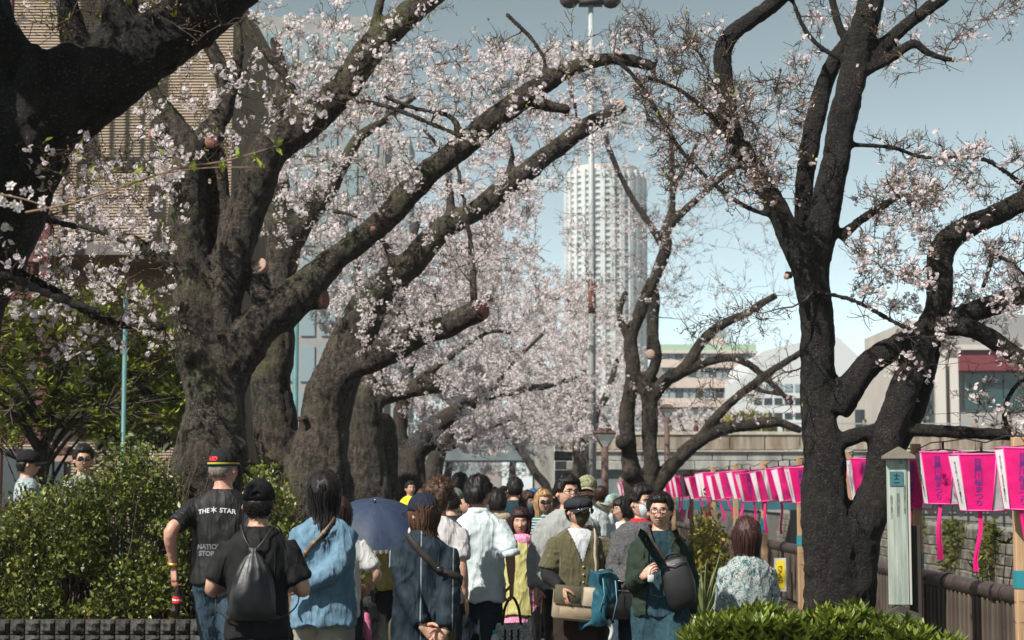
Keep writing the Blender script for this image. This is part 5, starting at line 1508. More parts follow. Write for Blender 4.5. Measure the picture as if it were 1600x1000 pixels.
shrub('shrub', 'sparse green shrub between the cap-wearing men and the mossy trunk', [(375, 800), (395, 750), (420, 742), (440, 770), (470, 800)], 16.6, 17.4, 0.45, 3600, 0.05, hedgem, 'shrub', 40, seed=8)
shrub('shrub', 'olive shrub seen between the parasol and the blue shirt', [(545, 860), (560, 810), (590, 800), (640, 800), (660, 830)], 22, 23, 0.2, 2600, 0.055, hedgem, 'shrub', 30, seed=9)
goldm = leafmat('gold_leaf', [(0.08, 0.09, 0.015), (0.20, 0.18, 0.03), (0.36, 0.29, 0.05)], 0.45, 0.4, 0.3, 3)
shrub('shrub', 'yellowish shrub at the railing beside the man in overalls', [(1078, 850), (1088, 822), (1110, 815), (1128, 850), (1135, 890)], 20.5, 21.6, 0.0, 3200, 0.055, goldm, 'shrub', 40, seed=12)
shrub('shrub', 'far strip of yellow-green shrub on the outer bank', [(1120, 672), (1140, 652), (1170, 648), (1200, 655), (1225, 672)], 118, 122, 3.0, 1800, 0.5, goldm, 'shrub', 20, seed=14)
mossm = leafmat('creeper_leaf', [(0.04, 0.05, 0.012), (0.09, 0.10, 0.02), (0.15, 0.13, 0.04)], 0.6, 0.2, 0.2, 1.0)
# creepers hanging down the far wall
for k, (y, w, l, lab) in enumerate(((61.5, 1.2, 2.1, 'green creeper on the far wall below the second lantern from the right'), (66.8, 1.6, 1.5, 'green creeper on the far wall below the third lantern from the right'), (73.5, 2.6, 2.8, 'broad creeper on the far wall beside the white gabled post'), (84, 3.0, 2.0, 'creeper on the far wall near the forked trunk'), (97, 4, 1.6, 'creeper on the far wall left of the forked trunk'))):
    r = np.random.default_rng(k); n = 1500
    yy = y + r.normal(0, w * 0.4, n); dz = np.abs(r.normal(0, l * 0.5, n)); zz = 0.5 - dz
    xx = WATX1 - 0.16 * (0.3 - zz) - 0.08 - np.abs(r.normal(0, 0.12, n))
    mb = MB(); c0 = np.array((WATX1, y, 0.4)); leaf_cloud(mb, np.stack([xx, yy, zz], -1) - c0, norm(r.normal(size=(n, 3)) + np.array((-1, -0.5, 0.3))), r.uniform(0.12, 0.26, n), LEAF2V, LEAF2F)
    rt = empty('creeper', tuple(c0), lab, 'creeper'); mb.obj('leaves', mossm, rt, kind='stuff')
    mb = MB(); m_ = 20; sy = y + r.normal(0, w * 0.3, m_)
    pth = np.stack([np.stack([WATX1 - 0.16 * (0.3 - z) - 0.08 + 0 * sy, sy + r.normal(0, 0.1, m_), 0 * sy + z], -1) for z in (0.4, -0.4, -1.0, -1.6)], 1)
    tubes(mb, pth - c0, np.full((m_, 4), 0.02), 3); mb.obj('stems', stemm, rt, kind='stuff')

# azalea in the foreground: nearest leaves one by one
azm = leafmat('azalea_leaf', [(0.035, 0.06, 0.01), (0.085, 0.13, 0.016), (0.17, 0.22, 0.03), (0.28, 0.30, 0.045)], 0.38, 0.5, 0.3, 4)
LANCEV = np.array([(0, 0, 0), (0.13, -0.02, 0.35), (0, 0.06, 0.45), (-0.13, -0.02, 0.35), (0.10, 0.02, 0.68), (-0.10, 0.02, 0.68), (0, -0.04, 1.0)])
LANCEF = np.array([(0, 1, 2, 3), (1, 4, 6, 2), (2, 6, 5, 3)])
def azalea(lab, top, Y0, Y1, seed, npart=140):
    r = np.random.default_rng(seed); Ym = (Y0 + Y1) / 2
    T = np.array([P(u, v, Ym) for u, v in top]); root = empty('azalea_bush', (T[:, 0].mean(), Ym, 0), lab, 'bush'); c0 = np.array(root.location)
    n = 700
    xs = r.uniform(T[0, 0], T[-1, 0], n); ys = r.uniform(Y0, Y1, n)
    zt = np.interp(xs, T[:, 0], T[:, 2]) * (1 - 0.10 * ((ys - Ym) / (Y1 - Y0) * 2) ** 2) + 0.12 * vnoise(np.stack([xs, ys, ys * 0], -1), 3.5, seed) + 0.05 * vnoise(np.stack([xs, ys, ys * 0], -1), 11, seed + 3)
    dep = np.abs(r.normal(0, 0.14, n)); dep[: n // 2] = np.abs(r.normal(0, 0.03, n // 2)); zs = np.maximum(zt - dep, 0.05)
    frontk = r.uniform(size=n) < 0.35
    ys = np.where(frontk, Y0 + r.uniform(0, 0.1, n), ys); zs = np.where(frontk, r.uniform(0.25, 1, n) * zt, zs)
    ros = np.stack([xs, ys, zs], -1)                     # rosettes of lance leaves
    K = 9
    pts = np.repeat(ros, K, 0); a = np.tile(np.arange(K) * 2.4, n) + np.repeat(r.uniform(0, 6, n), K)
    el = r.uniform(0.25, 1.0, n * K)
    dirs = norm(np.stack([np.cos(a) * np.cos(el), np.sin(a) * np.cos(el), np.sin(el)], -1))
    sz = r.uniform(0.05, 0.135, n * K)
    order = np.argsort(-(pts[:, 2]) + (pts[:, 1] - Y0) * 0.3)
    pick = np.zeros(n * K, bool); pick[r.choice(order[: n * K // 6], npart, replace=False)] = True
    lm = MB(); lm.add(LANCEV, LANCEF); me = lm.mesh('leaf'); me.materials.append(azm)
    R = rot_to(dirs[pick], np.arctan2(dirs[pick][:, 1], dirs[pick][:, 0]) * 0 + math.pi)
    for i, (p, s) in enumerate(zip(pts[pick], sz[pick])):
        o = mkobj('leaf', me, None, root); M4 = Matrix.Identity(4)
        for rr_ in range(3):
            for cc in range(3): M4[rr_][cc] = R[i][rr_, cc] * s
        M4.translation = Vector(p - c0); o.matrix_local = M4
    mb = MB(); scatter(mb, LANCEV, LANCEF, pts[~pick] - c0, dirs[~pick], sz[~pick], spin=np.full((~pick).sum(), math.pi)); mb.obj('leaves', azm, root, kind='stuff')
    mb = MB(); s0 = np.stack([ros[:, 0] * 0.7 + T[:, 0].mean() * 0.3, ros[:, 1], np.maximum(ros[:, 2] - 0.35, 0)], -1)
    tubes(mb, np.stack([s0, (s0 + ros) / 2 + r.normal(size=s0.shape) * 0.02, ros], 1) - c0, np.tile(np.array([0.006, 0.004, 0.0025]), (n, 1)), 3); mb.obj('stems', stemm, root, kind='stuff')
azalea('bright green azalea in front of the patterned shirt', [(1075, 1000), (1095, 985), (1130, 976), (1180, 972), (1220, 970), (1250, 980)], 11.3, 12.2, 21)
azalea('bright green azalea at the foot of the dark forked trunk', [(1235, 978), (1270, 962), (1320, 964), (1360, 970), (1400, 985), (1440, 1000), (1490, 1020)], 13.4, 14.4, 22)
# young pale sprigs against the far wall
yp_ = empty('sapling', (P(1555, 860, 16.2)[0], 16.2, -0.2), 'young leafy sapling rising behind the railing at the right', 'sapling')
r = np.random.default_rng(5); mb = MB(); lf = MB(); c0 = np.array(yp_.location)
for (u, v) in ((1540, 850), (1555, 838), (1572, 850), (1588, 842), (1530, 880), (1525, 893)):
    e = P(u, v, 16.2); s_ = c0 + np.array((0, 0, 0.3)); tube(mb, np.array([s_, (s_ + e) / 2 + (0, 0, 0.05), e]) - c0, [0.009, 0.006, 0.003], 5)
    n = 9; a = np.arange(n) * 2.4; el = r.uniform(0.1, 0.9, n); d = np.stack([np.cos(a) * np.cos(el), np.sin(a) * np.cos(el), np.sin(el)], -1)
    scatter(lf, LANCEV, LANCEF, np.tile(e - c0, (n, 1)), d, r.uniform(0.09, 0.15, n), spin=np.full(n, math.pi))
mb.obj('stems', stemm, yp_); lf.obj('leaves', leafmat('sapling_leaf', [(0.03, 0.05, 0.01), (0.10, 0.13, 0.02), (0.25, 0.24, 0.06)]), yp_, kind='stuff')
# spiky palm-like plant
q = P(1100, 960, 17.5)
sp_ = empty('spiky_plant', (q[0], 17.5, 0.0), 'spiky yucca-like plant beside the man in overalls', 'plant'); r = np.random.default_rng(6)
me_l = []
for k in range(40):
    a = k * 2.4; el = r.uniform(0.5, 1.35); L = r.uniform(0.45, 0.75)
    d = np.array((math.cos(a) * math.cos(el), math.sin(a) * math.cos(el), math.sin(el)))
    pth = np.array([d * L * t + np.array((0, 0, -0.16 * t * t * math.cos(el))) for t in np.linspace(0, 1, 5)]) + np.array((0, 0, 0.42))
    mb = MB(); tube(mb, pth, [0.014, 0.018, 0.016, 0.011, 0.002], 4, flat=(1, 0.25)); mb.obj('leaf', mat('yucca', (0.14, 0.17, 0.06), 0.5, 0.4, var=0.3, vscale=4, obj_var=0.3), sp_)
mb = MB(); tube(mb, [(0, 0, 0), (0, 0, 0.45)], [0.06, 0.05], 8); mb.obj('stem', stemm, sp_)

# ---- broad-leaved evergreen behind the hedge
et = empty('evergreen_tree', (-6.1, 24.0, 0.0), 'glossy broad-leaved evergreen tree behind the hedge on the left', 'tree'); c0 = np.array(et.location)
r = np.random.default_rng(31); mb = MB()
trunk = [(0, 0, 0), (0.05, 0, 0.9), (-0.02, 0, 1.7), (0.1, 0, 2.6)]; tube(mb, smooth_path(trunk, 14), np.linspace(0.12, 0.07, 14), 10)
brs = []
for k in range(26):
    a = r.uniform(0, 6.28); s_ = np.array((0.02, 0, r.uniform(1.1, 2.6))); e = s_ + np.array((math.cos(a) * r.uniform(0.5, 1.5), math.sin(a) * r.uniform(0.3, 0.9), r.uniform(0.1, 1.2))); brs.append((s_, e))
    tube(mb, smooth_path([s_, (s_ + e) / 2 + (0, 0, 0.1), e], 6), np.linspace(0.035, 0.008, 6), 6)
mb.obj('trunk', bark_c, et)
poly = [(-30, 700), (-30, 500), (40, 470), (110, 448), (190, 452), (250, 475), (290, 540), (290, 690), (180, 670), (150, 700), (100, 660), (60, 690)]
cl = sample_region(poly, 23.2, 25.2, 520)
K = 11; n = len(cl); pts = np.repeat(cl, K, 0) + r.normal(size=(n * K, 3)) * 0.05
a = np.tile(np.arange(K) * 2.4, n) + np.repeat(r.uniform(0, 6, n), K); el = r.uniform(-0.2, 0.9, n * K)
d = norm(np.stack([np.cos(a) * np.cos(el), np.sin(a) * np.cos(el), np.sin(el)], -1))
evm = leafmat('evergreen_leaf', [(0.02, 0.035, 0.008), (0.07, 0.10, 0.015), (0.18, 0.21, 0.03), (0.32, 0.32, 0.06)], 0.32, 0.6, 0.2, 2.5)
mb = MB(); EV = LANCEV * np.array((1.4, 1, 1)); scatter(mb, EV, LANCEF, pts - c0, d, r.uniform(0.11, 0.19, n * K), spin=np.full(n * K, math.pi)); mb.obj('crown', evm, et, kind='stuff')
mb = MB(); near = np.array([brs[int(np.argmin([np.linalg.norm(b[1] + c0 - p) for b in brs]))][1] for p in cl])
tubes(mb, np.stack([near, (near + cl - c0) / 2 + r.normal(size=near.shape) * 0.05, cl - c0], 1), np.tile(np.array([0.012, 0.008, 0.004]), (n, 1)), 3); mb.obj('twigs', twigm, et, kind='stuff')
# darker tree mass further back between building and trunk
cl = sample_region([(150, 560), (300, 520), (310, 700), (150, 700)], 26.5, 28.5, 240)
et2 = empty('evergreen_tree', (-5.6, 27.5, 0), 'darker evergreen standing behind the teal pole', 'tree'); c0 = np.array(et2.location)
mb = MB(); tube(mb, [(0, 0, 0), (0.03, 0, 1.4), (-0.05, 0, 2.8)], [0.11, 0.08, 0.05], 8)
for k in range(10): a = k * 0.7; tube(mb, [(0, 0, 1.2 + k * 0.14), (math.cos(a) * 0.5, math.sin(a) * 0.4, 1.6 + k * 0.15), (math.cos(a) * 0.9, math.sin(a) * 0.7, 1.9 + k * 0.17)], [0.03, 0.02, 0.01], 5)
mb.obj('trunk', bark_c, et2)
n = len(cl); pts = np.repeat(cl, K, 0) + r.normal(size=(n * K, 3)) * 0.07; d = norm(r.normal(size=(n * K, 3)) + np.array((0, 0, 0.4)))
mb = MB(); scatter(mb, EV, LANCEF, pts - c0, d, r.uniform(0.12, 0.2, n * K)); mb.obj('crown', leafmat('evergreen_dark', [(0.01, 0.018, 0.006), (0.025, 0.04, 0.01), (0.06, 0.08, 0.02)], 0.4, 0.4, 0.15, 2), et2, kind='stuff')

# parasols behind the hedge
def parasol(u, v, Y, rad, m, lab, nrib=8):
    q = P(u, v, Y); s_ = empty('garden_parasol', (q[0], Y, 0), lab, 'parasol')
    rings = []
    for t in np.linspace(0.03, 1, 6):
        a = np.arange(nrib * 2) * math.pi / nrib
        rr = rad * t * np.where(np.arange(nrib * 2) % 2, 0.965, 1.0)
        rings.append(np.stack([rr * np.cos(a), rr * np.sin(a), np.full(nrib * 2, q[2] - 0.45 * rad * t ** 1.6)], -1))
    mb = MB(); loft(mb, rings, cap=False); mb.obj('canopy', m, s_)
    mb = MB(); tube(mb, [(0, 0, 0), (0, 0, q[2] + 0.08)], 0.02, 8); mb.obj('shaft', MATS['dark_fitting'], s_)
    for k in range(nrib):
        a = k * 2 * math.pi / nrib; mb = MB(); tube(mb, [(0, 0, q[2] - 0.02), (rad * 0.5 * math.cos(a), rad * 0.5 * math.sin(a), q[2] - 0.16 * rad), (rad * math.cos(a), rad * math.sin(a), q[2] - 0.46 * rad)], 0.007, 4); mb.obj('rib', MATS['dark_fitting'], s_)
    return s_
parm = mat('parasol_mauve', (0.30, 0.20, 0.17), 0.8, var=0.15, vscale=4, trans=0.3)
parasol(84, 690, 25.8, 0.42, parm, 'mauve parasol behind the hedge, left of the other one')
parasol(122, 700, 27.5, 0.45, parm, 'mauve parasol behind the hedge, beside the man in sunglasses')
# ------------------------------------------------------------------ people
def patmat(name, kind, scale, stops, rough=0.8, stretch=(1, 1, 1), bump=0.25, bscale=300, const=False, lines=None, sheen=0.0, crease=0.0035):
    """patterned cloth: ramp over a noise / voronoi / wave texture; lines=(spacing_x, spacing_z, width, colour) adds a windowpane check"""
    m = bpy.data.materials.new(name); MATS[name] = m; m.use_nodes = True
    n = m.node_tree.nodes; l = m.node_tree.links; b = n['Principled BSDF']
    b.inputs['Roughness'].default_value = rough; b.inputs['Specular IOR Level'].default_value = 0.25
    if sheen: b.inputs['Sheen Weight'].default_value = sheen
    tc = n.new('ShaderNodeTexCoord'); mp = n.new('ShaderNodeMapping'); mp.inputs['Scale'].default_value = stretch
    l.new(tc.outputs['Object'], mp.inputs['Vector'])
    if kind == 'noise':
        t = n.new('ShaderNodeTexNoise'); t.inputs['Detail'].default_value = 6; t.inputs['Scale'].default_value = scale; out = t.outputs['Fac']
        t.inputs['Distortion'].default_value = 0.6
    elif kind == 'voronoi':
        t = n.new('ShaderNodeTexNoise'); t.inputs['Detail'].default_value = 2; t.inputs['Scale'].default_value = scale; t.inputs['Distortion'].default_value = 2.2; out = t.outputs['Fac']
    else:
        t = n.new('ShaderNodeTexWave'); t.bands_direction = 'Z'; t.inputs['Scale'].default_value = scale; t.inputs['Distortion'].default_value = 0.4; out = t.outputs['Fac']
    l.new(mp.outputs[0], t.inputs['Vector'])
    r = n.new('ShaderNodeValToRGB'); r.color_ramp.interpolation = 'CONSTANT' if const else 'LINEAR'
    while len(r.color_ramp.elements) < len(stops): r.color_ramp.elements.new(0.5)
    for i, (p, c) in enumerate(stops): r.color_ramp.elements[i].position = p; r.color_ramp.elements[i].color = tuple(c) + (1,)
    l.new(out, r.inputs['Fac']); col = r.outputs[0]
    if lines:
        sx, sz, w, lc = lines
        sp = n.new('ShaderNodeSeparateXYZ'); l.new(tc.outputs['Object'], sp.inputs[0])
        masks = []
        for ax, s_ in ((0, sx), (2, sz)):
            if not s_: continue
            a = n.new('ShaderNodeMath'); a.operation = 'PINGPONG'; a.inputs[1].default_value = s_ / 2; l.new(sp.outputs[ax], a.inputs[0])
            c = n.new('ShaderNodeMath'); c.operation = 'LESS_THAN'; c.inputs[1].default_value = w; l.new(a.outputs[0], c.inputs[0]); masks.append(c.outputs[0])
        mk = masks[0]
        if len(masks) > 1:
            x = n.new('ShaderNodeMath'); x.operation = 'MAXIMUM'; l.new(masks[0], x.inputs[0]); l.new(masks[1], x.inputs[1]); mk = x.outputs[0]
        mx = n.new('ShaderNodeMix'); mx.data_type = 'RGBA'; mx.inputs[7].default_value = tuple(lc) + (1,); l.new(mk, mx.inputs[0]); l.new(col, mx.inputs[6]); col = mx.outputs[2]
    l.new(col, b.inputs['Base Color'])
    crease_bump(n, l, b, tc.outputs['Object'], bscale, bump, crease)
    return m

def cloth(name, c, rough=0.85, var=0.18, sheen=0.0, spec=0.2):
    if 'cloth_' + name in MATS: return MATS['cloth_' + name]
    m = mat('cloth_' + name, c, rough, spec, var=var, vscale=7, sheen=sheen)
    n = m.node_tree.nodes; tc = [x for x in n if x.type == 'TEX_COORD'][0]
    crease_bump(n, m.node_tree.links, n['Principled BSDF'], tc.outputs['Object'], 260, 0.25, 0.0035)
    return m

def skinmat():
    m = bpy.data.materials.new('skin'); m.use_nodes = True
    n = m.node_tree.nodes; l = m.node_tree.links; b = n['Principled BSDF']
    a = n.new('ShaderNodeVertexColor'); a.layer_name = 'Col'
    nz = n.new('ShaderNodeTexNoise'); nz.inputs['Scale'].default_value = 60; nz.inputs['Detail'].default_value = 4
    tc = n.new('ShaderNodeTexCoord'); l.new(tc.outputs['Object'], nz.inputs['Vector'])
    r = n.new('ShaderNodeValToRGB'); r.color_ramp.elements[0].color = (0.86, 0.80, 0.78, 1); r.color_ramp.elements[1].color = (1, 1, 1, 1); r.color_ramp.elements[0].position = 0.35; r.color_ramp.elements[1].position = 0.6
    l.new(nz.outputs['Fac'], r.inputs['Fac'])
    mx = n.new('ShaderNodeMix'); mx.data_type = 'RGBA'; mx.blend_type = 'MULTIPLY'; mx.inputs[0].default_value = 1
    l.new(a.outputs[0], mx.inputs[6]); l.new(r.outputs[0], mx.inputs[7]); l.new(mx.outputs[2], b.inputs['Base Color'])
    b.inputs['Roughness'].default_value = 0.5; b.inputs['Specular IOR Level'].default_value = 0.35
    b.inputs['Subsurface Weight'].default_value = 0.0
    return m
skin_m = skinmat()
hair_black = mat('hair_black', (0.012, 0.010, 0.010), 0.55, 0.28, var=0.5, vscale=60, stretch=(1, 1, 0.15), bump=0.3, bscale=160, bdist=0.004)
hair_brown = mat('hair_brown', (0.085, 0.045, 0.028), 0.55, 0.28, var=0.5, vscale=60, stretch=(1, 1, 0.15), bump=0.3, bscale=160, bdist=0.004)
hair_red = mat('hair_auburn', (0.05, 0.02, 0.017), 0.55, 0.28, var=0.5, vscale=60, stretch=(1, 1, 0.15), bump=0.3, bscale=160, bdist=0.004)
hair_dkred = mat('hair_wine', (0.032, 0.014, 0.014), 0.55, 0.28, var=0.5, vscale=60, stretch=(1, 1, 0.15), bump=0.3, bscale=160, bdist=0.004)
hair_blond = mat('hair_blond', (0.38, 0.23, 0.11), 0.55, 0.28, var=0.5, vscale=60, stretch=(1, 1, 0.15), bump=0.3, bscale=160, bdist=0.004)
hair_grey = mat('hair_grey', (0.20, 0.17, 0.15), 0.6, 0.3, var=0.4, vscale=60, stretch=(1, 1, 0.15), bump=0.5, bscale=160, bdist=0.004)
black_plastic = mat('black_plastic', (0.012, 0.012, 0.013), 0.25, 0.6)
lens_dark = mat('lens_dark', (0.008, 0.008, 0.01), 0.08, 0.7)
metal_m = mat('bright_metal', (0.5, 0.48, 0.45), 0.3, 0.5, metal=1.0)

SK_ASIA = (0.47, 0.285, 0.20); SK_PALE = (0.54, 0.33, 0.25); SK_TAN = (0.36, 0.205, 0.14)

def head_surface(th, ph):
    """point of the bare head (face towards -y, head centre at origin) for polar angle th from the crown and azimuth ph from the front"""
    pw = 2 / 2.25
    s, c = np.sin(th), np.cos(th)
    sx, sy = np.sin(ph), -np.cos(ph)
    sx = np.sign(sx) * np.abs(sx) ** pw; sy = np.sign(sy) * np.abs(sy) ** pw
    z = 0.118 * np.sign(c) * np.abs(c) ** 0.92
    t = np.clip(-z / 0.118, 0, 1)
    wx = 1 - 0.27 * t ** 1.7
    s2 = np.abs(s) ** 0.88
    x = 0.0765 * s2 * sx * wx
    y = 0.094 * s2 * sy
    y = np.where(y < 0, y * (1 - 0.06 * t ** 2), y * (1.06 - 0.42 * t ** 1.3))
    y = y + 0.006
    return np.stack([x, y, z], -1)

def g(a, s): return np.exp(-(a / s) ** 2)

def make_head(mb, M, skin, hi=True, brow=(0.02, 0.014, 0.012), beard=None, lips=(0.36, 0.16, 0.14), female=False, mouth_open=0.0, age=0.0):
    nt, npn = (86, 66) if hi else (30, 28)
    th = np.linspace(0.0, math.pi, nt)
    if hi: th = np.concatenate([np.linspace(0, 1.10, 14, endpoint=False), np.linspace(1.10, 2.45, 62, endpoint=False), np.linspace(2.45, math.pi, 10)])
    u = np.linspace(-1, 1, npn, endpoint=False)
    ph = math.pi * np.sign(u) * (0.34 * np.abs(u) + 0.66 * np.abs(u) ** 2.6)
    TH, PH = np.meshgrid(th, ph, indexing='ij')
    p = head_surface(TH, PH)
    x, y, z = p[..., 0], p[..., 1], p[..., 2]
    fr = np.clip((-y - 0.015) / 0.045, 0, 1)
    ax = np.abs(x)
    s = (0.020 - z) / 0.052
    hN = np.where(s < 0, 0.004 * g(s, 0.5), np.where(s < 1, 0.004 + 0.019 * s ** 1.2, 0.023 * g(s - 1, 0.20)))
    wN = 0.0085 + 0.008 * np.clip(s, 0, 1.1) ** 1.5
    d = hN * g(x, wN)
    d += -0.0085 * g(ax - 0.031, 0.017) * g(z - 0.013, 0.013)
    d += 0.0045 * g(ax - 0.031, 0.0105) * g(z - 0.010, 0.0075)
    d += 0.0042 * g(ax - 0.028, 0.022) * g(z - 0.033, 0.008) * (0.5 if female else 1)
    d += 0.005 * g(ax - 0.042, 0.02) * g(z + 0.022, 0.02)
    d += 0.0065 * g(x, 0.021) * g(z + 0.0565, 0.0055) + 0.007 * g(x, 0.018) * g(z + 0.070, 0.006) - 0.006 * g(x, 0.023) * g(z + 0.0632, 0.0025)
    d += 0.006 * g(x, 0.022) * g(z + 0.098, 0.014)
    d += -0.002 * g(ax - 0.028 - 0.3 * (-z - 0.03), 0.004) * g(z + 0.045, 0.02)
    if beard is not None:
        bmask = np.clip((-(z + 0.040)) / 0.012, 0, 1) * np.clip(1 - (y - 0.01) / 0.02, 0, 1)
        bmask = np.maximum(bmask, g(x, 0.028) * g(z + 0.046, 0.006))
        d = d + bmask * 0.010
    p = p.copy(); p[..., 1] -= d * fr
    if beard is not None: p[..., 2] -= 0.012 * bmask * np.clip(-(z + 0.09) / 0.02, 0, 1)
    col = np.tile(np.array(skin), p.shape[:2] + (1,))
    col *= (1 - 0.10 * np.clip(-z / 0.11, 0, 1))[..., None] * 0 + 1
    blush = (g(ax - 0.042, 0.02) * g(z + 0.025, 0.018) + g(x, 0.014) * g(z + 0.03, 0.012)) * fr
    col = col * (1 - blush[..., None] * np.array((0.0, 0.16, 0.16)))
    def paint(mask, c):
        nonlocal col
        k = np.clip(mask, 0, 1)[..., None] * fr[..., None]
        col = col * (1 - k) + np.array(c) * k
    lm = np.maximum(g(x, 0.024) * g(z + 0.0575, 0.0055), g(x, 0.02) * g(z + 0.069, 0.006))
    paint(np.clip(lm * 1.6 - 0.35, 0, 1), lips)
    paint(np.clip(g(x, 0.022) * g(z + 0.0632, 0.0022 + mouth_open * 0.004) * 1.3, 0, 1), (0.07, 0.025, 0.022))
    bw = 0.0045 if female else 0.0062
    bz = 0.0335 - 0.10 * np.clip(ax - 0.036, 0, 1) - 0.06 * np.clip(0.02 - ax, 0, 1)
    paint(np.clip(1.5 * (ax > 0.011) * np.clip(1 - np.abs(ax - 0.030) / 0.022, 0, 1) ** 0.4 * g(z - bz, bw) - 0.1, 0, 1) * (0.8 if female else 0.95), brow)
    e = ((ax - 0.031) / 0.0145) ** 2 + ((z - 0.0105) / 0.0052) ** 2
    paint(np.clip((1.25 - e) * 2.2, 0, 1), (0.55, 0.52, 0.50))
    paint(np.clip((1.0 - ((ax - 0.031) ** 2 + (z - 0.0108) ** 2) / 0.0058 ** 2) * 3, 0, 1), (0.018, 0.012, 0.01))
    lid = g(z - (0.0158 - 10 * (ax - 0.031) ** 2), 0.0026) * np.clip(1.2 - ((ax - 0.031) / 0.017) ** 2, 0, 1)
    paint(np.clip(lid * 1.2, 0, 1), (0.04, 0.022, 0.018))
    paint(np.clip(0.6 * g(ax - 0.0075, 0.0035) * g(z + 0.0365, 0.003), 0, 1), (0.10, 0.04, 0.03))
    if beard is not None:
        k = np.clip(bmask * 1.3, 0, 0.96)[..., None] * (1 - np.clip(lm * 1.6 - 0.5, 0, 1)[..., None])
        col = col * (1 - k) + np.array(beard) * k
    V = p.reshape(-1, 3); nq = npn
    k = np.arange(nt - 1)[:, None] * nq + np.arange(nq)[None]; k2 = np.arange(nt - 1)[:, None] * nq + (np.arange(nq)[None] + 1) % nq
    F = np.stack([k, k + nq, k2 + nq, k2], -1).reshape(-1, 4)
    mb.add(xf(M, V), F, 0, col.reshape(-1, 3))
    for sgn in (-1, 1):                                   # ears
        em = MB(); tube(em, [(sgn * 0.068, 0.008, -0.012), (sgn * 0.075, 0.014, -0.008), (sgn * 0.081, 0.023, -0.004), (sgn * 0.082, 0.025, -0.003)], [0.016, 0.023, 0.025, 0.018], 12, flat=(0.55, 1.15), nref=(0, 1, 0))
        mb.add(xf(M, em.v[0]), em.q[0], 0, np.array(skin) * np.array((1, 0.88, 0.86)))
        mb.t.append(em.t[0] + mb.n - len(em.v[0])); mb.tm.append(em.tm[0])

def hair_mask(th, ph, style):
    p = head_surface(th, ph); z = p[..., 2]; a = np.abs(ph)
    f = np.clip((1.15 - a) / 0.35, 0, 1); bk = np.clip((a - 1.75) / 0.4, 0, 1); sd = 1 - np.maximum(f, bk)
    fl = {'fringe': 0.045, 'bob': 0.045, 'long': 0.062, 'part': 0.066, 'short': 0.064, 'curly': 0.045, 'buzz': 0.066}[style]
    line = f * fl + sd * (0.005 if style in ('short', 'buzz') else -0.03) + bk * (-0.072 if style in ('short',) else (-0.055 if style == 'buzz' else -0.09))
    return np.clip((z - line) / 0.016, 0, 1)

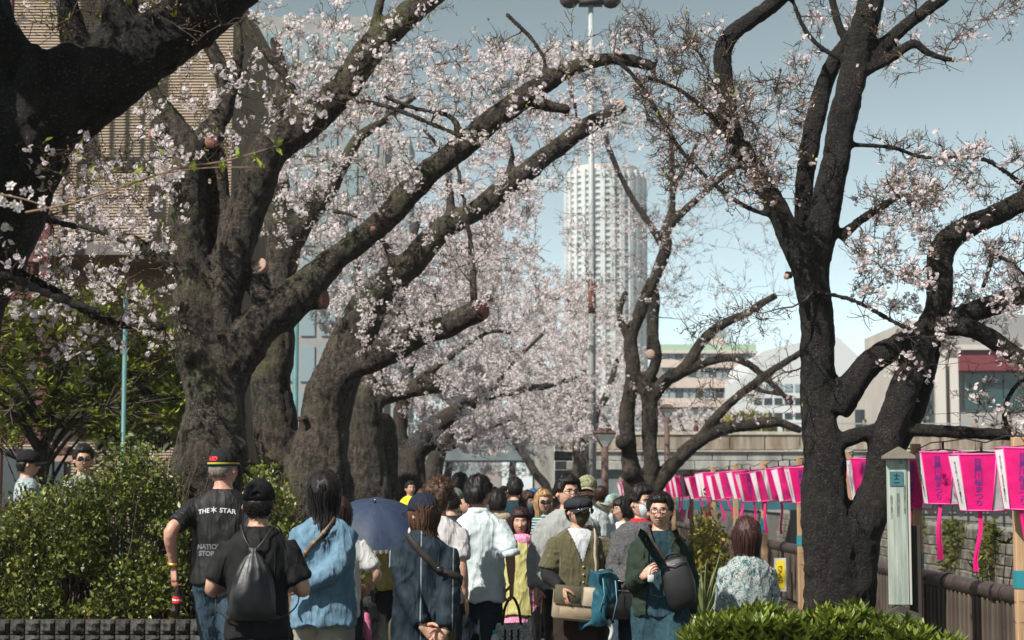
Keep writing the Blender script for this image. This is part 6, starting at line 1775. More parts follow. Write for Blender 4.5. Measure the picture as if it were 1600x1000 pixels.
def make_hair(style, M, material, parent, thick=0.016, length=0.2, seed=0, tufts=220, wave=0.0, volume=1.0, front_open=1.05, undercap=False):
    tufts = int(tufts * 1.25)
    r = np.random.default_rng(seed + 100)
    nt, npn = (40, 60) if tufts > 150 else (26, 40)
    th = np.linspace(0, math.pi * 0.86, nt); ph = np.linspace(-math.pi, math.pi, npn, endpoint=False)
    TH, PH = np.meshgrid(th, ph, indexing='ij'); p = head_surface(TH, PH); m = hair_mask(TH, PH, style)
    nr = norm(p * np.array((1 / 0.0765 ** 2, 1 / 0.094 ** 2, 1 / 0.118 ** 2)))
    st = np.stack([np.sin(PH) * 2.0, np.cos(PH) * 2.0, TH * 0.55], -1)
    tx = 0.30 * vnoise(st, 9.0, seed) + 0.35 * vnoise(st, 3.0, seed + 1) + (0.5 * vnoise(p, 40.0, seed + 2) if style == 'curly' else 0)
    off = thick * volume * (1 + tx) * m - 0.004 * (1 - m)
    if undercap: off = np.where(p[..., 2] > 0.018, np.minimum(off, 0.004), off)
    top = 1 + 0.35 * np.clip(p[..., 2] / 0.118, 0, 1)
    q = p + nr * (off * top)[..., None]
    k = np.arange(nt - 1)[:, None] * npn + np.arange(npn)[None]; k2 = np.arange(nt - 1)[:, None] * npn + (np.arange(npn)[None] + 1) % npn
    F = np.stack([k, k + npn, k2 + npn, k2], -1).reshape(-1, 4); mm = m.reshape(-1); F = F[(mm[F] > 0.02).any(1)]
    mb = MB(); mb.add(xf(M, q.reshape(-1, 3)), F)
    # loose locks lying over the shell
    ids = r.choice(np.where((mm > 0.4) & ((p[..., 2].reshape(-1) < 0.005) | (not undercap)))[0], tufts)
    p0 = q.reshape(-1, 3)[ids]; n0 = nr.reshape(-1, 3)[ids]
    crown = np.array((0.0, 0.04, 0.12)); fl = p0 - crown; fl = fl - n0 * np.sum(fl * n0, 1, keepdims=True); fl = norm(fl + r.normal(size=fl.shape) * (0.5 if style == 'curly' else 0.14))
    Ls = r.uniform(0.02, 0.042, tufts) * (1.2 if style == 'curly' else 1)
    kk = np.linspace(0, 1, 4)
    pth = p0[:, None, :] + fl[:, None, :] * (Ls[:, None] * kk)[..., None] - n0[:, None, :] * (Ls[:, None] * 0.42 * kk ** 1.6)[..., None] + n0[:, None, :] * 0.0008
    if style == 'curly': pth += 0.006 * np.sin(kk * 9 + r.uniform(0, 6, (tufts, 1)))[..., None] * norm(r.normal(size=(tufts, 1, 3))) + n0[:, None, :] * 0.006
    tm = MB(); tubes(tm, pth, np.tile(np.array([0.0013, 0.0020, 0.0018, 0.0004]) * (1.4 if style == 'curly' else 1), (tufts, 1)) * r.uniform(0.6, 1.2, (tufts, 1)), 3)
    mb.add(xf(M, tm.v[0]), tm.q[0])
    if style in ('bob', 'long', 'fringe') and length > 0:
        n = 520 if tufts > 100 else 220
        ps = r.uniform(front_open, 2 * math.pi - front_open, n); ps = np.where(ps > math.pi, ps - 2 * math.pi, ps)
        ts = r.uniform(0.9, 1.55, n)
        p0 = head_surface(ts, ps); nn = norm(p0 * np.array((1 / 0.0765 ** 2, 1 / 0.094 ** 2, 0.0))); rad = thick * volume * r.uniform(0.5, 1.15, n)
        nk = 7; kk = np.linspace(0, 1, nk)
        Ls = length * (r.uniform(0.86, 1.06, n) if style == 'bob' else r.uniform(0.65, 1.08, n)) + p0[:, 2] - 0.02
        z = p0[:, 2][:, None] - np.maximum(Ls, 0.03)[:, None] * kk
        tt = np.clip((0.0 - z) / 0.1, 0, 1)
        pull = 1 - (0.16 if style == 'bob' else 0.22) * tt ** 1.5
        xy = (p0[:, :2] + nn[:, :2] * rad[:, None])[:, None, :] * pull[..., None]
        back = np.clip((np.abs(ps) - 1.5) / 0.8, 0, 1)[:, None]
        if style != 'bob': xy[..., 1] += 0.035 * np.clip((-0.10 - z) / 0.08, 0, 1) * back + 0.01
        if wave: 
            xy[..., 0] += wave * np.sin(z * 42 + ps[:, None] * 3); xy[..., 1] += wave * 0.6 * np.cos(z * 36 + ps[:, None] * 5)
        xy += r.normal(size=(n, 1, 2)) * 0.002 + (r.normal(size=(n, 1, 2)) * 0.006) * kk[None, :, None] ** 2
        pth = np.concatenate([xy, z[..., None]], -1)
        tm = MB(); tubes(tm, pth, np.concatenate([np.linspace(0.0055, 0.005, nk - 3), [0.0042, 0.003, 0.0008]])[None] * r.uniform(0.6, 1.15, (n, 1)) * (1.15 if n > 500 else 1.8), 3)
        mb.add(xf(M, tm.v[0]), tm.q[0])
    return mb.obj('hair', material, parent)

def make_cap(M, material, parent, kind='baseball', facing=0.0, brim_m=None, tilt=0.0, band=None, open_back=False, h=1.0):
    nt, npn = 18, 48
    th = np.linspace(0, 1.5, nt); ph = np.linspace(0, 2 * math.pi, npn, endpoint=False)
    TH, PH = np.meshgrid(th, ph, indexing='ij')
    flat = kind == 'newsboy'
    rx, ry, rz = (0.092, 0.114, 0.098) if not flat else (0.108, 0.128, 0.070)
    ss = np.sin(TH) ** 0.96; cz = np.cos(TH) ** (0.95 if not flat else 0.6)
    x = rx * ss * np.sin(PH); y = -ry * ss * np.cos(PH) + 0.008; z = 0.040 + rz * cz * h
    seam = 0.0016 * np.abs(np.cos(PH * 3)) ** 14
    sc = 1 - seam / 0.09 * 1.2
    x *= sc; y *= sc
    if flat: x *= 1 + 0.03 * vnoise(np.stack([x, y, z], -1), 30, 2); z += 0.006 * vnoise(np.stack([x, y, z], -1), 22, 5)
    V = np.stack([x, y, z], -1).reshape(-1, 3)
    k = np.arange(nt - 1)[:, None] * npn + np.arange(npn)[None]; k2 = np.arange(nt - 1)[:, None] * npn + (np.arange(npn)[None] + 1) % npn
    F = np.stack([k, k + npn, k2 + npn, k2], -1).reshape(-1, 4)
    rim = np.stack([rx * 0.985 * np.sin(ph), -ry * 0.985 * np.cos(ph) + 0.008, np.full(npn, 0.022)], -1)
    rim_ = rim.copy(); rim_[:, :2] *= 0.9
    base = len(V)
    V = np.concatenate([V, rim, rim_])
    last = (nt - 1) * npn + np.arange(npn); nx = (np.arange(npn) + 1) % npn
    F = np.concatenate([F, np.stack([last, base + np.arange(npn), base + nx, (nt - 1) * npn + nx], -1), np.stack([base + np.arange(npn), base + npn + np.arange(npn), base + npn + nx, base + nx], -1)])
    if open_back:                                         # half-round gap above the strap
        c = V[F].mean(1); gap = (c[:, 1] > 0.06) & (np.abs(c[:, 0]) < 0.036) & (((c[:, 0] / 0.036) ** 2 + ((c[:, 2] - 0.040) / 0.034) ** 2) < 1) & (c[:, 2] > 0.036)
        F = F[~gap]
    Rz = TR((0, 0, 0), (tilt, 0, facing)); MM = np.array(M) @ Rz
    mb = MB(); mb.add(xf(MM, V), F)
    tube(mb, xf(MM, np.array([(0, 0.008, 0.040 + rz * h - 0.002), (0, 0.008, 0.040 + rz * h + 0.004)])), [0.008, 0.005], 8)
    cap = mb.obj('cap', material, parent)
    nb = 15; V = []
    L = 0.070 if kind == 'baseball' else 0.048
    for s in (0, 1):
        for j in range(5):
            for i in range(nb):
                a = (i / (nb - 1) - 0.5) * 2 * (1.15 if kind == 'baseball' else 1.2)
                bx = 0.094 * math.sin(a); by = -0.114 * math.cos(a) + 0.008
                t = j / 4; ext = L * math.cos(a * 1.25) ** 0.8 if abs(a * 1.25) < 1.57 else 0
                V.append((bx * (1 + 0.02 * t), by - ext * t, 0.030 - 0.30 * (bx ** 2) / 0.09 * (0.6 + t) - 0.012 * t - 0.004 * s))
    V = np.array(V); F = []
    for s in (0, 1):
        for j in range(4):
            for i in range(nb - 1):
                q = s * 5 * nb + j * nb + i; f = (q, q + 1, q + nb + 1, q + nb); F.append(f if s == 0 else f[::-1])
    for i in range(nb - 1): q = 4 * nb + i; F.append((q, q + 1, q + 1 + 5 * nb, q + 5 * nb))
    mb = MB(); mb.add(xf(MM, V), F); mb.obj('brim', brim_m or material, cap)
    if band:
        for (z0, z1, bm_) in band:
            mb = MB(); pp = []
            for z in (z0, z1):
                pp.append(np.stack([rx * 1.012 * np.sin(ph), -ry * 1.012 * np.cos(ph) + 0.008, np.full(npn, z)], -1))
            loft(mb, [xf(MM, q) for q in pp], cap=False); mb.obj('band', bm_, cap)
    return cap

def make_glasses(M, parent, sun=False, frame=None, metal=False):
    mb = MB()
    rw, rh = (0.024, 0.016) if not sun else (0.027, 0.019)
    fm = frame or (metal_m if metal else black_plastic)
    a = np.linspace(0, 2 * math.pi, 21)
    yf = -0.108
    for sg in (-1, 1):
        rim = np.stack([sg * 0.032 + rw * np.sign(np.cos(a)) * np.abs(np.cos(a)) ** 0.8, np.full(21, yf) + 0.06 * np.abs(sg * 0.032 + rw * np.cos(a)) ** 1.6, 0.010 + rh * np.sign(np.sin(a)) * np.abs(np.sin(a)) ** 0.8], -1)
        tube(mb, xf(M, rim), 0.0032 if not metal else 0.0020, 5)
        tube(mb, xf(M, np.array([(sg * 0.057, yf + 0.004, 0.014), (sg * 0.074, yf + 0.03, 0.015), (sg * 0.082, 0.0, 0.012), (sg * 0.080, 0.022, -0.004)])), 0.0022, 5)
    tube(mb, xf(M, np.array([(-0.010, yf, 0.013), (0, yf - 0.004, 0.016), (0.010, yf, 0.013)])), 0.002, 5)
    gl = mb.obj('glasses', fm, parent)
    if sun:
        for sg in (-1, 1):
            mb = MB(); rim = np.stack([sg * 0.032 + rw * np.sign(np.cos(a)) * np.abs(np.cos(a)) ** 0.8, np.full(21, yf) + 0.06 * np.abs(sg * 0.032 + rw * np.cos(a)) ** 1.6, 0.010 + rh * np.sign(np.sin(a)) * np.abs(np.sin(a)) ** 0.8], -1)[:20]
            V = np.concatenate([rim, rim.mean(0)[None] + (0, -0.003, 0)]); mb.add(xf(M, V), np.array([(i, (i + 1) % 20, 20) for i in range(20)])); mb.obj('lens', lens_dark, gl)
    return gl

def make_mask(M, material, parent):
    n1, n2 = 18, 24
    z = np.linspace(-0.008, -0.112, n1); u = np.linspace(-1, 1, n2); V = []
    for zz in z:
        for uu in u:
            th = math.acos(np.clip(np.sign(zz) * (abs(zz) / 0.118) ** (1 / 0.92), -1, 1)); ph = uu * 1.12
            p = head_surface(np.array(th), np.array(ph))
            nose = 0.016 * g(p[0], 0.028) * g(zz + 0.028, 0.034)
            V.append((p[0] * 1.03, p[1] - 0.010 - nose + 0.006 * abs(uu) ** 3, zz + 0.010 * (1 - abs(uu) ** 2) * (1 if zz > -0.02 else 0) - 0.012 * (1 - uu * uu) * (zz < -0.1)))
    V = np.array(V); V[:, 1] += 0.0015 * np.sin(V[:, 2] * 420)
    F = [(j * n2 + i, j * n2 + i + 1, (j + 1) * n2 + i + 1, (j + 1) * n2 + i) for j in range(n1 - 1) for i in range(n2 - 1)]
    mb = MB(); mb.add(xf(M, V), F); mk = mb.obj('face_mask', material, parent)
    mb = MB()
    for sg in (-1, 1):
        for zz in (-0.012, -0.085): tube(mb, xf(M, np.array([(sg * 0.066, -0.045, zz), (sg * 0.080, -0.01, (zz - 0.02) * 0.6), (sg * 0.084, 0.018, -0.01 + zz * 0.2)])), 0.0015, 4)
    mb.obj('ear_loops', material, mk)

def make_hand(mb, wrist, fdir, pnorm, left, skin, curl=0.5, sc=1.0, spread=0.12, thumb=0.5):
    """palm and five fingers; fdir = finger direction, pnorm = direction the palm faces"""
    f = norm(np.array(fdir, float)); n = np.array(pnorm, float); n = norm(n - f * np.dot(n, f)); s = np.cross(f, n)
    if left: s = -s                                      # s points to the thumb side
    w = np.array(wrist, float)
    def pt(a, b, c): return w + (s * a + f * b + n * c) * sc
    pm = MB()
    rings = []
    for (b, hw, ht, ca) in ((-0.015, 0.026, 0.020, 0), (0.012, 0.031, 0.018, 0.0), (0.04, 0.039, 0.017, 0.002), (0.07, 0.042, 0.015, 0.0), (0.088, 0.040, 0.011, 0.0)):
        a = np.arange(12) * math.pi / 6; rings.append(np.array([pt(ca + hw * math.cos(t), b, ht * math.sin(t) * 0.9) for t in a]))
    loft(mb, rings, col=skin)
    kn = np.array(skin) * np.array((1.0, 0.86, 0.84))
    for i, (a, L, r) in enumerate(((0.030, 0.070, 0.0085), (0.010, 0.079, 0.0088), (-0.010, 0.073, 0.0085), (-0.029, 0.058, 0.0075))):
        cur = curl * (1 + 0.12 * i); ang = spread * (0.3 - i * 0.2)
        pos = np.array((a, 0.080, 0.0)); pts = [pos]
        d = 0.25 * cur
        for sg, (fr_) in enumerate((0.45, 0.30, 0.25)):
            pos = pos + L * fr_ * np.array((math.sin(ang) * math.cos(d), math.cos(d), math.sin(d))); pts.append(pos); d += cur * (0.95 if sg == 0 else 0.75)
        pts = [pt(*q) for q in smooth_path(np.array(pts), 8)]
        tube(mb, pts, [r * sc * q for q in (1.05, 1.0, 1.0, 1.03, 0.95, 0.92, 0.85, 0.5)], 7, col=kn)
    base = np.array((0.024, 0.018, 0.004)); dt = norm(np.array((0.75, 0.62, 0.25 + thumb * 0.8)))
    p1 = base + dt * 0.042; p2 = p1 + norm(np.array((0.25, 0.85, 0.30 + thumb))) * 0.032; p3 = p2 + norm(np.array((0.0, 0.9, 0.25 + thumb))) * 0.024
    tube(mb, [pt(*q) for q in smooth_path(np.array([base, p1, p2, p3]), 8)], [q * sc for q in (0.014, 0.0135, 0.012, 0.0105, 0.0105, 0.010, 0.009, 0.005)], 7, col=kn)

def ik(S, W, L1, L2, pole):
    S = np.array(S, float); W = np.array(W, float); d = W - S; D = np.linalg.norm(d); D2 = min(D, (L1 + L2) * 0.995)
    u = d / max(D, 1e-6); W = S + u * D2
    a = (L1 ** 2 - L2 ** 2 + D2 ** 2) / (2 * D2); h = math.sqrt(max(L1 ** 2 - a ** 2, 0))
    p = np.array(pole, float); p = p - u * np.dot(p, u); p = norm(p)
    return S + u * a + p * h, W

TORSO = [(1.482, 0.064, 0.062, 0.012), (1.458, 0.086, 0.074, 0.012), (1.430, 0.116, 0.086, 0.010), (1.395, 0.140, 0.098, 0.006), (1.33, 0.156, 0.110, 0.0),
         (1.22, 0.156, 0.116, -0.004), (1.10, 0.146, 0.111, -0.004), (1.00, 0.150, 0.113, 0.0), (0.92, 0.158, 0.118, 0.004), (0.84, 0.162, 0.120, 0.006)]

def person(label, u, vtop, Y, yaw=0.0, hair=None, skin=SK_ASIA, top=None, over=None, bottom=None, armL=None, armR=None, head=None, headyaw=0.0, headtilt=0.0,
           build=1.0, wide=1.0, cap=None, glasses=None, mask=None, stride=0.12, vox=0.0125, cat='person', group=None, hi=True, lean=0.0, headext=0.012, sit=None, shoes=(0.03, 0.03, 0.03), seed=0, name='person', zoff=0.0):
    """u, vtop: where the crown of the head (hair or cap included) shows; yaw 0 = facing the camera"""
    q = P(u, vtop, Y)
    Hs = q[2] - headext - zoff
    k = Hs / 1.72 if sit is None else 1.0
    hz = sit if sit is not None else 0.0                  # seated figures drop by this much
    rng = np.random.default_rng(seed + 5)
    sw = 0.144 * wide
    shl = {'L': np.array((sw, 0.004, 1.378)), 'R': np.array((-sw, 0.004, 1.378))}
    arms = {}
    for side, spec in (('L', armL), ('R', armR)):
        sg = 1 if side == 'L' else -1
        if spec is None: spec = dict(w=(sg * (sw + 0.062), -0.02, 0.86))
        W = np.array(spec['w'], float)
        E, W = ik(shl[side], W, 0.285, 0.255, spec.get('pole', (sg * 0.35, 0.9, -0.1)))
        arms[side] = (shl[side], E, W, spec)
    legs = {}
    for side, sg in (('L', 1), ('R', -1)):
        fy = -stride * sg
        if sit is None:
            A = np.array((sg * 0.095, fy, 0.075)); Hp = np.array((sg * 0.088, 0.0, 0.90)); Kn, A = ik(Hp, A, 0.425, 0.42, (0, -1, 0)); legs[side] = (Hp, Kn, A)
        else:
            Hp = np.array((sg * 0.09, 0.0, 0.90)); Kn = np.array((sg * 0.13, -0.42, 0.92)); A = np.array((sg * 0.13, -0.44, 0.50)); legs[side] = (Hp, Kn, A)
    # ---- body: torso, neck and limbs fused into one surface, head and hands worked on to it
    bm_ = MB()
    loft(bm_, [ell(0, yo, z, hw * 0.93 * wide, hd * 0.92 * build, 18) for (z, hw, hd, yo) in TORSO[1:]])
    tube(bm_, [(0, 0.022, 1.40), (0, 0.018, 1.46), (0, 0.008, 1.52), (0, 0.002, 1.58)], [0.066, 0.060, 0.057, 0.056], 12)
    for side in 'LR':
        S, E, W, spec = arms[side]
        pth = smooth_path(np.array([S, (S + E) / 2, E, (E * 0.4 + W * 0.6), W]), 14)
        tube(bm_, pth, np.interp(np.linspace(0, 1, 14), [0, 0.25, 0.5, 0.65, 1], [0.054, 0.049, 0.042, 0.042, 0.027]) * (0.5 + 0.5 * build), 10)
        Hp, Kn, A = legs[side]
        pth = smooth_path(np.array([Hp, (Hp + Kn) / 2, Kn, (Kn * 0.6 + A * 0.4), A]), 14)
        tube(bm_, pth, np.interp(np.linspace(0, 1, 14), [0, 0.3, 0.5, 0.65, 1], [0.085, 0.072, 0.055, 0.056, 0.038]), 10)
    V, N, Qd, T3 = remesh(bm_, 0.024 if hi else 0.034, smooth_it=1)
    body = MB(); body.add(V, Qd, 0, np.array(skin))
    HM = TR((0, -0.012, 1.602), (headtilt, 0, headyaw))
    hd_ = head or {}
    make_head(body, HM, skin, hi=hd_.get('hi', hi), **{a: b for a, b in hd_.items() if a != 'hi'})
    if hi or True:
        for side in 'LR':
            S, E, W, spec = arms[side]
            fd = spec.get('f', W - E); sg = 1 if side == 'L' else -1
            make_hand(body, W, fd, spec.get('n', (-sg, 0.15, 0)), side == 'L', skin, spec.get('curl', 0.55), spec.get('hs', 1.0), thumb=spec.get('thumb', 0.4))
    Mroot = TR((0, 0, 0), (lean, 0, 0), (k, k, k)); Mroot[2, 3] = -hz
    Lm = Mroot.copy()
    body2 = MB(); body2.merge(body, Lm)
    root = body2.obj(name, skin_m)
    root.location = (q[0], Y, zoff if sit is None else q[2] - (1.72 - hz) - headext); root.rotation_euler = (0, 0, yaw)
    # keep the crown where it shows although the head leans
    tag(root, label, cat, group)
    HMr = Lm @ HM
    ctx = dict(root=root, L=Lm, arms=arms, legs=legs, HM=HMr, k=k, wide=wide, build=build)
    def garment(name_, m, ease=0.012, hem=0.82, sleeve='short', sl_ease=0.016, neck=1.478, folds=0.008, cut=None, vox_=None, flare=0.0, seed_=0, collar=None, cuff=0.0, skip_arm='', smooth_it=2):
        gm = MB()
        rings = []
        zs = [t[0] for t in TORSO][::-1]
        for z in np.concatenate([[hem], np.arange(math.ceil(hem / 0.05) * 0.05 + 0.01, 1.39, 0.05), [1.395, 1.43, 1.455, neck]]):
            hw = np.interp(z, zs, [t[1] for t in TORSO][::-1]); hd = np.interp(z, zs, [t[2] for t in TORSO][::-1]); yo = np.interp(z, zs, [t[3] for t in TORSO][::-1])
            e = ease * (1.0 if z < 1.40 else max(0.35, 1 - (z - 1.40) / 0.10)) + flare * max(0, (1.2 - z))
            rings.append(ell(0, yo, z, (hw + e) * wide, (hd + e) * build, 26, 2.4))
        loft(gm, rings)
        for side in 'LR':
            if side in skip_arm or sleeve == 'none': continue
            S, E, W, spec = arms[side]
            full = smooth_path(np.array([S + np.array((0, 0, -0.004)), (S + E) / 2, E, (E + W) / 2, W]), 30)
            fr_ = {'short': 0.40, 'elbow': 0.55, 'three': 0.72, 'long': 0.985}[sleeve] if isinstance(sleeve, str) else sleeve
            n = max(4, int(30 * fr_)); pth = full[:n]
            t = np.linspace(0, fr_, n)
            rr = np.interp(t, [0, 0.25, 0.5, 0.65, 1], [0.054, 0.048, 0.042, 0.041, 0.029]) + 0.8 * sl_ease * np.interp(t, [0, 0.15, 1], [0.5, 1, 1])
            tube(gm, pth, rr, 14)
        V, N, Qd, T3 = remesh(gm, vox_ or (max(vox, 0.0135) if hi else 0.026), smooth_it=smooth_it)
        # folds: diagonal drag lines, drapes, and bunching at the elbows
        wp_ = 0.05 * vnoise(V, 6, seed + 1)
        A_ = np.arctan2(V[:, 1], V[:, 0]) * 0.16
        def ridge(ca, cz, fa, fl, s_):        # long narrow creases running across direction (ca, cz)
            t1 = (A_ + wp_) * ca + V[:, 2] * cz; t2 = -(A_ + wp_) * cz + V[:, 2] * ca
            return (1 - np.abs(vnoise(np.stack([t1 * fa, t2 * fl, V[:, 0] * 2.5], -1), 1.0, s_))) ** 3
        f = 1.0 * ridge(0.95, 0.3, 15, 3.2, seed + 3) + 0.9 * ridge(0.9, -0.45, 17, 3.6, seed + 4) + 0.45 * ridge(0.35, 0.95, 22, 6, seed + 7) - 0.85
        ex = np.abs(V[:, 0]) - 0.150 * wide
        f = f + np.clip(ex / 0.03, 0, 1) * 0.7 * (1 - np.abs(vnoise(np.stack([V[:, 2] * 26 + 4 * A_, A_ * 14, V[:, 1] * 9], -1), 1.0, seed + 9))) ** 2
        d = folds * 0.8 * f
        edge = np.clip((1.50 - V[:, 2]) / 0.06, 0.2, 1)
        V = V + N * (d * edge)[:, None]
        V[:, 2] += np.where(V[:, 2] < hem + 0.04, 0.008 * np.sin(np.arctan2(V[:, 1], V[:, 0]) * 5 + seed), 0)
        F = Qd
        if cut is not None:
            c = V[F].mean(1); F = F[~cut(c)]
        o = MB(); o.add(xf(Lm, V), F); ob = o.obj(name_, m, root)
        if collar:
            cmb = MB(); a = np.linspace(-math.pi + 0.25, math.pi - 0.25, 26); z0 = 1.468
            prof = []
            for (dr, dz) in ((0.000, -0.012), (0.004, 0.022), (0.012, 0.026), (0.024, -0.012), (0.018, -0.018)):
                prof.append(np.stack([(0.066 + dr) * np.sin(a), (0.062 + dr) * np.cos(a) + 0.012, z0 + dz + 0.010 * np.cos(a) + 0 * a], -1))
            n = 26; V2 = np.concatenate(prof); F2 = [(j * n + i, j * n + i + 1, ((j + 1) % 5) * n + i + 1, ((j + 1) % 5) * n + i) for j in range(5) for i in range(n - 1)]
            cmb.add(xf(Lm, V2), F2); cmb.obj('collar', collar, ob)
        return ob
    ctx['garment'] = garment
    tops = []
    for spec in (top or []):
        spec = dict(spec); tops.append(garment(spec.pop('name', 'shirt'), spec.pop('m'), **spec))
    ctx['tops'] = tops
    # ---- trousers or skirt
    bs = bottom or dict(m=cloth('dark_trousers', (0.02, 0.02, 0.022)))
    pmb = MB(); ea = bs.get('ease', 0.014)
    loft(pmb, [ell(0, 0.004, z, hw * (wide * 0.5 + 0.5), hd * build, 20) for z, hw, hd in ((0.84, 0.165, 0.125), (0.90, 0.180, 0.128), (0.97, 0.176, 0.124), (1.03, 0.168, 0.118))] if not bs.get('skirt') else
         [ell(0, 0.004, z, hw, hd, 20) for z, hw, hd in ((0.35, 0.27, 0.22), (0.6, 0.235, 0.185), (0.84, 0.195, 0.145), (0.97, 0.172, 0.122), (1.03, 0.16, 0.112))])
    for side in 'LR':
        Hp, Kn, A = legs[side]; pth = smooth_path(np.array([Hp + (0, 0, 0.02), (Hp + Kn) / 2, Kn, (Kn + A) / 2, A + (0, 0, -0.035)]), 18)
        tube(pmb, pth, np.interp(np.linspace(0, 1, 18), [0, 0.3, 0.5, 0.7, 1], [0.090, 0.078, 0.062, 0.060, 0.052 + bs.get('flare', 0.0)]) + ea, 14)
    V, N, Qd, T3 = remesh(pmb, 0.026 if hi else 0.04, smooth_it=2)
    w1 = np.stack([V[:, 0] * 6, V[:, 1] * 6, V[:, 2] * 12 + V[:, 0] * 6], -1)
    V = V + N * (0.008 * ((1 - np.abs(vnoise(w1, 1.2, seed + 8))) ** 2 - 0.4))[:, None]
    o = MB(); o.add(xf(Lm, V), Qd); ctx['bottom'] = o.obj('skirt' if bs.get('skirt') else 'trousers', bs['m'], root)
    shm = mat('shoe_%d' % (int(shoes[0] * 100)), shoes, 0.6)
    for side in 'LR':
        Hp, Kn, A = legs[side]; smb = MB(); c = A + np.array((0, 0, -0.075))
        rings = []
        for (t, w_, h_) in ((-0.085, 0.028, 0.05), (-0.06, 0.038, 0.075), (0.0, 0.042, 0.085), (0.07, 0.046, 0.065), (0.13, 0.046, 0.045), (0.165, 0.034, 0.03), (0.175, 0.015, 0.02)):
            a = np.arange(10) * 2 * math.pi / 10
            rings.append(np.stack([c[0] + w_ * np.cos(a), np.full(10, c[1] - t), c[2] + 0.002 + h_ * (0.5 + 0.5 * np.sin(a))], -1))
        loft(smb, rings); o = MB(); o.merge(smb, Lm); o.obj('shoe', shm, root)
    if hair:
        for hsp in (hair if isinstance(hair, list) else [hair]):
            hsp = dict(hsp)
            if not hi: hsp['tufts'] = min(hsp.get('tufts', 70), 70)
            make_hair(hsp.pop('style'), HMr, hsp.pop('m'), root, seed=seed, undercap=bool(cap), **hsp)
    if cap: make_cap(HMr, cap.pop('m'), root, **cap)
    if glasses is not None: make_glasses(HMr, root, **glasses)
    if mask: make_mask(HMr, mask, root)
    return ctx

def world_of(ctx, p):
    """local body coordinates (1.72 m figure) to world"""
    r = ctx['root']; M = np.array(Matrix.Translation(r.location) @ Matrix.Rotation(r.rotation_euler[2], 4, 'Z')) @ ctx['L']
    return xf(M, np.atleast_2d(np.array(p, float)))

def bvh_of(ob):
    me = ob.data
    return BVHTree.FromPolygons([v.co[:] for v in me.vertices], [p.vertices[:] for p in me.polygons])

def drape(ob_list, pts, off, direction, far=1.0):
    """press points (body-local, scaled) onto garments along a direction"""
    trees = [bvh_of(o) for o in ob_list]; d = Vector(direction).normalized(); out = []
    for p in pts:
        best = None
        o = Vector(p) - d * far
        for t in trees:
            h = t.ray_cast(o, d)
            if h[0] is not None and (best is None or h[3] < best[0]): best = (h[3], h[0])
        out.append(np.array(best[1] if best else Vector(p)) - np.array(d) * off)
    return np.array(out)

def strap(ctx, pts, width, m, name='strap', off=0.006, parent=None, n=40, thick=0.004):
    """band lying on the garments; pts body-local (1.72 m) control points running round the torso, pressed towards the torso axis"""
    L = ctx['L']; path = smooth_path(np.array(pts, float), n); path = xf(L, path)
    trees = [bvh_of(o) for o in ctx['tops']]
    out = []
    for p in path:
        ax = np.array((0, 0, p[2])) if p[2] < 1.36 * ctx['k'] else np.array((p[0] * 0.6, 0, 1.30 * ctx['k']))
        d = norm(p - ax); o_ = ax + d * 0.6; best = None
        for t in trees:
            h = t.ray_cast(Vector(o_), Vector(-d))
            if h[0] is not None and (best is None or h[3] < best[0]): best = (h[3], h[0], d)
        out.append((np.array(best[1]) + d * off) if best else p)
    out = np.array(out); out[1:-1] = (out[:-2] + out[1:-1] * 2 + out[2:]) / 4
    T, _, _ = frames(out); nr = norm(out - np.stack([out[:, 0] * 0, out[:, 1] * 0, out[:, 2]], -1)); sd = norm(np.cross(T, nr)); nr = np.cross(sd, T)
    w = width / 2
    rings = [np.array([o + s * w + q * thick, o - s * w + q * thick, o - s * w - q * thick, o + s * w - q * thick]) for o, s, q in zip(out, sd, nr)]
    mb = MB(); loft(mb, rings)
    return mb, out
# ------------------------------------------------------------------ the walkers
PI = math.pi
blackc = cloth('black', (0.010, 0.010, 0.011), 0.62, spec=0.3)
blacktee = cloth('black_tee', (0.013, 0.013, 0.014), 0.8)
denim = patmat('denim', 'noise', 60, [(0.3, (0.018, 0.035, 0.055)), (0.7, (0.045, 0.075, 0.10))], 0.85, bump=0.3)
denim_dk = patmat('denim_dark', 'noise', 60, [(0.3, (0.008, 0.014, 0.022)), (0.7, (0.02, 0.03, 0.042))], 0.85)
beige = cloth('beige', (0.30, 0.27, 0.22))
olive_t = cloth('olive_trousers', (0.085, 0.075, 0.03))
brown_t = cloth('brown_trousers', (0.03, 0.018, 0.014))
def bag_root(ctx, name, label, cat):
    r = ctx['root']; o = empty(name, r.location, label, cat, rz=r.rotation_euler[2]); return o
def lx(ctx, V): return xf(ctx['L'], np.asarray(V, float))

# 1 tall man in a black sports jersey, back to us
c1 = person('tall man in black jersey and dark cap holding a cola bottle', 350, 700, 13.2, yaw=PI - 0.15, skin=(0.50, 0.27, 0.20), build=1.05, wide=1.12, headyaw=-0.35, seed=1,
    top=[dict(name='jersey', m=blackc, ease=0.018, hem=0.88, sleeve=0.44, sl_ease=0.024, folds=0.008)], bottom=dict(m=denim, ease=0.02),
    armL=dict(w=(0.285, 0.10, 0.985), pole=(0.3, 0.7, -0.2), f=(-0.05, 0.02, -1), n=(-0.7, -0.6, 0), curl=0.8), hair=dict(style='buzz', m=hair_grey, thick=0.006, tufts=80),
    cap=dict(m=cloth('cap_black', (0.014, 0.014, 0.015)), facing=0.0, band=[(0.030, 0.036, mat('band_green', (0.02, 0.16, 0.06), 0.7)), (0.036, 0.043, mat('band_yellow', (0.62, 0.40, 0.03), 0.7))]), headext=0.02)
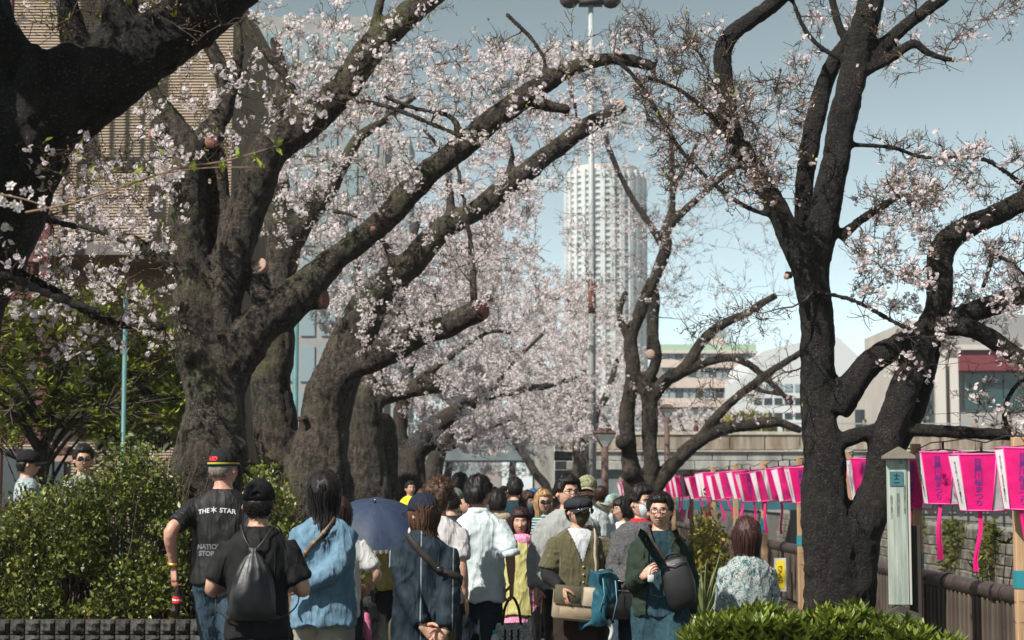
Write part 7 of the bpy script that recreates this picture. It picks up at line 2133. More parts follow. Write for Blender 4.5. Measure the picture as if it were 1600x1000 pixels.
def back_print(ctx, s, size, z, x, m, parent, bold=0.001, arc=0.0, name='print', sx=1.0):
    V, F = text_mesh(s, size, bold)
    bmm = bmesh.new(); vs = [bmm.verts.new(v) for v in V]
    for f in F:
        try: bmm.faces.new([vs[i] for i in f])
        except ValueError: pass
    bmesh.ops.triangulate(bmm, faces=bmm.faces[:]); bmesh.ops.subdivide_edges(bmm, edges=[e for e in bmm.edges if e.calc_length() > 0.03], cuts=2)
    bmm.verts.index_update()
    V = np.array([v.co[:] for v in bmm.verts]); F = [[v.index for v in f.verts] for f in bmm.faces]; bmm.free()
    k = ctx['k']
    px = -(V[:, 0] * sx + x); pts = np.stack([px * k, np.full(len(V), 0.3), (V[:, 1] + z - arc * px ** 2) * k], -1)
    pts = drape([parent], pts, 0.0045, (0, -1, 0), 0.6)
    mb = MB(); mb.add(pts, F); return mb.obj(name, m, parent, smooth=False)
prw = mat('print_silver', (0.50, 0.50, 0.50), 0.6); prg = mat('print_grey', (0.11, 0.115, 0.12), 0.7); prd = mat('print_dark', (0.02, 0.02, 0.022), 0.7)
J = c1['tops'][0]
back_print(c1, 'THE', 0.040, 1.345, -0.085, prw, J, 0.0012, 0.9, sx=1.05); back_print(c1, 'STAR', 0.040, 1.345, 0.070, prw, J, 0.0012, 0.9, sx=1.05)
back_print(c1, '✶', 0.055, 1.345, -0.018, prw, J, 0.001)
back_print(c1, 'NATIONAL\nSTORAGE', 0.042, 1.095, -0.02, prg, J, 0.0024, sx=1.05)
# red emblem on the back of the cap
capo = [o for o in c1['root'].children if o.name.startswith('cap')][0]
V, F = text_mesh('RED', 0.034, 0.002); pts = xf(c1['HM'], np.stack([-V[:, 0], np.full(len(V), 0.3), V[:, 1] + 0.062], -1))
hy = c1['HM'][:3, :3] @ np.array((0, -1, 0)); pts = xf(c1['HM'], np.stack([-V[:, 0], np.full(len(V), 0.16), V[:, 1] + 0.066], -1))
pts = drape([capo], pts, 0.003, tuple(hy), 0.05); mb = MB(); mb.add(pts, F); mb.obj('emblem', mat('emblem_red', (0.55, 0.02, 0.03), 0.6), capo, smooth=False)
W = c1['arms']['L'][2]; E = c1['arms']['L'][1]
mb = MB(); wc = W + (E - W) * 0.12; ax = norm(E - W); tube(mb, lx(c1, [wc - ax * 0.013, wc + ax * 0.013]), 0.037 * c1['k'], 16); mb.obj('watch', mat('gold', (0.55, 0.36, 0.10), 0.35, metal=0.8), c1['root'])
# cola bottle hanging from that hand
hw = world_of(c1, W + np.array((-0.012, 0.0, -0.105)))[0]
bt = empty('cola_bottle', tuple(hw + np.array((0, 0, -0.23))), 'plastic cola bottle with red label hanging from the tall man\'s hand', 'bottle'); bt.rotation_euler = (0.0, 0.12, 0)
mb = MB(); prof = [(0.022, 0.0), (0.032, 0.008), (0.033, 0.05), (0.030, 0.075), (0.033, 0.10), (0.033, 0.15), (0.028, 0.175), (0.013, 0.205), (0.013, 0.222)]
tube(mb, [(0, 0, z) for r_, z in prof], [r_ for r_, z in prof], 18); mb.obj('body', mat('cola', (0.012, 0.006, 0.004), 0.12, 0.6), bt)
mb = MB(); tube(mb, [(0, 0, 0.100), (0, 0, 0.148)], 0.0342, 18, cap=False); lb = mb.obj('label', mat('cola_label', (0.60, 0.015, 0.02), 0.4), bt)
V, F = text_mesh('Coca-Cola', 0.020, 0.0008); mb = MB(); an = V[:, 0] / 0.035; mb.add(np.stack([0.0352 * np.sin(an), -0.0352 * np.cos(an), V[:, 1] + 0.124], -1), F); mb.obj('lettering', mat('label_white', (0.8, 0.8, 0.8), 0.5), lb, smooth=False)
mb = MB(); tube(mb, [(0, 0, 0.222), (0, 0, 0.240)], 0.0155, 14); mb.obj('screw_cap', mat('cola_cap', (0.62, 0.02, 0.02), 0.4), bt)

# 2 man with drawstring bag
c2 = person('man in black T-shirt and black cap seen from behind', 405, 750, 10.4, yaw=PI, seed=2, head=dict(hi=False), wide=1.0, build=1.08,
    top=[dict(name='t_shirt', m=blacktee, ease=0.022, hem=0.85, sleeve=0.44, sl_ease=0.03, folds=0.010)], bottom=dict(m=blackc),
    armL=dict(w=(0.17, -0.22, 1.12), pole=(0.6, 0.6, -0.8)), armR=dict(w=(-0.17, -0.22, 1.12), pole=(-0.6, 0.6, -0.8)), hair=dict(style='short', m=hair_black, thick=0.014, tufts=240),
    cap=dict(m=cloth('cap_jet', (0.008, 0.008, 0.009)), open_back=True, h=1.1), headext=0.02)
bg = bag_root(c2, 'drawstring_bag', 'slack black drawstring bag on the back of the black T-shirt', 'bag')
nyl = mat('nylon_black', (0.030, 0.032, 0.034), 0.45, 0.4, var=0.3, vscale=9, bump=0.25, bscale=60, bdist=0.005)
rings = []
for (z, hw_, hd_) in ((0.955, 0.10, 0.035), (0.97, 0.125, 0.062), (1.02, 0.132, 0.075), (1.10, 0.125, 0.078), (1.18, 0.105, 0.066), (1.26, 0.075, 0.048), (1.31, 0.045, 0.03), (1.335, 0.018, 0.016), (1.36, 0.030, 0.02)):
    rr = ell(0, 0.150 + hd_ * 0.75, z, hw_, hd_, 40, 2.2); a = np.arange(40) / 40 * 2 * PI
    pl = 1 + np.clip((z - 1.0) / 0.3, 0, 1) * 0.13 * np.sin(a * 11 + 2 * np.sin(z * 9)) + 0.03 * np.sin(a * 5 + z * 20)
    rr[:, 0] *= pl; rr[:, 1] = 0.150 + hd_ * 0.75 + (rr[:, 1] - 0.150 - hd_ * 0.75) * pl; rings.append(rr)
mb = MB(); loft(mb, rings); V = mb.v[0]; V += (0.006 * vnoise(V * np.array((1, 1, 0.4)), 16, 3))[:, None] * np.array((1, 1, 0)); mb.v[0] = lx(c2, V); mb.obj('sack', nyl, bg)
for sg in (-1, 1):
    mb = MB(); tube(mb, lx(c2, smooth_path([(0.0, 0.175, 1.34), (sg * 0.05, 0.155, 1.40), (sg * 0.085, 0.09, 1.468), (sg * 0.11, -0.02, 1.475), (sg * 0.15, -0.13, 1.36), (sg * 0.20, -0.12, 1.2), (sg * 0.235, 0.02, 1.06), (sg * 0.19, 0.12, 0.99), (sg * 0.11, 0.19, 0.965)], 30)), 0.0045, 6); mb.obj('cord', nyl, bg)
    mb = MB(); tube(mb, lx(c2, [(sg * 0.085, 0.175, 0.955), (sg * 0.105, 0.195, 0.975), (sg * 0.15, 0.185, 0.975)]), [0.018, 0.02, 0.008], 8); mb.obj('corner_tab', nyl, bg)

# 3 woman in blue shirt
bluesh = patmat('blue_shirt', 'noise', 24, [(0.3, (0.085, 0.16, 0.23)), (0.7, (0.135, 0.23, 0.31))], 0.85, bump=0.4, bscale=200)
c3 = person('woman with long dark hair in loose blue shirt, one arm behind her back', 508, 742, 12.0, yaw=PI + 0.05, seed=3, head=dict(hi=False), wide=0.98,
    top=[dict(name='shirt', m=bluesh, ease=0.034, hem=0.78, sleeve='long', sl_ease=0.03, folds=0.017, collar=bluesh, flare=0.03)], bottom=dict(m=beige, ease=0.03),
    armR=dict(w=(0.14, 0.21, 1.02), pole=(-1, 0.35, -0.2), f=(1, 0.1, 0), n=(0, 1, 0)), armL=dict(w=(0.16, -0.2, 1.0)), hair=dict(style='long', m=hair_black, length=0.37, thick=0.030, wave=0.006, front_open=0.9, tufts=120), headext=0.02)
b3 = bag_root(c3, 'bag_strap', 'twisted brown leather strap across the blue shirt', 'bag strap')
mb, pth = strap(c3, [(-0.07, 0.09, 1.47), (-0.03, 0.13, 1.40), (0.06, 0.14, 1.30), (0.14, 0.13, 1.20), (0.20, 0.06, 1.10), (0.21, -0.05, 1.0), (0.15, -0.14, 0.96)], 0.024, None, off=0.012)
mb.obj('strap', mat('strap_leather', (0.11, 0.065, 0.035), 0.5, 0.4, var=0.4, vscale=18), b3)
for i in (7, 11, 15, 19):
    mb = MB(); d = norm(pth[i + 1] - pth[i]); tube(mb, [pth[i] - d * 0.012, pth[i] + d * 0.012], 0.014, 10); mb.obj('knot', mat('strap_knot', (0.26, 0.17, 0.09), 0.5, var=0.3, vscale=30), b3)
mb = MB(); bevbox(mb, (-0.02, -0.30, 0.80), (0.24, -0.19, 0.98), 0.02); mb.v[0] = lx(c3, mb.v[0]); mb.obj('pouch', mat('strap_leather', (0.1, 0.1, 0.1)), b3, smooth=False)

# 4 person under the navy parasol
yel = cloth('yellow', (0.42, 0.33, 0.12), 0.85)
c4 = person('person in yellow cropped top and black trousers under the navy parasol', 600, 788, 14.5, yaw=PI, seed=4, wide=0.92,
    top=[dict(name='blouse', m=yel, ease=0.028, hem=0.985, sleeve='elbow', sl_ease=0.03, folds=0.012)], bottom=dict(m=blackc, ease=0.05, flare=0.05),
    armR=dict(w=(-0.10, -0.2, 1.22), pole=(-0.5, 0.6, -0.6)), armL=dict(w=(0.24, 0.0, 1.02)), hair=dict(style='long', m=hair_brown, length=0.26, thick=0.018), hi=False)
um = empty('sun_parasol', tuple(P(586, 808, 14.1)), 'navy parasol with white frilled hem held over the yellow top', 'parasol'); um.rotation_euler = (0.42, 0.02, 0.0)
navy = patmat('navy_canopy', 'noise', 14, [(0.3, (0.020, 0.032, 0.062)), (0.7, (0.030, 0.046, 0.082))], 0.6, bump=0.1, crease=0.0006)
nr_ = 8; R_ = 0.41; rings = []; m_ = nr_ * 6
a = np.arange(m_) * 2 * PI / m_
for t in np.linspace(0.02, 1, 12):
    sc_ = 1 - 0.055 * t * np.sin((a * nr_ / 2) % PI) ** 2
    zz = 0.20 * (1 - t ** 2.1) - 0.018 * t * np.sin((a * nr_ / 2) % PI) ** 2 * 0.6
    rings.append(np.stack([R_ * t * sc_ * np.cos(a), R_ * t * sc_ * np.sin(a), zz - 0.08], -1))
mb = MB(); loft(mb, rings, cap=False); cn = mb.obj('canopy', navy, um)
mb = MB(); top_ = rings[-1]; fr2 = []
m2 = 240; a2 = np.arange(m2) * 2 * PI / m2
for (dz, amp_) in ((0.002, 0.003), (-0.012, 0.008), (-0.026, 0.011)):
    s2 = 1 - 0.055 * np.sin((a2 * nr_ / 2) % PI) ** 2; rr = R_ * s2 * 1.005 + amp_ * np.sin(a2 * 58)
    fr2.append(np.stack([rr * np.cos(a2), rr * np.sin(a2), np.full(m2, -0.08 + dz) - 0.0108 * np.sin((a2 * nr_ / 2) % PI) ** 2], -1))
loft(mb, fr2, cap=False); mb.obj('frill', mat('frill_white', (0.62, 0.62, 0.52), 0.8, trans=0.2), um)
mb = MB(); tube(mb, [(0, 0, -0.62), (0, 0, 0.15)], 0.005, 8); mb.obj('shaft', metal_m, um)
mb = MB(); tube(mb, [(0, 0, -0.72), (0, 0, -0.60)], 0.012, 10); mb.obj('handle', black_plastic, um)
mb = MB(); tube(mb, [(0, 0, 0.11), (0, 0, 0.128), (0, 0, 0.15)], [0.012, 0.008, 0.004], 8); mb.obj('ferrule', black_plastic, um)
for k_ in range(nr_):
    aa = k_ * 2 * PI / nr_; mb = MB(); tube(mb, [(R_ * t * math.cos(aa), R_ * t * math.sin(aa), 0.20 * (1 - t ** 2.1) - 0.083) for t in np.linspace(0.02, 1, 8)], 0.0022, 4); mb.obj('rib', metal_m, um)

# 5 companion in a white T-shirt, mostly hidden
c5 = person('companion in a white T-shirt half hidden by the blue shirt', 532, 778, 13.2, yaw=PI, seed=5, wide=0.95, top=[dict(name='t_shirt', m=cloth('white_tee', (0.50, 0.50, 0.49)), ease=0.02, hem=0.82, sleeve=0.46, sl_ease=0.03)],
    bottom=dict(m=denim_dk), armR=dict(w=(-0.22, -0.16, 1.04), pole=(-0.7, 0.6, -0.6), curl=0.9), hair=dict(style='long', m=hair_dkred, length=0.2, thick=0.016), hi=False)
# 6 small child with a backpack
c6 = person('small child with brown curls and pink top near the frame bottom', 556, 918, 14.0, yaw=PI - 0.3, seed=6, wide=1.05, build=1.1, top=[dict(name='top', m=cloth('child_pink', (0.55, 0.16, 0.28)), sleeve='long')], bottom=dict(m=cloth('child_grey', (0.25, 0.25, 0.26))), hair=dict(style='curly', m=hair_brown, thick=0.028, volume=1.3, tufts=300), hi=False)
bk = bag_root(c6, 'child_backpack', 'black backpack on the small child', 'backpack')
mb = MB(); bevbox(mb, (-0.16, 0.12, 0.95), (0.16, 0.34, 1.40), 0.05); mb.v[0] = lx(c6, mb.v[0]); mb.obj('sack', nyl, bk)
for sg in (-1, 1):
    mb = MB(); tube(mb, lx(c6, smooth_path([(sg * 0.11, 0.14, 1.36), (sg * 0.12, 0.0, 1.49), (sg * 0.13, -0.13, 1.36), (sg * 0.16, -0.1, 1.1), (sg * 0.14, 0.13, 1.0)], 16)), 0.018, 6); mb.obj('shoulder_strap', nyl, bk)

# 7 person in dark checked jacket, hands clasped behind
plaid = patmat('dark_check', 'noise', 20, [(0.3, (0.007, 0.014, 0.023)), (0.7, (0.013, 0.025, 0.037))], 0.75, lines=(0.19, 0.0, 0.0034, (0.20, 0.23, 0.23)), bump=0.3)
c7 = person('person in dark checked jacket and navy cap with hands clasped behind', 660, 770, 11.2, yaw=PI, seed=7, head=dict(hi=False), wide=1.05, build=1.06, headyaw=0.75, skin=(0.5, 0.30, 0.22),
    top=[dict(name='jacket', m=plaid, ease=0.020, hem=0.76, sleeve='long', sl_ease=0.030, folds=0.015, flare=0.0, collar=plaid)], bottom=dict(m=olive_t, ease=0.04),
    armL=dict(w=(-0.03, 0.215, 0.865), pole=(1, 0.05, 0.1), f=(-0.75, 0.12, -0.62), n=(0, 1, 0.1), curl=0.35), armR=dict(w=(-0.155, 0.215, 0.855), pole=(-1, 0.05, 0.1), f=(0.55, 0.2, -0.65), n=(0, 1, 0.1), curl=0.5),
    hair=dict(style='fringe', m=hair_brown, length=0.16, thick=0.014, wave=0.004), cap=dict(m=cloth('cap_navy', (0.013, 0.016, 0.03)), h=1.05), headext=0.02)
b7 = bag_root(c7, 'shoulder_sling', 'dark webbing sling across the checked jacket', 'bag strap')
mb, pth = strap(c7, [(0.10, 0.06, 1.47), (0.05, 0.12, 1.41), (-0.04, 0.14, 1.33), (-0.12, 0.14, 1.26), (-0.19, 0.08, 1.20), (-0.22, -0.03, 1.14), (-0.17, -0.14, 1.08)], 0.042, None, off=0.01)
mb.obj('webbing', mat('webbing', (0.025, 0.022, 0.02), 0.7, bump=0.3, bscale=200, bdist=0.003), b7)
mb = MB(); bevbox(mb, (-0.2, -0.27, 0.98), (0.02, -0.19, 1.16), 0.02); mb.v[0] = lx(c7, mb.v[0]); mb.obj('pouch', nyl, b7)
mb = MB(); bevbox(mb, (-0.145, 0.165, 1.235), (-0.10, 0.18, 1.275), 0.004); mb.v[0] = lx(c7, mb.v[0]); mb.obj('buckle', black_plastic, b7)

# 8 curly-haired person in pale top
c8 = person('person with curly brown hair and pale grey top seen from behind', 686, 748, 13.6, yaw=PI - 0.3, seed=8, head=dict(hi=False), headyaw=-0.1, top=[dict(name='t_shirt', m=cloth('pale_grey', (0.46, 0.44, 0.44)), ease=0.03, hem=0.85, sleeve=0.46, sl_ease=0.04, folds=0.012)], bottom=dict(m=denim_dk),
    hair=dict(style='curly', m=hair_brown, thick=0.026, volume=1.1, tufts=620), headext=0.03)
# 9 man in a white shirt with rolled sleeves
wsh = patmat('white_shirt', 'noise', 10, [(0.3, (0.40, 0.46, 0.48)), (0.7, (0.49, 0.55, 0.56))], 0.8, bump=0.4, bscale=180)
c9 = person('man in crumpled white shirt with rolled sleeves seen from behind', 748, 743, 14.2, yaw=PI - 0.12, seed=9, head=dict(hi=False), headyaw=-0.42, skin=SK_TAN, wide=1.0,
    top=[dict(name='shirt', m=wsh, ease=0.036, hem=0.80, sleeve=0.52, sl_ease=0.034, folds=0.016, collar=wsh)], bottom=dict(m=denim_dk, ease=0.016),
    armR=dict(w=(-0.255, 0.02, 0.925), pole=(-0.4, 0.9, 0), f=(0.02, 0, -1), n=(0.9, 0.3, 0), curl=1.0), hair=dict(style='short', m=hair_black, thick=0.024, tufts=420), headext=0.025)
for sd in 'LR':
    S, E, W, _ = c9['arms'][sd]; full = smooth_path(np.array([S, (S + E) / 2, E, (E + W) / 2, W]), 30); mb = MB(); tube(mb, lx(c9, full[14:17]), np.array([0.080, 0.083, 0.080]) * c9['k'], 16); mb.obj('rolled_cuff', wsh, c9['tops'][0])
hw = world_of(c9, c9['arms']['R'][2] + np.array((0.0, 0, -0.11)))[0]
tb_ = empty('tote_bag', tuple(hw), 'pale printed tote bag with a water bottle hanging from the white-shirted man\'s hand', 'bag')
totem = patmat('tote_print', 'voronoi', 22, [(0.0, (0.42, 0.43, 0.42)), (0.50, (0.03, 0.03, 0.035)), (0.56, (0.45, 0.46, 0.45))], 0.8, const=True)
mb = MB(); loft(mb, [ell(0, 0, z, w_, d_, 24, 3.2) for z, w_, d_ in ((-0.50, 0.12, 0.05), (-0.49, 0.135, 0.06), (-0.35, 0.14, 0.062), (-0.20, 0.13, 0.05), (-0.175, 0.128, 0.046))]); V = mb.v[0]; V += (0.006 * vnoise(V, 14, 4))[:, None]; mb.obj('sack', totem, tb_)
for sg in (-1, 1):
    mb = MB(); tube(mb, smooth_path([(-0.07, sg * 0.045, -0.19), (-0.05, sg * 0.03, -0.06), (0, sg * 0.012, 0.02), (0.05, sg * 0.03, -0.06), (0.07, sg * 0.045, -0.19)], 18), 0.010, 6, flat=(1, 0.35)); mb.obj('handle', blackc, tb_)
for x in (-0.05, 0.0, 0.05):
    mb = MB(); box(mb, (x - 0.008, -0.068, -0.47), (x + 0.008, -0.062, -0.22)); mb.obj('stripe', blackc, tb_, smooth=False)
wbo = empty('water_bottle', tuple(hw + np.array((-0.125, -0.075, -0.42))), 'clear water bottle with a teal cap beside the tote bag', 'bottle')
mb = MB(); prof = [(0.028, 0.0), (0.032, 0.01), (0.032, 0.13), (0.026, 0.155), (0.016, 0.17)]; tube(mb, [(0, 0, z) for _, z in prof], [r_ for r_, _ in prof], 16); mb.obj('body', mat('pet', (0.45, 0.52, 0.52), 0.15, 0.6), wbo)
mb = MB(); tube(mb, [(0, 0, 0.170), (0, 0, 0.195)], 0.018, 14); mb.obj('screw_cap', mat('teal_cap', (0.05, 0.36, 0.40), 0.4), wbo)

# 11 woman with pink flowered scarf
pinkf = patmat('pink_flowers', 'voronoi', 30, [(0.0, (0.62, 0.18, 0.32)), (0.46, (0.72, 0.42, 0.52)), (0.54, (0.50, 0.07, 0.20)), (0.62, (0.66, 0.25, 0.38))], 0.8, const=True)
ylw = cloth('lemon', (0.46, 0.43, 0.17), 0.8)
c11 = person('woman in pink flowered coat and lemon vest looking at the camera', 813, 793, 15.2, yaw=0.1, seed=11, wide=0.86, headyaw=-0.1, head=dict(female=True), skin=(0.50, 0.29, 0.21),
    top=[dict(name='coat', m=pinkf, ease=0.030, hem=0.66, sleeve='long', sl_ease=0.03, folds=0.012, flare=0.04), dict(name='vest', m=ylw, ease=0.045, hem=0.74, sleeve='none', folds=0.012, flare=0.05, neck=1.46, vox_=0.0085, cut=lambda c: (c[:, 0] > 0.05 + 0.10 * np.clip((1.1 - c[:, 2]), 0, 1)) | (c[:, 2] > 1.445))],
    bottom=dict(m=blackc, ease=0.02), hair=dict(style='bob', m=hair_dkred, length=0.13, thick=0.022, front_open=0.98), headext=0.022)
mb = MB(); loft(mb, [lx(c11, ell(0.0, 0.0, z, w_, d_, 30, 2.1)) for z, w_, d_ in ((1.40, 0.12, 0.115), (1.43, 0.135, 0.13), (1.47, 0.118, 0.115), (1.50, 0.085, 0.085), (1.48, 0.06, 0.06))], cap=False); V = mb.v[0]; mb.v[0] = V + (0.012 * vnoise(V * np.array((1, 1, 2.0)), 12, 6))[:, None] * norm(V - np.array((0, 0, V[:, 2].mean()))); mb.obj('scarf', pinkf, c11['root'])
# 12 masked woman, 13 blonde woman
maskg = mat('mask_grey', (0.20, 0.23, 0.25), 0.8); maskw = mat('mask_white', (0.62, 0.66, 0.68), 0.8, bump=0.2, bscale=120); maskd = mat('mask_olive', (0.055, 0.045, 0.022), 0.75, var=0.5, vscale=14)
c12 = person('woman with auburn hair and grey face mask in the crowd', 825, 768, 21.0, yaw=0.35, seed=12, headyaw=0.35, head=dict(female=True), top=[dict(m=blackc, sleeve='long')], hair=dict(style='bob', m=hair_red, length=0.15, thick=0.02), mask=maskg, vox=0.02, wide=0.95)
stripes = patmat('teal_stripe', 'wave', 11.0, [(0.0, (0.02, 0.06, 0.075)), (0.5, (0.02, 0.06, 0.075)), (0.52, (0.30, 0.38, 0.38))], 0.8, const=True)
c13 = person('blonde woman in sunglasses and teal striped top', 849, 767, 19.0, yaw=0.0, seed=13, headyaw=0.25, skin=SK_PALE, head=dict(female=True, lips=(0.45, 0.15, 0.14)), top=[dict(m=stripes, sleeve='three', ease=0.015)], hair=dict(style='long', m=hair_blond, length=0.24, thick=0.020, front_open=0.85), glasses=dict(sun=True), vox=0.018, wide=0.95, bottom=dict(m=denim))
# 14 man in grey sweatshirt, 15 bearded man in camouflage cap
greysw = cloth('grey_sweat', (0.27, 0.28, 0.27), 0.9)
c14 = person('man in glasses and grey sweatshirt behind the olive cardigan', 887, 742, 14.6, yaw=0.15, seed=14, headyaw=0.35, skin=(0.52, 0.32, 0.23), wide=1.12, top=[dict(name='sweatshirt', m=greysw, ease=0.034, hem=0.86, sleeve='long', sl_ease=0.034, folds=0.014)], bottom=dict(m=blackc, ease=0.03), armR=dict(w=(-0.255, -0.03, 0.87)), hair=dict(style='short', m=hair_black, thick=0.022, tufts=420), glasses=dict(), headext=0.025)
polo = cloth('polo', (0.50, 0.53, 0.53), 0.85)
camo = patmat('camo', 'voronoi', 16, [(0.0, (0.30, 0.29, 0.19)), (0.45, (0.10, 0.12, 0.05)), (0.52, (0.20, 0.19, 0.11)), (0.6, (0.34, 0.33, 0.24))], 0.85, const=True)
c15 = person('bearded man in camouflage cap, sunglasses and pale polo shirt', 917, 742, 17.2, yaw=0.1, seed=15, headyaw=-0.2, skin=(0.52, 0.30, 0.22), wide=1.15, build=1.1, head=dict(beard=(0.022, 0.014, 0.010)), top=[dict(name='polo_shirt', m=polo, ease=0.024, hem=0.80, sleeve=0.48, sl_ease=0.03, folds=0.012, collar=polo)], bottom=dict(m=denim_dk), hair=dict(style='buzz', m=hair_black, thick=0.008, tufts=60), cap=dict(m=camo, brim_m=cloth('cap_tan', (0.36, 0.32, 0.22))), glasses=dict(sun=True), headext=0.02)
V, F = text_mesh('◉', 0.045, 0.0); mb = MB(); pts = np.stack([V[:, 0] * c15['k'] + 0.085, np.full(len(V), -0.3), V[:, 1] + 1.27 * c15['k']], -1); mb.add(drape([c15['tops'][0]], pts, 0.004, (0, 1, 0), 0.6), F); mb.obj('emblem', mat('emblem_grey', (0.2, 0.25, 0.27), 0.8), c15['tops'][0], smooth=False)
# 17 woman in profile
c17 = person('woman in white jacket turned in profile beside the arching cherry', 973, 779, 18.5, yaw=-1.15, seed=17, head=dict(female=True), top=[dict(name='jacket', m=cloth('offwhite', (0.52, 0.51, 0.50)), ease=0.03, hem=0.80, sleeve='long', sl_ease=0.03)], hair=dict(style='bob', m=hair_black, length=0.10, thick=0.022, front_open=1.25), glasses=dict(metal=True), vox=0.018, bottom=dict(m=denim), shoes=(0.03, 0.03, 0.035))
# 18 man in charcoal jumper
knit = patmat('charcoal_knit', 'noise', 140, [(0.35, (0.022, 0.022, 0.024)), (0.65, (0.12, 0.12, 0.125))], 0.95, bump=0.5, bscale=220, crease=0.003)
c18 = person('man in charcoal knit jumper with white face mask and glasses', 1003, 757, 13.6, yaw=0.1, seed=18, headyaw=0.55, skin=(0.50, 0.30, 0.21), wide=1.08, top=[dict(name='undershirt', m=cloth('crimson', (0.42, 0.02, 0.03)), ease=0.012, hem=0.9, sleeve='none', neck=1.492), dict(name='jumper', m=knit, ease=0.036, hem=0.86, sleeve='long', sl_ease=0.036, folds=0.016, neck=1.466)],
    bottom=dict(m=denim_dk, ease=0.02), armR=dict(w=(-0.125, -0.24, 0.985), pole=(-0.7, 0.7, -0.6), f=(0.55, -0.5, -0.6), n=(0.4, 0.6, 0.3), curl=1.1), armL=dict(w=(0.25, -0.06, 0.87)), hair=dict(style='short', m=hair_black, thick=0.022, tufts=420), glasses=dict(metal=True), mask=maskw, headext=0.025)
leath = mat('bag_leather', (0.018, 0.017, 0.018), 0.33, 0.6, var=0.3, vscale=12, bump=0.3, bscale=50, bdist=0.005)
b18 = bag_root(c18, 'leather_bag', 'black leather shoulder bag carried by the charcoal jumper', 'bag')
mb = MB(); loft(mb, [lx(c18, ell(-0.21, -0.20 , z, w_, d_, 28, 3.0)) for z, w_, d_ in ((0.75, 0.08, 0.045), (0.765, 0.125, 0.068), (0.85, 0.145, 0.08), (0.93, 0.130, 0.060), (0.975, 0.10, 0.03), (0.985, 0.095, 0.018))]); V = mb.v[0]; mb.v[0] = V + (0.012 * vnoise(V, 11, 8))[:, None] * np.array((0.6, 1, 0.3)); mb.obj('sack', leath, b18)
mb = MB(); tube(mb, lx(c18, smooth_path([(-0.30, -0.20, 0.96), (-0.27, -0.2, 1.03), (-0.16, -0.25, 1.02), (-0.11, -0.2, 0.97)], 16)), 0.010, 6); mb.obj('strap', leath, b18)
mb = MB(); tube(mb, lx(c18, [(-0.31, -0.245, 0.955), (-0.21, -0.262, 0.965), (-0.11, -0.245, 0.955)]), 0.004, 5); mb.obj('zip', metal_m, b18)

# 19 man in overalls
green = cloth('bottle_green', (0.020, 0.032, 0.022), 0.85); teal_tee = cloth('teal_tee', (0.012, 0.035, 0.045))
ovm = patmat('overall_denim', 'noise', 40, [(0.3, (0.011, 0.034, 0.049)), (0.7, (0.028, 0.068, 0.087))], 0.85, bump=0.35)
def ov_cut(c):
    fr = c[:, 1] < 0.0
    bib = fr & (np.abs(c[:, 0]) < 0.125) & (c[:, 2] < 1.24)
    st_ = (np.abs(np.abs(c[:, 0]) - np.where(fr, 0.085, 0.06)) < 0.024) & (c[:, 2] >= 1.2)
    low = c[:, 2] < 1.05
    return ~(bib | st_ | low)
def open_front(w0, w1):
    def f(c): return (c[:, 1] < 0.03) & (np.abs(c[:, 0]) < w0 + (w1 - w0) * np.clip((c[:, 2] - 0.9) / 0.55, 0, 1))
    return f
c19 = person('man in denim overalls and dark green jacket holding a small charm', 1031, 769, 12.6, yaw=-0.10, seed=19, wide=0.98, build=1.08, headyaw=-0.05, headtilt=0.0, skin=(0.52, 0.31, 0.22), head=dict(mouth_open=0.6),
    top=[dict(name='t_shirt', m=teal_tee, ease=0.014, hem=0.9, sleeve=0.4, neck=1.47), dict(name='overalls_bib', m=ovm, ease=0.024, hem=0.86, sleeve='none', folds=0.007, cut=ov_cut, vox_=0.0085), dict(name='jacket', m=green, ease=0.040, hem=0.86, sleeve='long', sl_ease=0.032, folds=0.014, flare=0.01, neck=1.47, cut=open_front(0.105, 0.068), vox_=0.0095)],
    bottom=dict(m=ovm, ease=0.045, flare=0.03), armR=dict(w=(-0.115, -0.29, 1.155), pole=(-0.35, 0.7, -0.9), f=(0.6, -0.35, 0.5), n=(0.5, 0.7, -0.2), curl=1.0, thumb=0.8), armL=dict(w=(0.20, -0.02, 0.87), pole=(0.3, 0.9, 0)),
    hair=dict(style='short', m=hair_black, thick=0.022, tufts=480), glasses=dict(), headext=0.025)
for sg in (-1, 1):                                            # brass buttons and chest pocket of the bib
    pts = drape([c19['tops'][1]], lx(c19, [(sg * 0.085, -0.4, 1.215)]), 0.003, (0, 1, 0), 0.5)[0]
    mb = MB(); tube(mb, [pts + (0, 0.006, 0), pts - (0, 0.004, 0)], 0.011, 12); mb.obj('button', metal_m, c19['tops'][1])
    pts = drape([c19['tops'][1]], lx(c19, [(sg * 0.085, -0.4, 1.175), (sg * 0.085, -0.4, 1.245)]), 0.004, (0, 1, 0), 0.5)
    mb = MB(); tube(mb, pts, 0.016, 6, flat=(1, 0.3), nref=(1, 0, 0)); mb.obj('clasp', metal_m, c19['tops'][1])
zs = [1.14, 1.14, 1.02, 1.0, 1.02]; xs = [-0.065, 0.065, 0.065, 0, -0.065]
pp = drape([c19['tops'][1]], lx(c19, [(x, -0.4, z) for x, z in zip(xs, zs)]), 0.0035, (0, 1, 0), 0.5)
mb = MB(); tube(mb, list(pp) + [pp[0]], 0.0025, 4); mb.obj('pocket_seam', cloth('pale_thread', (0.22, 0.28, 0.30)), c19['tops'][1])
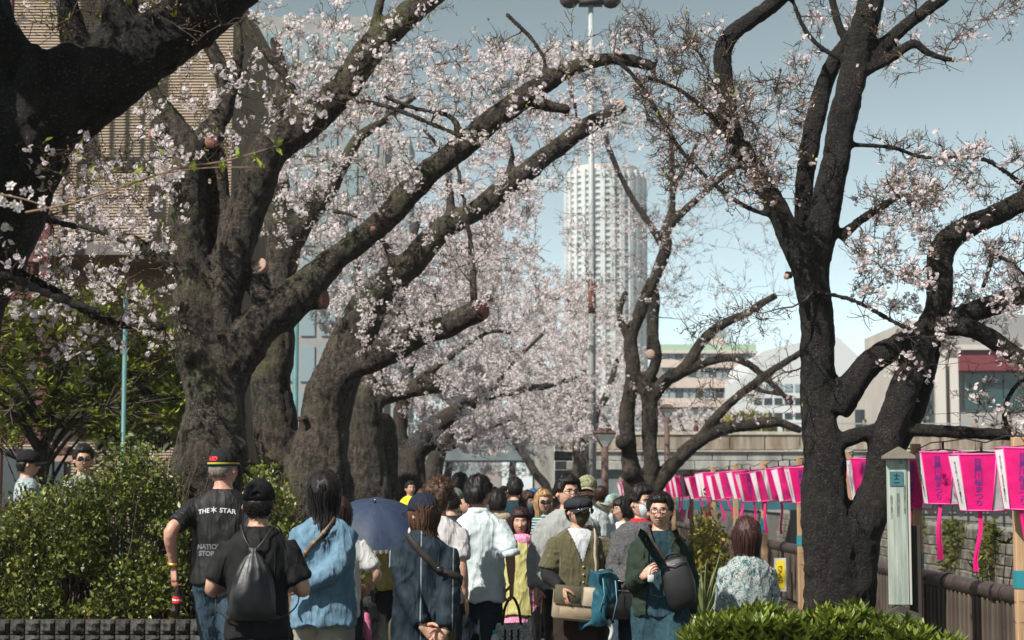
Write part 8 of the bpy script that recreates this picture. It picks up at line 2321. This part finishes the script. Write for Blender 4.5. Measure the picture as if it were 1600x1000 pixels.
for sg in (-1, 1):                                            # jacket lapels folded back
    n = 10; V = []
    for t in np.linspace(0, 1, n):
        z = 1.475 - 0.22 * t; w_ = 0.05 * math.sin(PI * min(1, 0.25 + t * 0.75)); xi = 0.072 + 0.03 * t
        o_ = drape([c19['tops'][2]], lx(c19, [(sg * (xi + 0.02), -0.5, z), (sg * (xi + 0.02 + w_), -0.5, z + 0.02)]), 0.008, (0, 1, 0), 0.5)
        V += [o_[0], o_[1]]
    mb = MB(); mb.add(V, [(2 * i, 2 * i + 1, 2 * i + 3, 2 * i + 2) for i in range(n - 1)]); mb.obj('lapel', green, c19['tops'][2])
b19 = bag_root(c19, 'crossbody_bag', 'black crossbody bag on the chest of the man in overalls', 'bag')
mb, pth = strap(c19, [(-0.06, 0.10, 1.44), (-0.085, 0.0, 1.50), (-0.075, -0.12, 1.42), (-0.03, -0.18, 1.34), (0.03, -0.19, 1.27), (0.09, -0.19, 1.20)], 0.05, None, off=0.014, n=30); mb.obj('webbing', mat('webbing', (0.02, 0.02, 0.02)), b19)
rings = []
for (t, hw_, hd_) in ((0, 0.05, 0.02), (0.06, 0.085, 0.045), (0.25, 0.105, 0.062), (0.55, 0.112, 0.070), (0.85, 0.10, 0.06), (0.96, 0.075, 0.04), (1.0, 0.05, 0.02)):
    rr = ell(0, 0, 0, hw_, hd_, 26, 3.0); cz = 1.285 - 0.36 * t; cx = 0.095 + 0.075 * t
    rr = rr + np.array((cx, -0.245, cz)); rr[:, 2] += (rr[:, 0] - cx) * 0.28; rings.append(rr)
mb = MB(); loft(mb, rings); V = mb.v[0]; mb.v[0] = lx(c19, V + (0.006 * vnoise(V, 16, 5))[:, None]); mb.obj('sack', mat('bag_nylon', (0.014, 0.014, 0.015), 0.5, 0.4, bump=0.3, bscale=60, bdist=0.005), b19)
mb = MB(); tube(mb, lx(c19, [(0.02, -0.292, 1.215), (0.10, -0.318, 1.235), (0.19, -0.300, 1.262)]), 0.005, 6); mb.obj('zip', mat('zip_grey', (0.12, 0.12, 0.12), 0.4, metal=0.6), b19)
mb = MB(); tube(mb, lx(c19, smooth_path([(0.035, -0.24, 1.265), (0.06, -0.27, 1.305), (0.12, -0.27, 1.315), (0.16, -0.25, 1.285)], 12)), 0.009, 6); mb.obj('grab_handle', MATS['webbing'], b19)
hw = world_of(c19, c19['arms']['R'][2] + np.array((0.055, -0.07, 0.02)))[0]
ch = empty('small_charm', tuple(hw), 'small white and clear charm held between the fingers of the man in overalls', 'charm')
mb = MB(); bevbox(mb, (-0.022, -0.014, -0.055), (0.022, 0.012, -0.005), 0.006); mb.obj('box', mat('clear_box', (0.45, 0.45, 0.43), 0.15, 0.6), ch)
mb = MB(); tube(mb, [(-0.01, -0.005, -0.02), (-0.005, -0.01, 0.03), (0.012, -0.015, 0.05)], [0.006, 0.008, 0.004], 8)
mb.obj('tassel', mat('tassel_white', (0.6, 0.6, 0.58), 0.7), ch)

# 16 man in olive cardigan
olive = patmat('olive_cord', 'noise', 90, [(0.3, (0.050, 0.046, 0.022)), (0.7, (0.098, 0.088, 0.044))], 0.95, stretch=(1, 1, 0.2), bump=0.5, bscale=150, sheen=0.3)
def vneck(c): return (c[:, 1] < 0.03) & (np.abs(c[:, 0]) < np.clip((c[:, 2] - 1.20) * 0.36, 0, 1))
c16 = person('man in flat cap, dark mask and olive cardigan carrying a tan bag', 904, 771, 13.6, yaw=0.12, seed=16, headyaw=0.5, wide=1.04, skin=(0.48, 0.29, 0.20), head=dict(brow=(0.10, 0.08, 0.07)),
    top=[dict(name='undershirt', m=cloth('white_under', (0.48, 0.49, 0.51)), ease=0.010, hem=0.95, sleeve='none', neck=1.47), dict(name='long_sleeves', m=blacktee, ease=0.004, hem=0.95, sleeve='long', sl_ease=0.014, neck=1.40, cut=lambda c: vneck(c) | (c[:, 2] > 1.41)), dict(name='cardigan', m=olive, ease=0.034, hem=0.90, sleeve=0.47, sl_ease=0.044, folds=0.012, cut=vneck, vox_=0.0085)],
    bottom=dict(m=brown_t, ease=0.035, flare=0.02), armR=dict(w=(-0.175, -0.275, 1.02), pole=(-0.6, 0.8, -0.3), f=(0.2, -0.18, -1), n=(0.75, 0.5, 0), curl=0.5), armL=dict(w=(0.20, -0.22, 1.10), pole=(0.7, 0.7, -0.6)),
    hair=dict(style='short', m=hair_black, thick=0.012, tufts=120), cap=dict(m=cloth('cap_slate', (0.022, 0.024, 0.030)), kind='newsboy', h=1.0, tilt=-0.06), glasses=dict(metal=True), mask=maskd, headext=0.02)
for z in (1.175, 1.115, 1.055, 0.995):
    p_ = drape([c16['tops'][2]], lx(c16, [(0.012, -0.4, z)]), 0.002, (0, 1, 0), 0.5)[0]; mb = MB(); tube(mb, [p_ + (0, 0.004, 0), p_ - (0, 0.004, 0)], 0.008, 10); mb.obj('button', mat('horn', (0.35, 0.30, 0.22), 0.4), c16['tops'][2])
tan = mat('bag_canvas', (0.30, 0.235, 0.155), 0.85, var=0.25, vscale=12, bump=0.3, bscale=180, bdist=0.004); olv = mat('bag_olive', (0.105, 0.095, 0.060), 0.85, var=0.25, vscale=12, bump=0.3, bscale=180, bdist=0.004)
b16 = bag_root(c16, 'messenger_bag', 'tan canvas messenger bag hanging in front of the olive cardigan', 'bag')
MBG = TR((-0.045, -0.235, 0.89), (0, 0.10, -0.05))
mb = MB(); bevbox(mb, (-0.195, -0.055, -0.125), (0.195, 0.055, 0.135), 0.022); V = xf(MBG, mb.v[0]); mb.v[0] = lx(c16, V); mb.obj('body', tan, b16)
mb = MB(); bevbox(mb, (-0.198, -0.072, 0.0), (0.02, -0.057, 0.145), 0.008); mb.v[0] = lx(c16, xf(MBG, mb.v[0])); fl_ = mb.obj('flap', olv, b16)
mb = MB(); bevbox(mb, (0.022, -0.072, 0.0), (0.198, -0.057, 0.145), 0.008); mb.v[0] = lx(c16, xf(MBG, mb.v[0])); mb.obj('flap_panel', mat('bag_light', (0.42, 0.35, 0.26), 0.85, var=0.2, vscale=10), b16)
mb = MB(); bevbox(mb, (-0.15, -0.066, -0.105), (0.15, -0.056, -0.02), 0.006); mb.v[0] = lx(c16, xf(MBG, mb.v[0])); mb.obj('front_pocket', tan, b16)
mb, pth = strap(c16, [(0.05, 0.11, 1.40), (0.10, 0.03, 1.475), (0.115, -0.10, 1.40), (0.125, -0.16, 1.28), (0.14, -0.17, 1.15), (0.145, -0.20, 1.02)], 0.036, None, off=0.010, n=30); mb.obj('strap', mat('bag_light', (0.4, 0.3, 0.2)), b16)
# teal jacket hung over the arm and bag
jk = bag_root(c16, 'draped_jacket', 'crumpled teal blue jacket draped over the tan bag and forearm', 'jacket')
n1, n2 = 40, 30; V = []
for i in range(n1):
    t = i / (n1 - 1)
    for j in range(n2):
        s = j / (n2 - 1)
        x = 0.055 + 0.20 * s + 0.02 * math.sin(t * 5) - 0.05 * t * (1 - s)
        z = 1.135 - 0.42 * t ** 1.05 - 0.05 * (s - 0.5) ** 2 + 0.05 * s * t
        y = -0.335 + 0.05 * math.cos((s - 0.5) * 3.0) * -1 + 0.06 * t
        V.append((x, y + 0.07 * (2 * s - 1) ** 2, z))
V = np.array(V); fo = (1 - np.abs(vnoise(np.stack([V[:, 0] * 13 + V[:, 2] * 4, V[:, 2] * 4, V[:, 0] * 3], -1), 1.3, 7))) ** 2; V[:, 1] -= 0.06 * fo + 0.03 * vnoise(V, 9, 12); V[:, 0] += 0.03 * vnoise(V, 10, 9); V[:, 2] += 0.02 * vnoise(V, 12, 15)
F = [(i * n2 + j, i * n2 + j + 1, (i + 1) * n2 + j + 1, (i + 1) * n2 + j) for i in range(n1 - 1) for j in range(n2 - 1)]
back_ = V + np.array((0.0, 0.11, 0.0)); back_[:, 2] += 0.02
mb = MB(); mb.add(lx(c16, V), F); mb.add(lx(c16, back_), [f[::-1] for f in F]); n_ = n1 * n2
rim = [i * n2 for i in range(n1)]; rim2 = [i * n2 + n2 - 1 for i in range(n1)]; topr = list(range(n2)); botr = [(n1 - 1) * n2 + j for j in range(n2)]
for R_2 in (rim, rim2, topr, botr): mb.add(lx(c16, np.concatenate([V[R_2], back_[R_2]])), [(i, i + 1, len(R_2) + i + 1, len(R_2) + i) for i in range(len(R_2) - 1)])
jm = patmat('teal_nylon', 'noise', 16, [(0.3, (0.008, 0.055, 0.085)), (0.7, (0.02, 0.095, 0.13))], 0.5, bump=0.3)
mb.obj('cloth', jm, jk)
for (s0_, s1_) in (((0.12, -0.41, 1.10), (0.10, -0.40, 0.85)), ((0.22, -0.39, 1.08), (0.20, -0.38, 0.78))):
    mb = MB(); tube(mb, lx(c16, [s0_, ((s0_[0] + s1_[0]) / 2 + 0.02, s0_[1] - 0.015, (s0_[2] + s1_[2]) / 2), s1_]), 0.004, 5); mb.obj('piping', mat('piping_pale', (0.12, 0.28, 0.33), 0.6), jk)
mb = MB(); tube(mb, lx(c16, smooth_path([(0.17, -0.33, 0.78), (0.20, -0.35, 0.70), (0.18, -0.34, 0.62)], 8)), [0.02, 0.022, 0.018, 0.016, 0.016, 0.015, 0.014, 0.01], 8); mb.obj('hanging_cuff', cloth('cuff_white', (0.45, 0.46, 0.46)), jk)

# 20 woman sitting with her back to us in a leaf-patterned shirt
leafp = patmat('leaf_pattern', 'voronoi', 11, [(0.0, (0.05, 0.06, 0.06)), (0.36, (0.09, 0.19, 0.20)), (0.43, (0.36, 0.38, 0.37)), (0.49, (0.10, 0.075, 0.055)), (0.53, (0.33, 0.36, 0.36)), (0.60, (0.12, 0.22, 0.23)), (0.66, (0.38, 0.40, 0.40))], 0.75, const=True)
c20 = person('person with brown bob in a leaf-patterned shirt sitting by the azaleas', 1167, 808, 13.2, yaw=PI + 0.12, seed=20, head=dict(hi=False), wide=0.88, sit=0.42, top=[dict(name='shirt', m=leafp, ease=0.036, hem=0.86, sleeve='long', sl_ease=0.034, folds=0.014, collar=cloth('dark_collar', (0.05, 0.05, 0.05)))],
    bottom=dict(m=cloth('grey_slacks', (0.10, 0.10, 0.11)), ease=0.03), armL=dict(w=(0.12, -0.25, 1.0), pole=(0.3, 0.6, -0.8)), armR=dict(w=(-0.12, -0.25, 1.0), pole=(-0.3, 0.6, -0.8)), hair=dict(style='bob', m=hair_red, length=0.155, thick=0.022, front_open=0.9, tufts=160), headext=0.024)
r20 = c20['root']; zs_ = r20.location.z + 0.90 - 0.42 - 0.10
so_ = empty('boulder', (r20.location.x, r20.location.y + 0.06, 0), 'low grey boulder under the person in the patterned shirt', 'boulder')
mb = MB(); bevbox(mb, (-0.30, -0.24, 0), (0.30, 0.24, max(0.3, zs_)), 0.03); V = mb.v[0]; mb.v[0] = V + (0.02 * vnoise(V, 4, 2))[:, None]; mb.obj('block', mat('seat_stone', (0.18, 0.17, 0.155), 0.9, var=0.4, vscale=7, bump=0.5), so_, smooth=False)

# people glimpsed over the hedge
h1 = person('person in black cap walking behind the hedge at the far left', 44, 704, 21.0, yaw=PI * 0.6, seed=31, hi=False, top=[dict(m=cloth('pale_blue', (0.30, 0.36, 0.40)), sleeve=0.45)], hair=dict(style='short', m=hair_black), cap=dict(m=MATS['cloth_cap_jet']))
h2 = person('man in sunglasses looking over the hedge', 131, 698, 21.6, yaw=0.2, seed=32, vox=0.02, headyaw=0.1, top=[dict(m=patmat('grey_print', 'voronoi', 20, [(0.0, (0.08, 0.08, 0.08)), (0.5, (0.35, 0.35, 0.36))], const=True), sleeve=0.45)], hair=dict(style='short', m=hair_black, thick=0.024), glasses=dict(sun=True))

# second rank of the crowd
chk = patmat('beige_check', 'noise', 10, [(0.4, (0.40, 0.34, 0.24)), (0.7, (0.46, 0.40, 0.28))], 0.85, lines=(0.07, 0.07, 0.006, (0.04, 0.04, 0.04)))
person('dark-haired walker in a beige checked shirt behind the white shirt', 718, 741, 21.0, yaw=PI + 0.2, seed=41, hi=False, top=[dict(m=chk, sleeve='long')], hair=dict(style='short', m=hair_black, thick=0.022), bottom=dict(m=denim_dk))
person('walker with bowed dark head beside the white shirt', 735, 766, 18.0, yaw=-1.7, seed=42, hi=False, headtilt=-0.35, top=[dict(m=blackc, sleeve='long')], hair=dict(style='short', m=hair_black, thick=0.022))
person('walker in a grey brimmed hat behind the curly head', 706, 762, 17.0, yaw=PI, seed=43, hi=False, top=[dict(m=blackc, sleeve='long')], hair=dict(style='short', m=hair_black), cap=dict(m=cloth('hat_grey', (0.16, 0.16, 0.155)), facing=2.2))
hood = cloth('khaki_hood', (0.30, 0.25, 0.17))
ph_ = person('dark-haired walker in a khaki hooded top right of the white shirt', 777, 767, 18.0, yaw=PI, seed=44, hi=False, wide=1.08, top=[dict(m=cloth('slate_top', (0.04, 0.055, 0.06)), sleeve='long', ease=0.03)], hair=dict(style='short', m=hair_black, thick=0.024))
mb = MB(); tube(mb, lx(ph_, smooth_path([(-0.13, 0.02, 1.45), (-0.09, 0.12, 1.46), (0, 0.16, 1.44), (0.09, 0.12, 1.46), (0.13, 0.02, 1.45)], 14)), np.array([0.03, 0.04, 0.045, 0.05, 0.05, 0.055, 0.055, 0.055, 0.055, 0.05, 0.05, 0.045, 0.04, 0.03]), 10); mb.obj('hood', hood, ph_['root'])
pt_ = person('walker in a dark teal jacket with a shoulder strap, head above the crowd', 805, 748, 23.5, yaw=PI, seed=45, hi=False, top=[dict(m=cloth('teal_jacket', (0.012, 0.035, 0.045)), sleeve='long', ease=0.03)], hair=dict(style='short', m=hair_black, thick=0.024))
person('walker in a bright blue cap behind the masked woman', 833, 763, 30.0, yaw=PI, seed=46, hi=False, top=[dict(m=blackc, sleeve='long')], cap=dict(m=cloth('cap_blue', (0.03, 0.14, 0.30))))
person('steward in a yellow high-visibility vest by the left trees', 641, 752, 33.0, yaw=0.4, seed=47, hi=False, top=[dict(m=cloth('hivis', (0.62, 0.60, 0.03)), sleeve='none', ease=0.03)], hair=dict(style='short', m=hair_black))
person('walker in a pale green hooded coat behind the grey sweatshirt', 958, 772, 21.0, yaw=PI, seed=48, hi=False, top=[dict(m=cloth('mint', (0.30, 0.40, 0.37)), sleeve='long', ease=0.045)], cap=dict(m=cloth('mint', (0.3, 0.4, 0.37)), facing=2.0))
# distant crowd: a few figures copied
pool = []
crowd_lab = ['distant walker in a %s top in the packed crowd near the bridge' % w for w in ('black', 'light grey', 'navy', 'brown', 'pale', 'dark red', 'dark green')]
crowd_cols = [(0.02, 0.02, 0.022), (0.30, 0.30, 0.30), (0.05, 0.07, 0.10), (0.20, 0.15, 0.10), (0.40, 0.42, 0.42), (0.10, 0.03, 0.035), (0.05, 0.08, 0.06)]
for i, cc in enumerate(crowd_cols):
    c = person(crowd_lab[i], 740 + i * 9, 762 + (i % 3) * 2, 30 + i * 3.3, yaw=(PI if i % 3 else 0.0) + 0.2 * (i % 2), seed=60 + i, hi=False, vox=0.03, wide=0.95 + 0.03 * (i % 4),
        top=[dict(m=cloth('crowd_%d' % i, cc), sleeve='long', ease=0.03, vox_=0.03)], hair=dict(style=['short', 'bob', 'short', 'long'][i % 4], m=[hair_black, hair_black, hair_brown, hair_red][i % 4], tufts=40, thick=0.02, length=0.12) if i != 4 else None,
        cap=dict(m=cloth('cap_white', (0.55, 0.55, 0.54))) if i == 4 else None, group='distant crowd on the path')
    pool.append(c['root'])
def copy_person(src, loc, rz, lab, grp):
    o = src.copy(); COL.objects.link(o); o.location = loc; o.rotation_euler = (0, 0, rz); o['label'] = lab; o['group'] = grp
    for ch in src.children:
        d = ch.copy(); COL.objects.link(d); d.parent = o
        for g2 in ch.children:
            e = g2.copy(); COL.objects.link(e); e.parent = d
    return o
rc = random.Random(5)
for i in range(44):
    Y_ = 26 + 66 * (i / 44) ** 1.1; X_ = rc.uniform(-1.75, 1.75)
    if i % 5 == 0: X_ = rc.uniform(-1.9, -0.3)
    s = pool[(i * 3 + 1) % 7]
    o = copy_person(s, (X_, Y_, 0.006), (PI if rc.random() < 0.6 else 0) + rc.uniform(-0.4, 0.4), s['label'], 'distant crowd on the path')
    o.scale = (1, 1, 1); 
for i, x in enumerate((8.2, 9.6, 10.1, 12.4, 14.0, 18.4, 21.5, 24.2, 26.0)):
    o = copy_person(pool[(i * 2 + 3) % 7], (x, BY + 1.6, 3.61), rc.choice((PI / 2, -PI / 2)) + rc.uniform(-0.3, 0.3), 'tiny pedestrian on the bridge deck behind the right-hand trees, %s from the left' % ordn[i], 'pedestrians on the bridge')
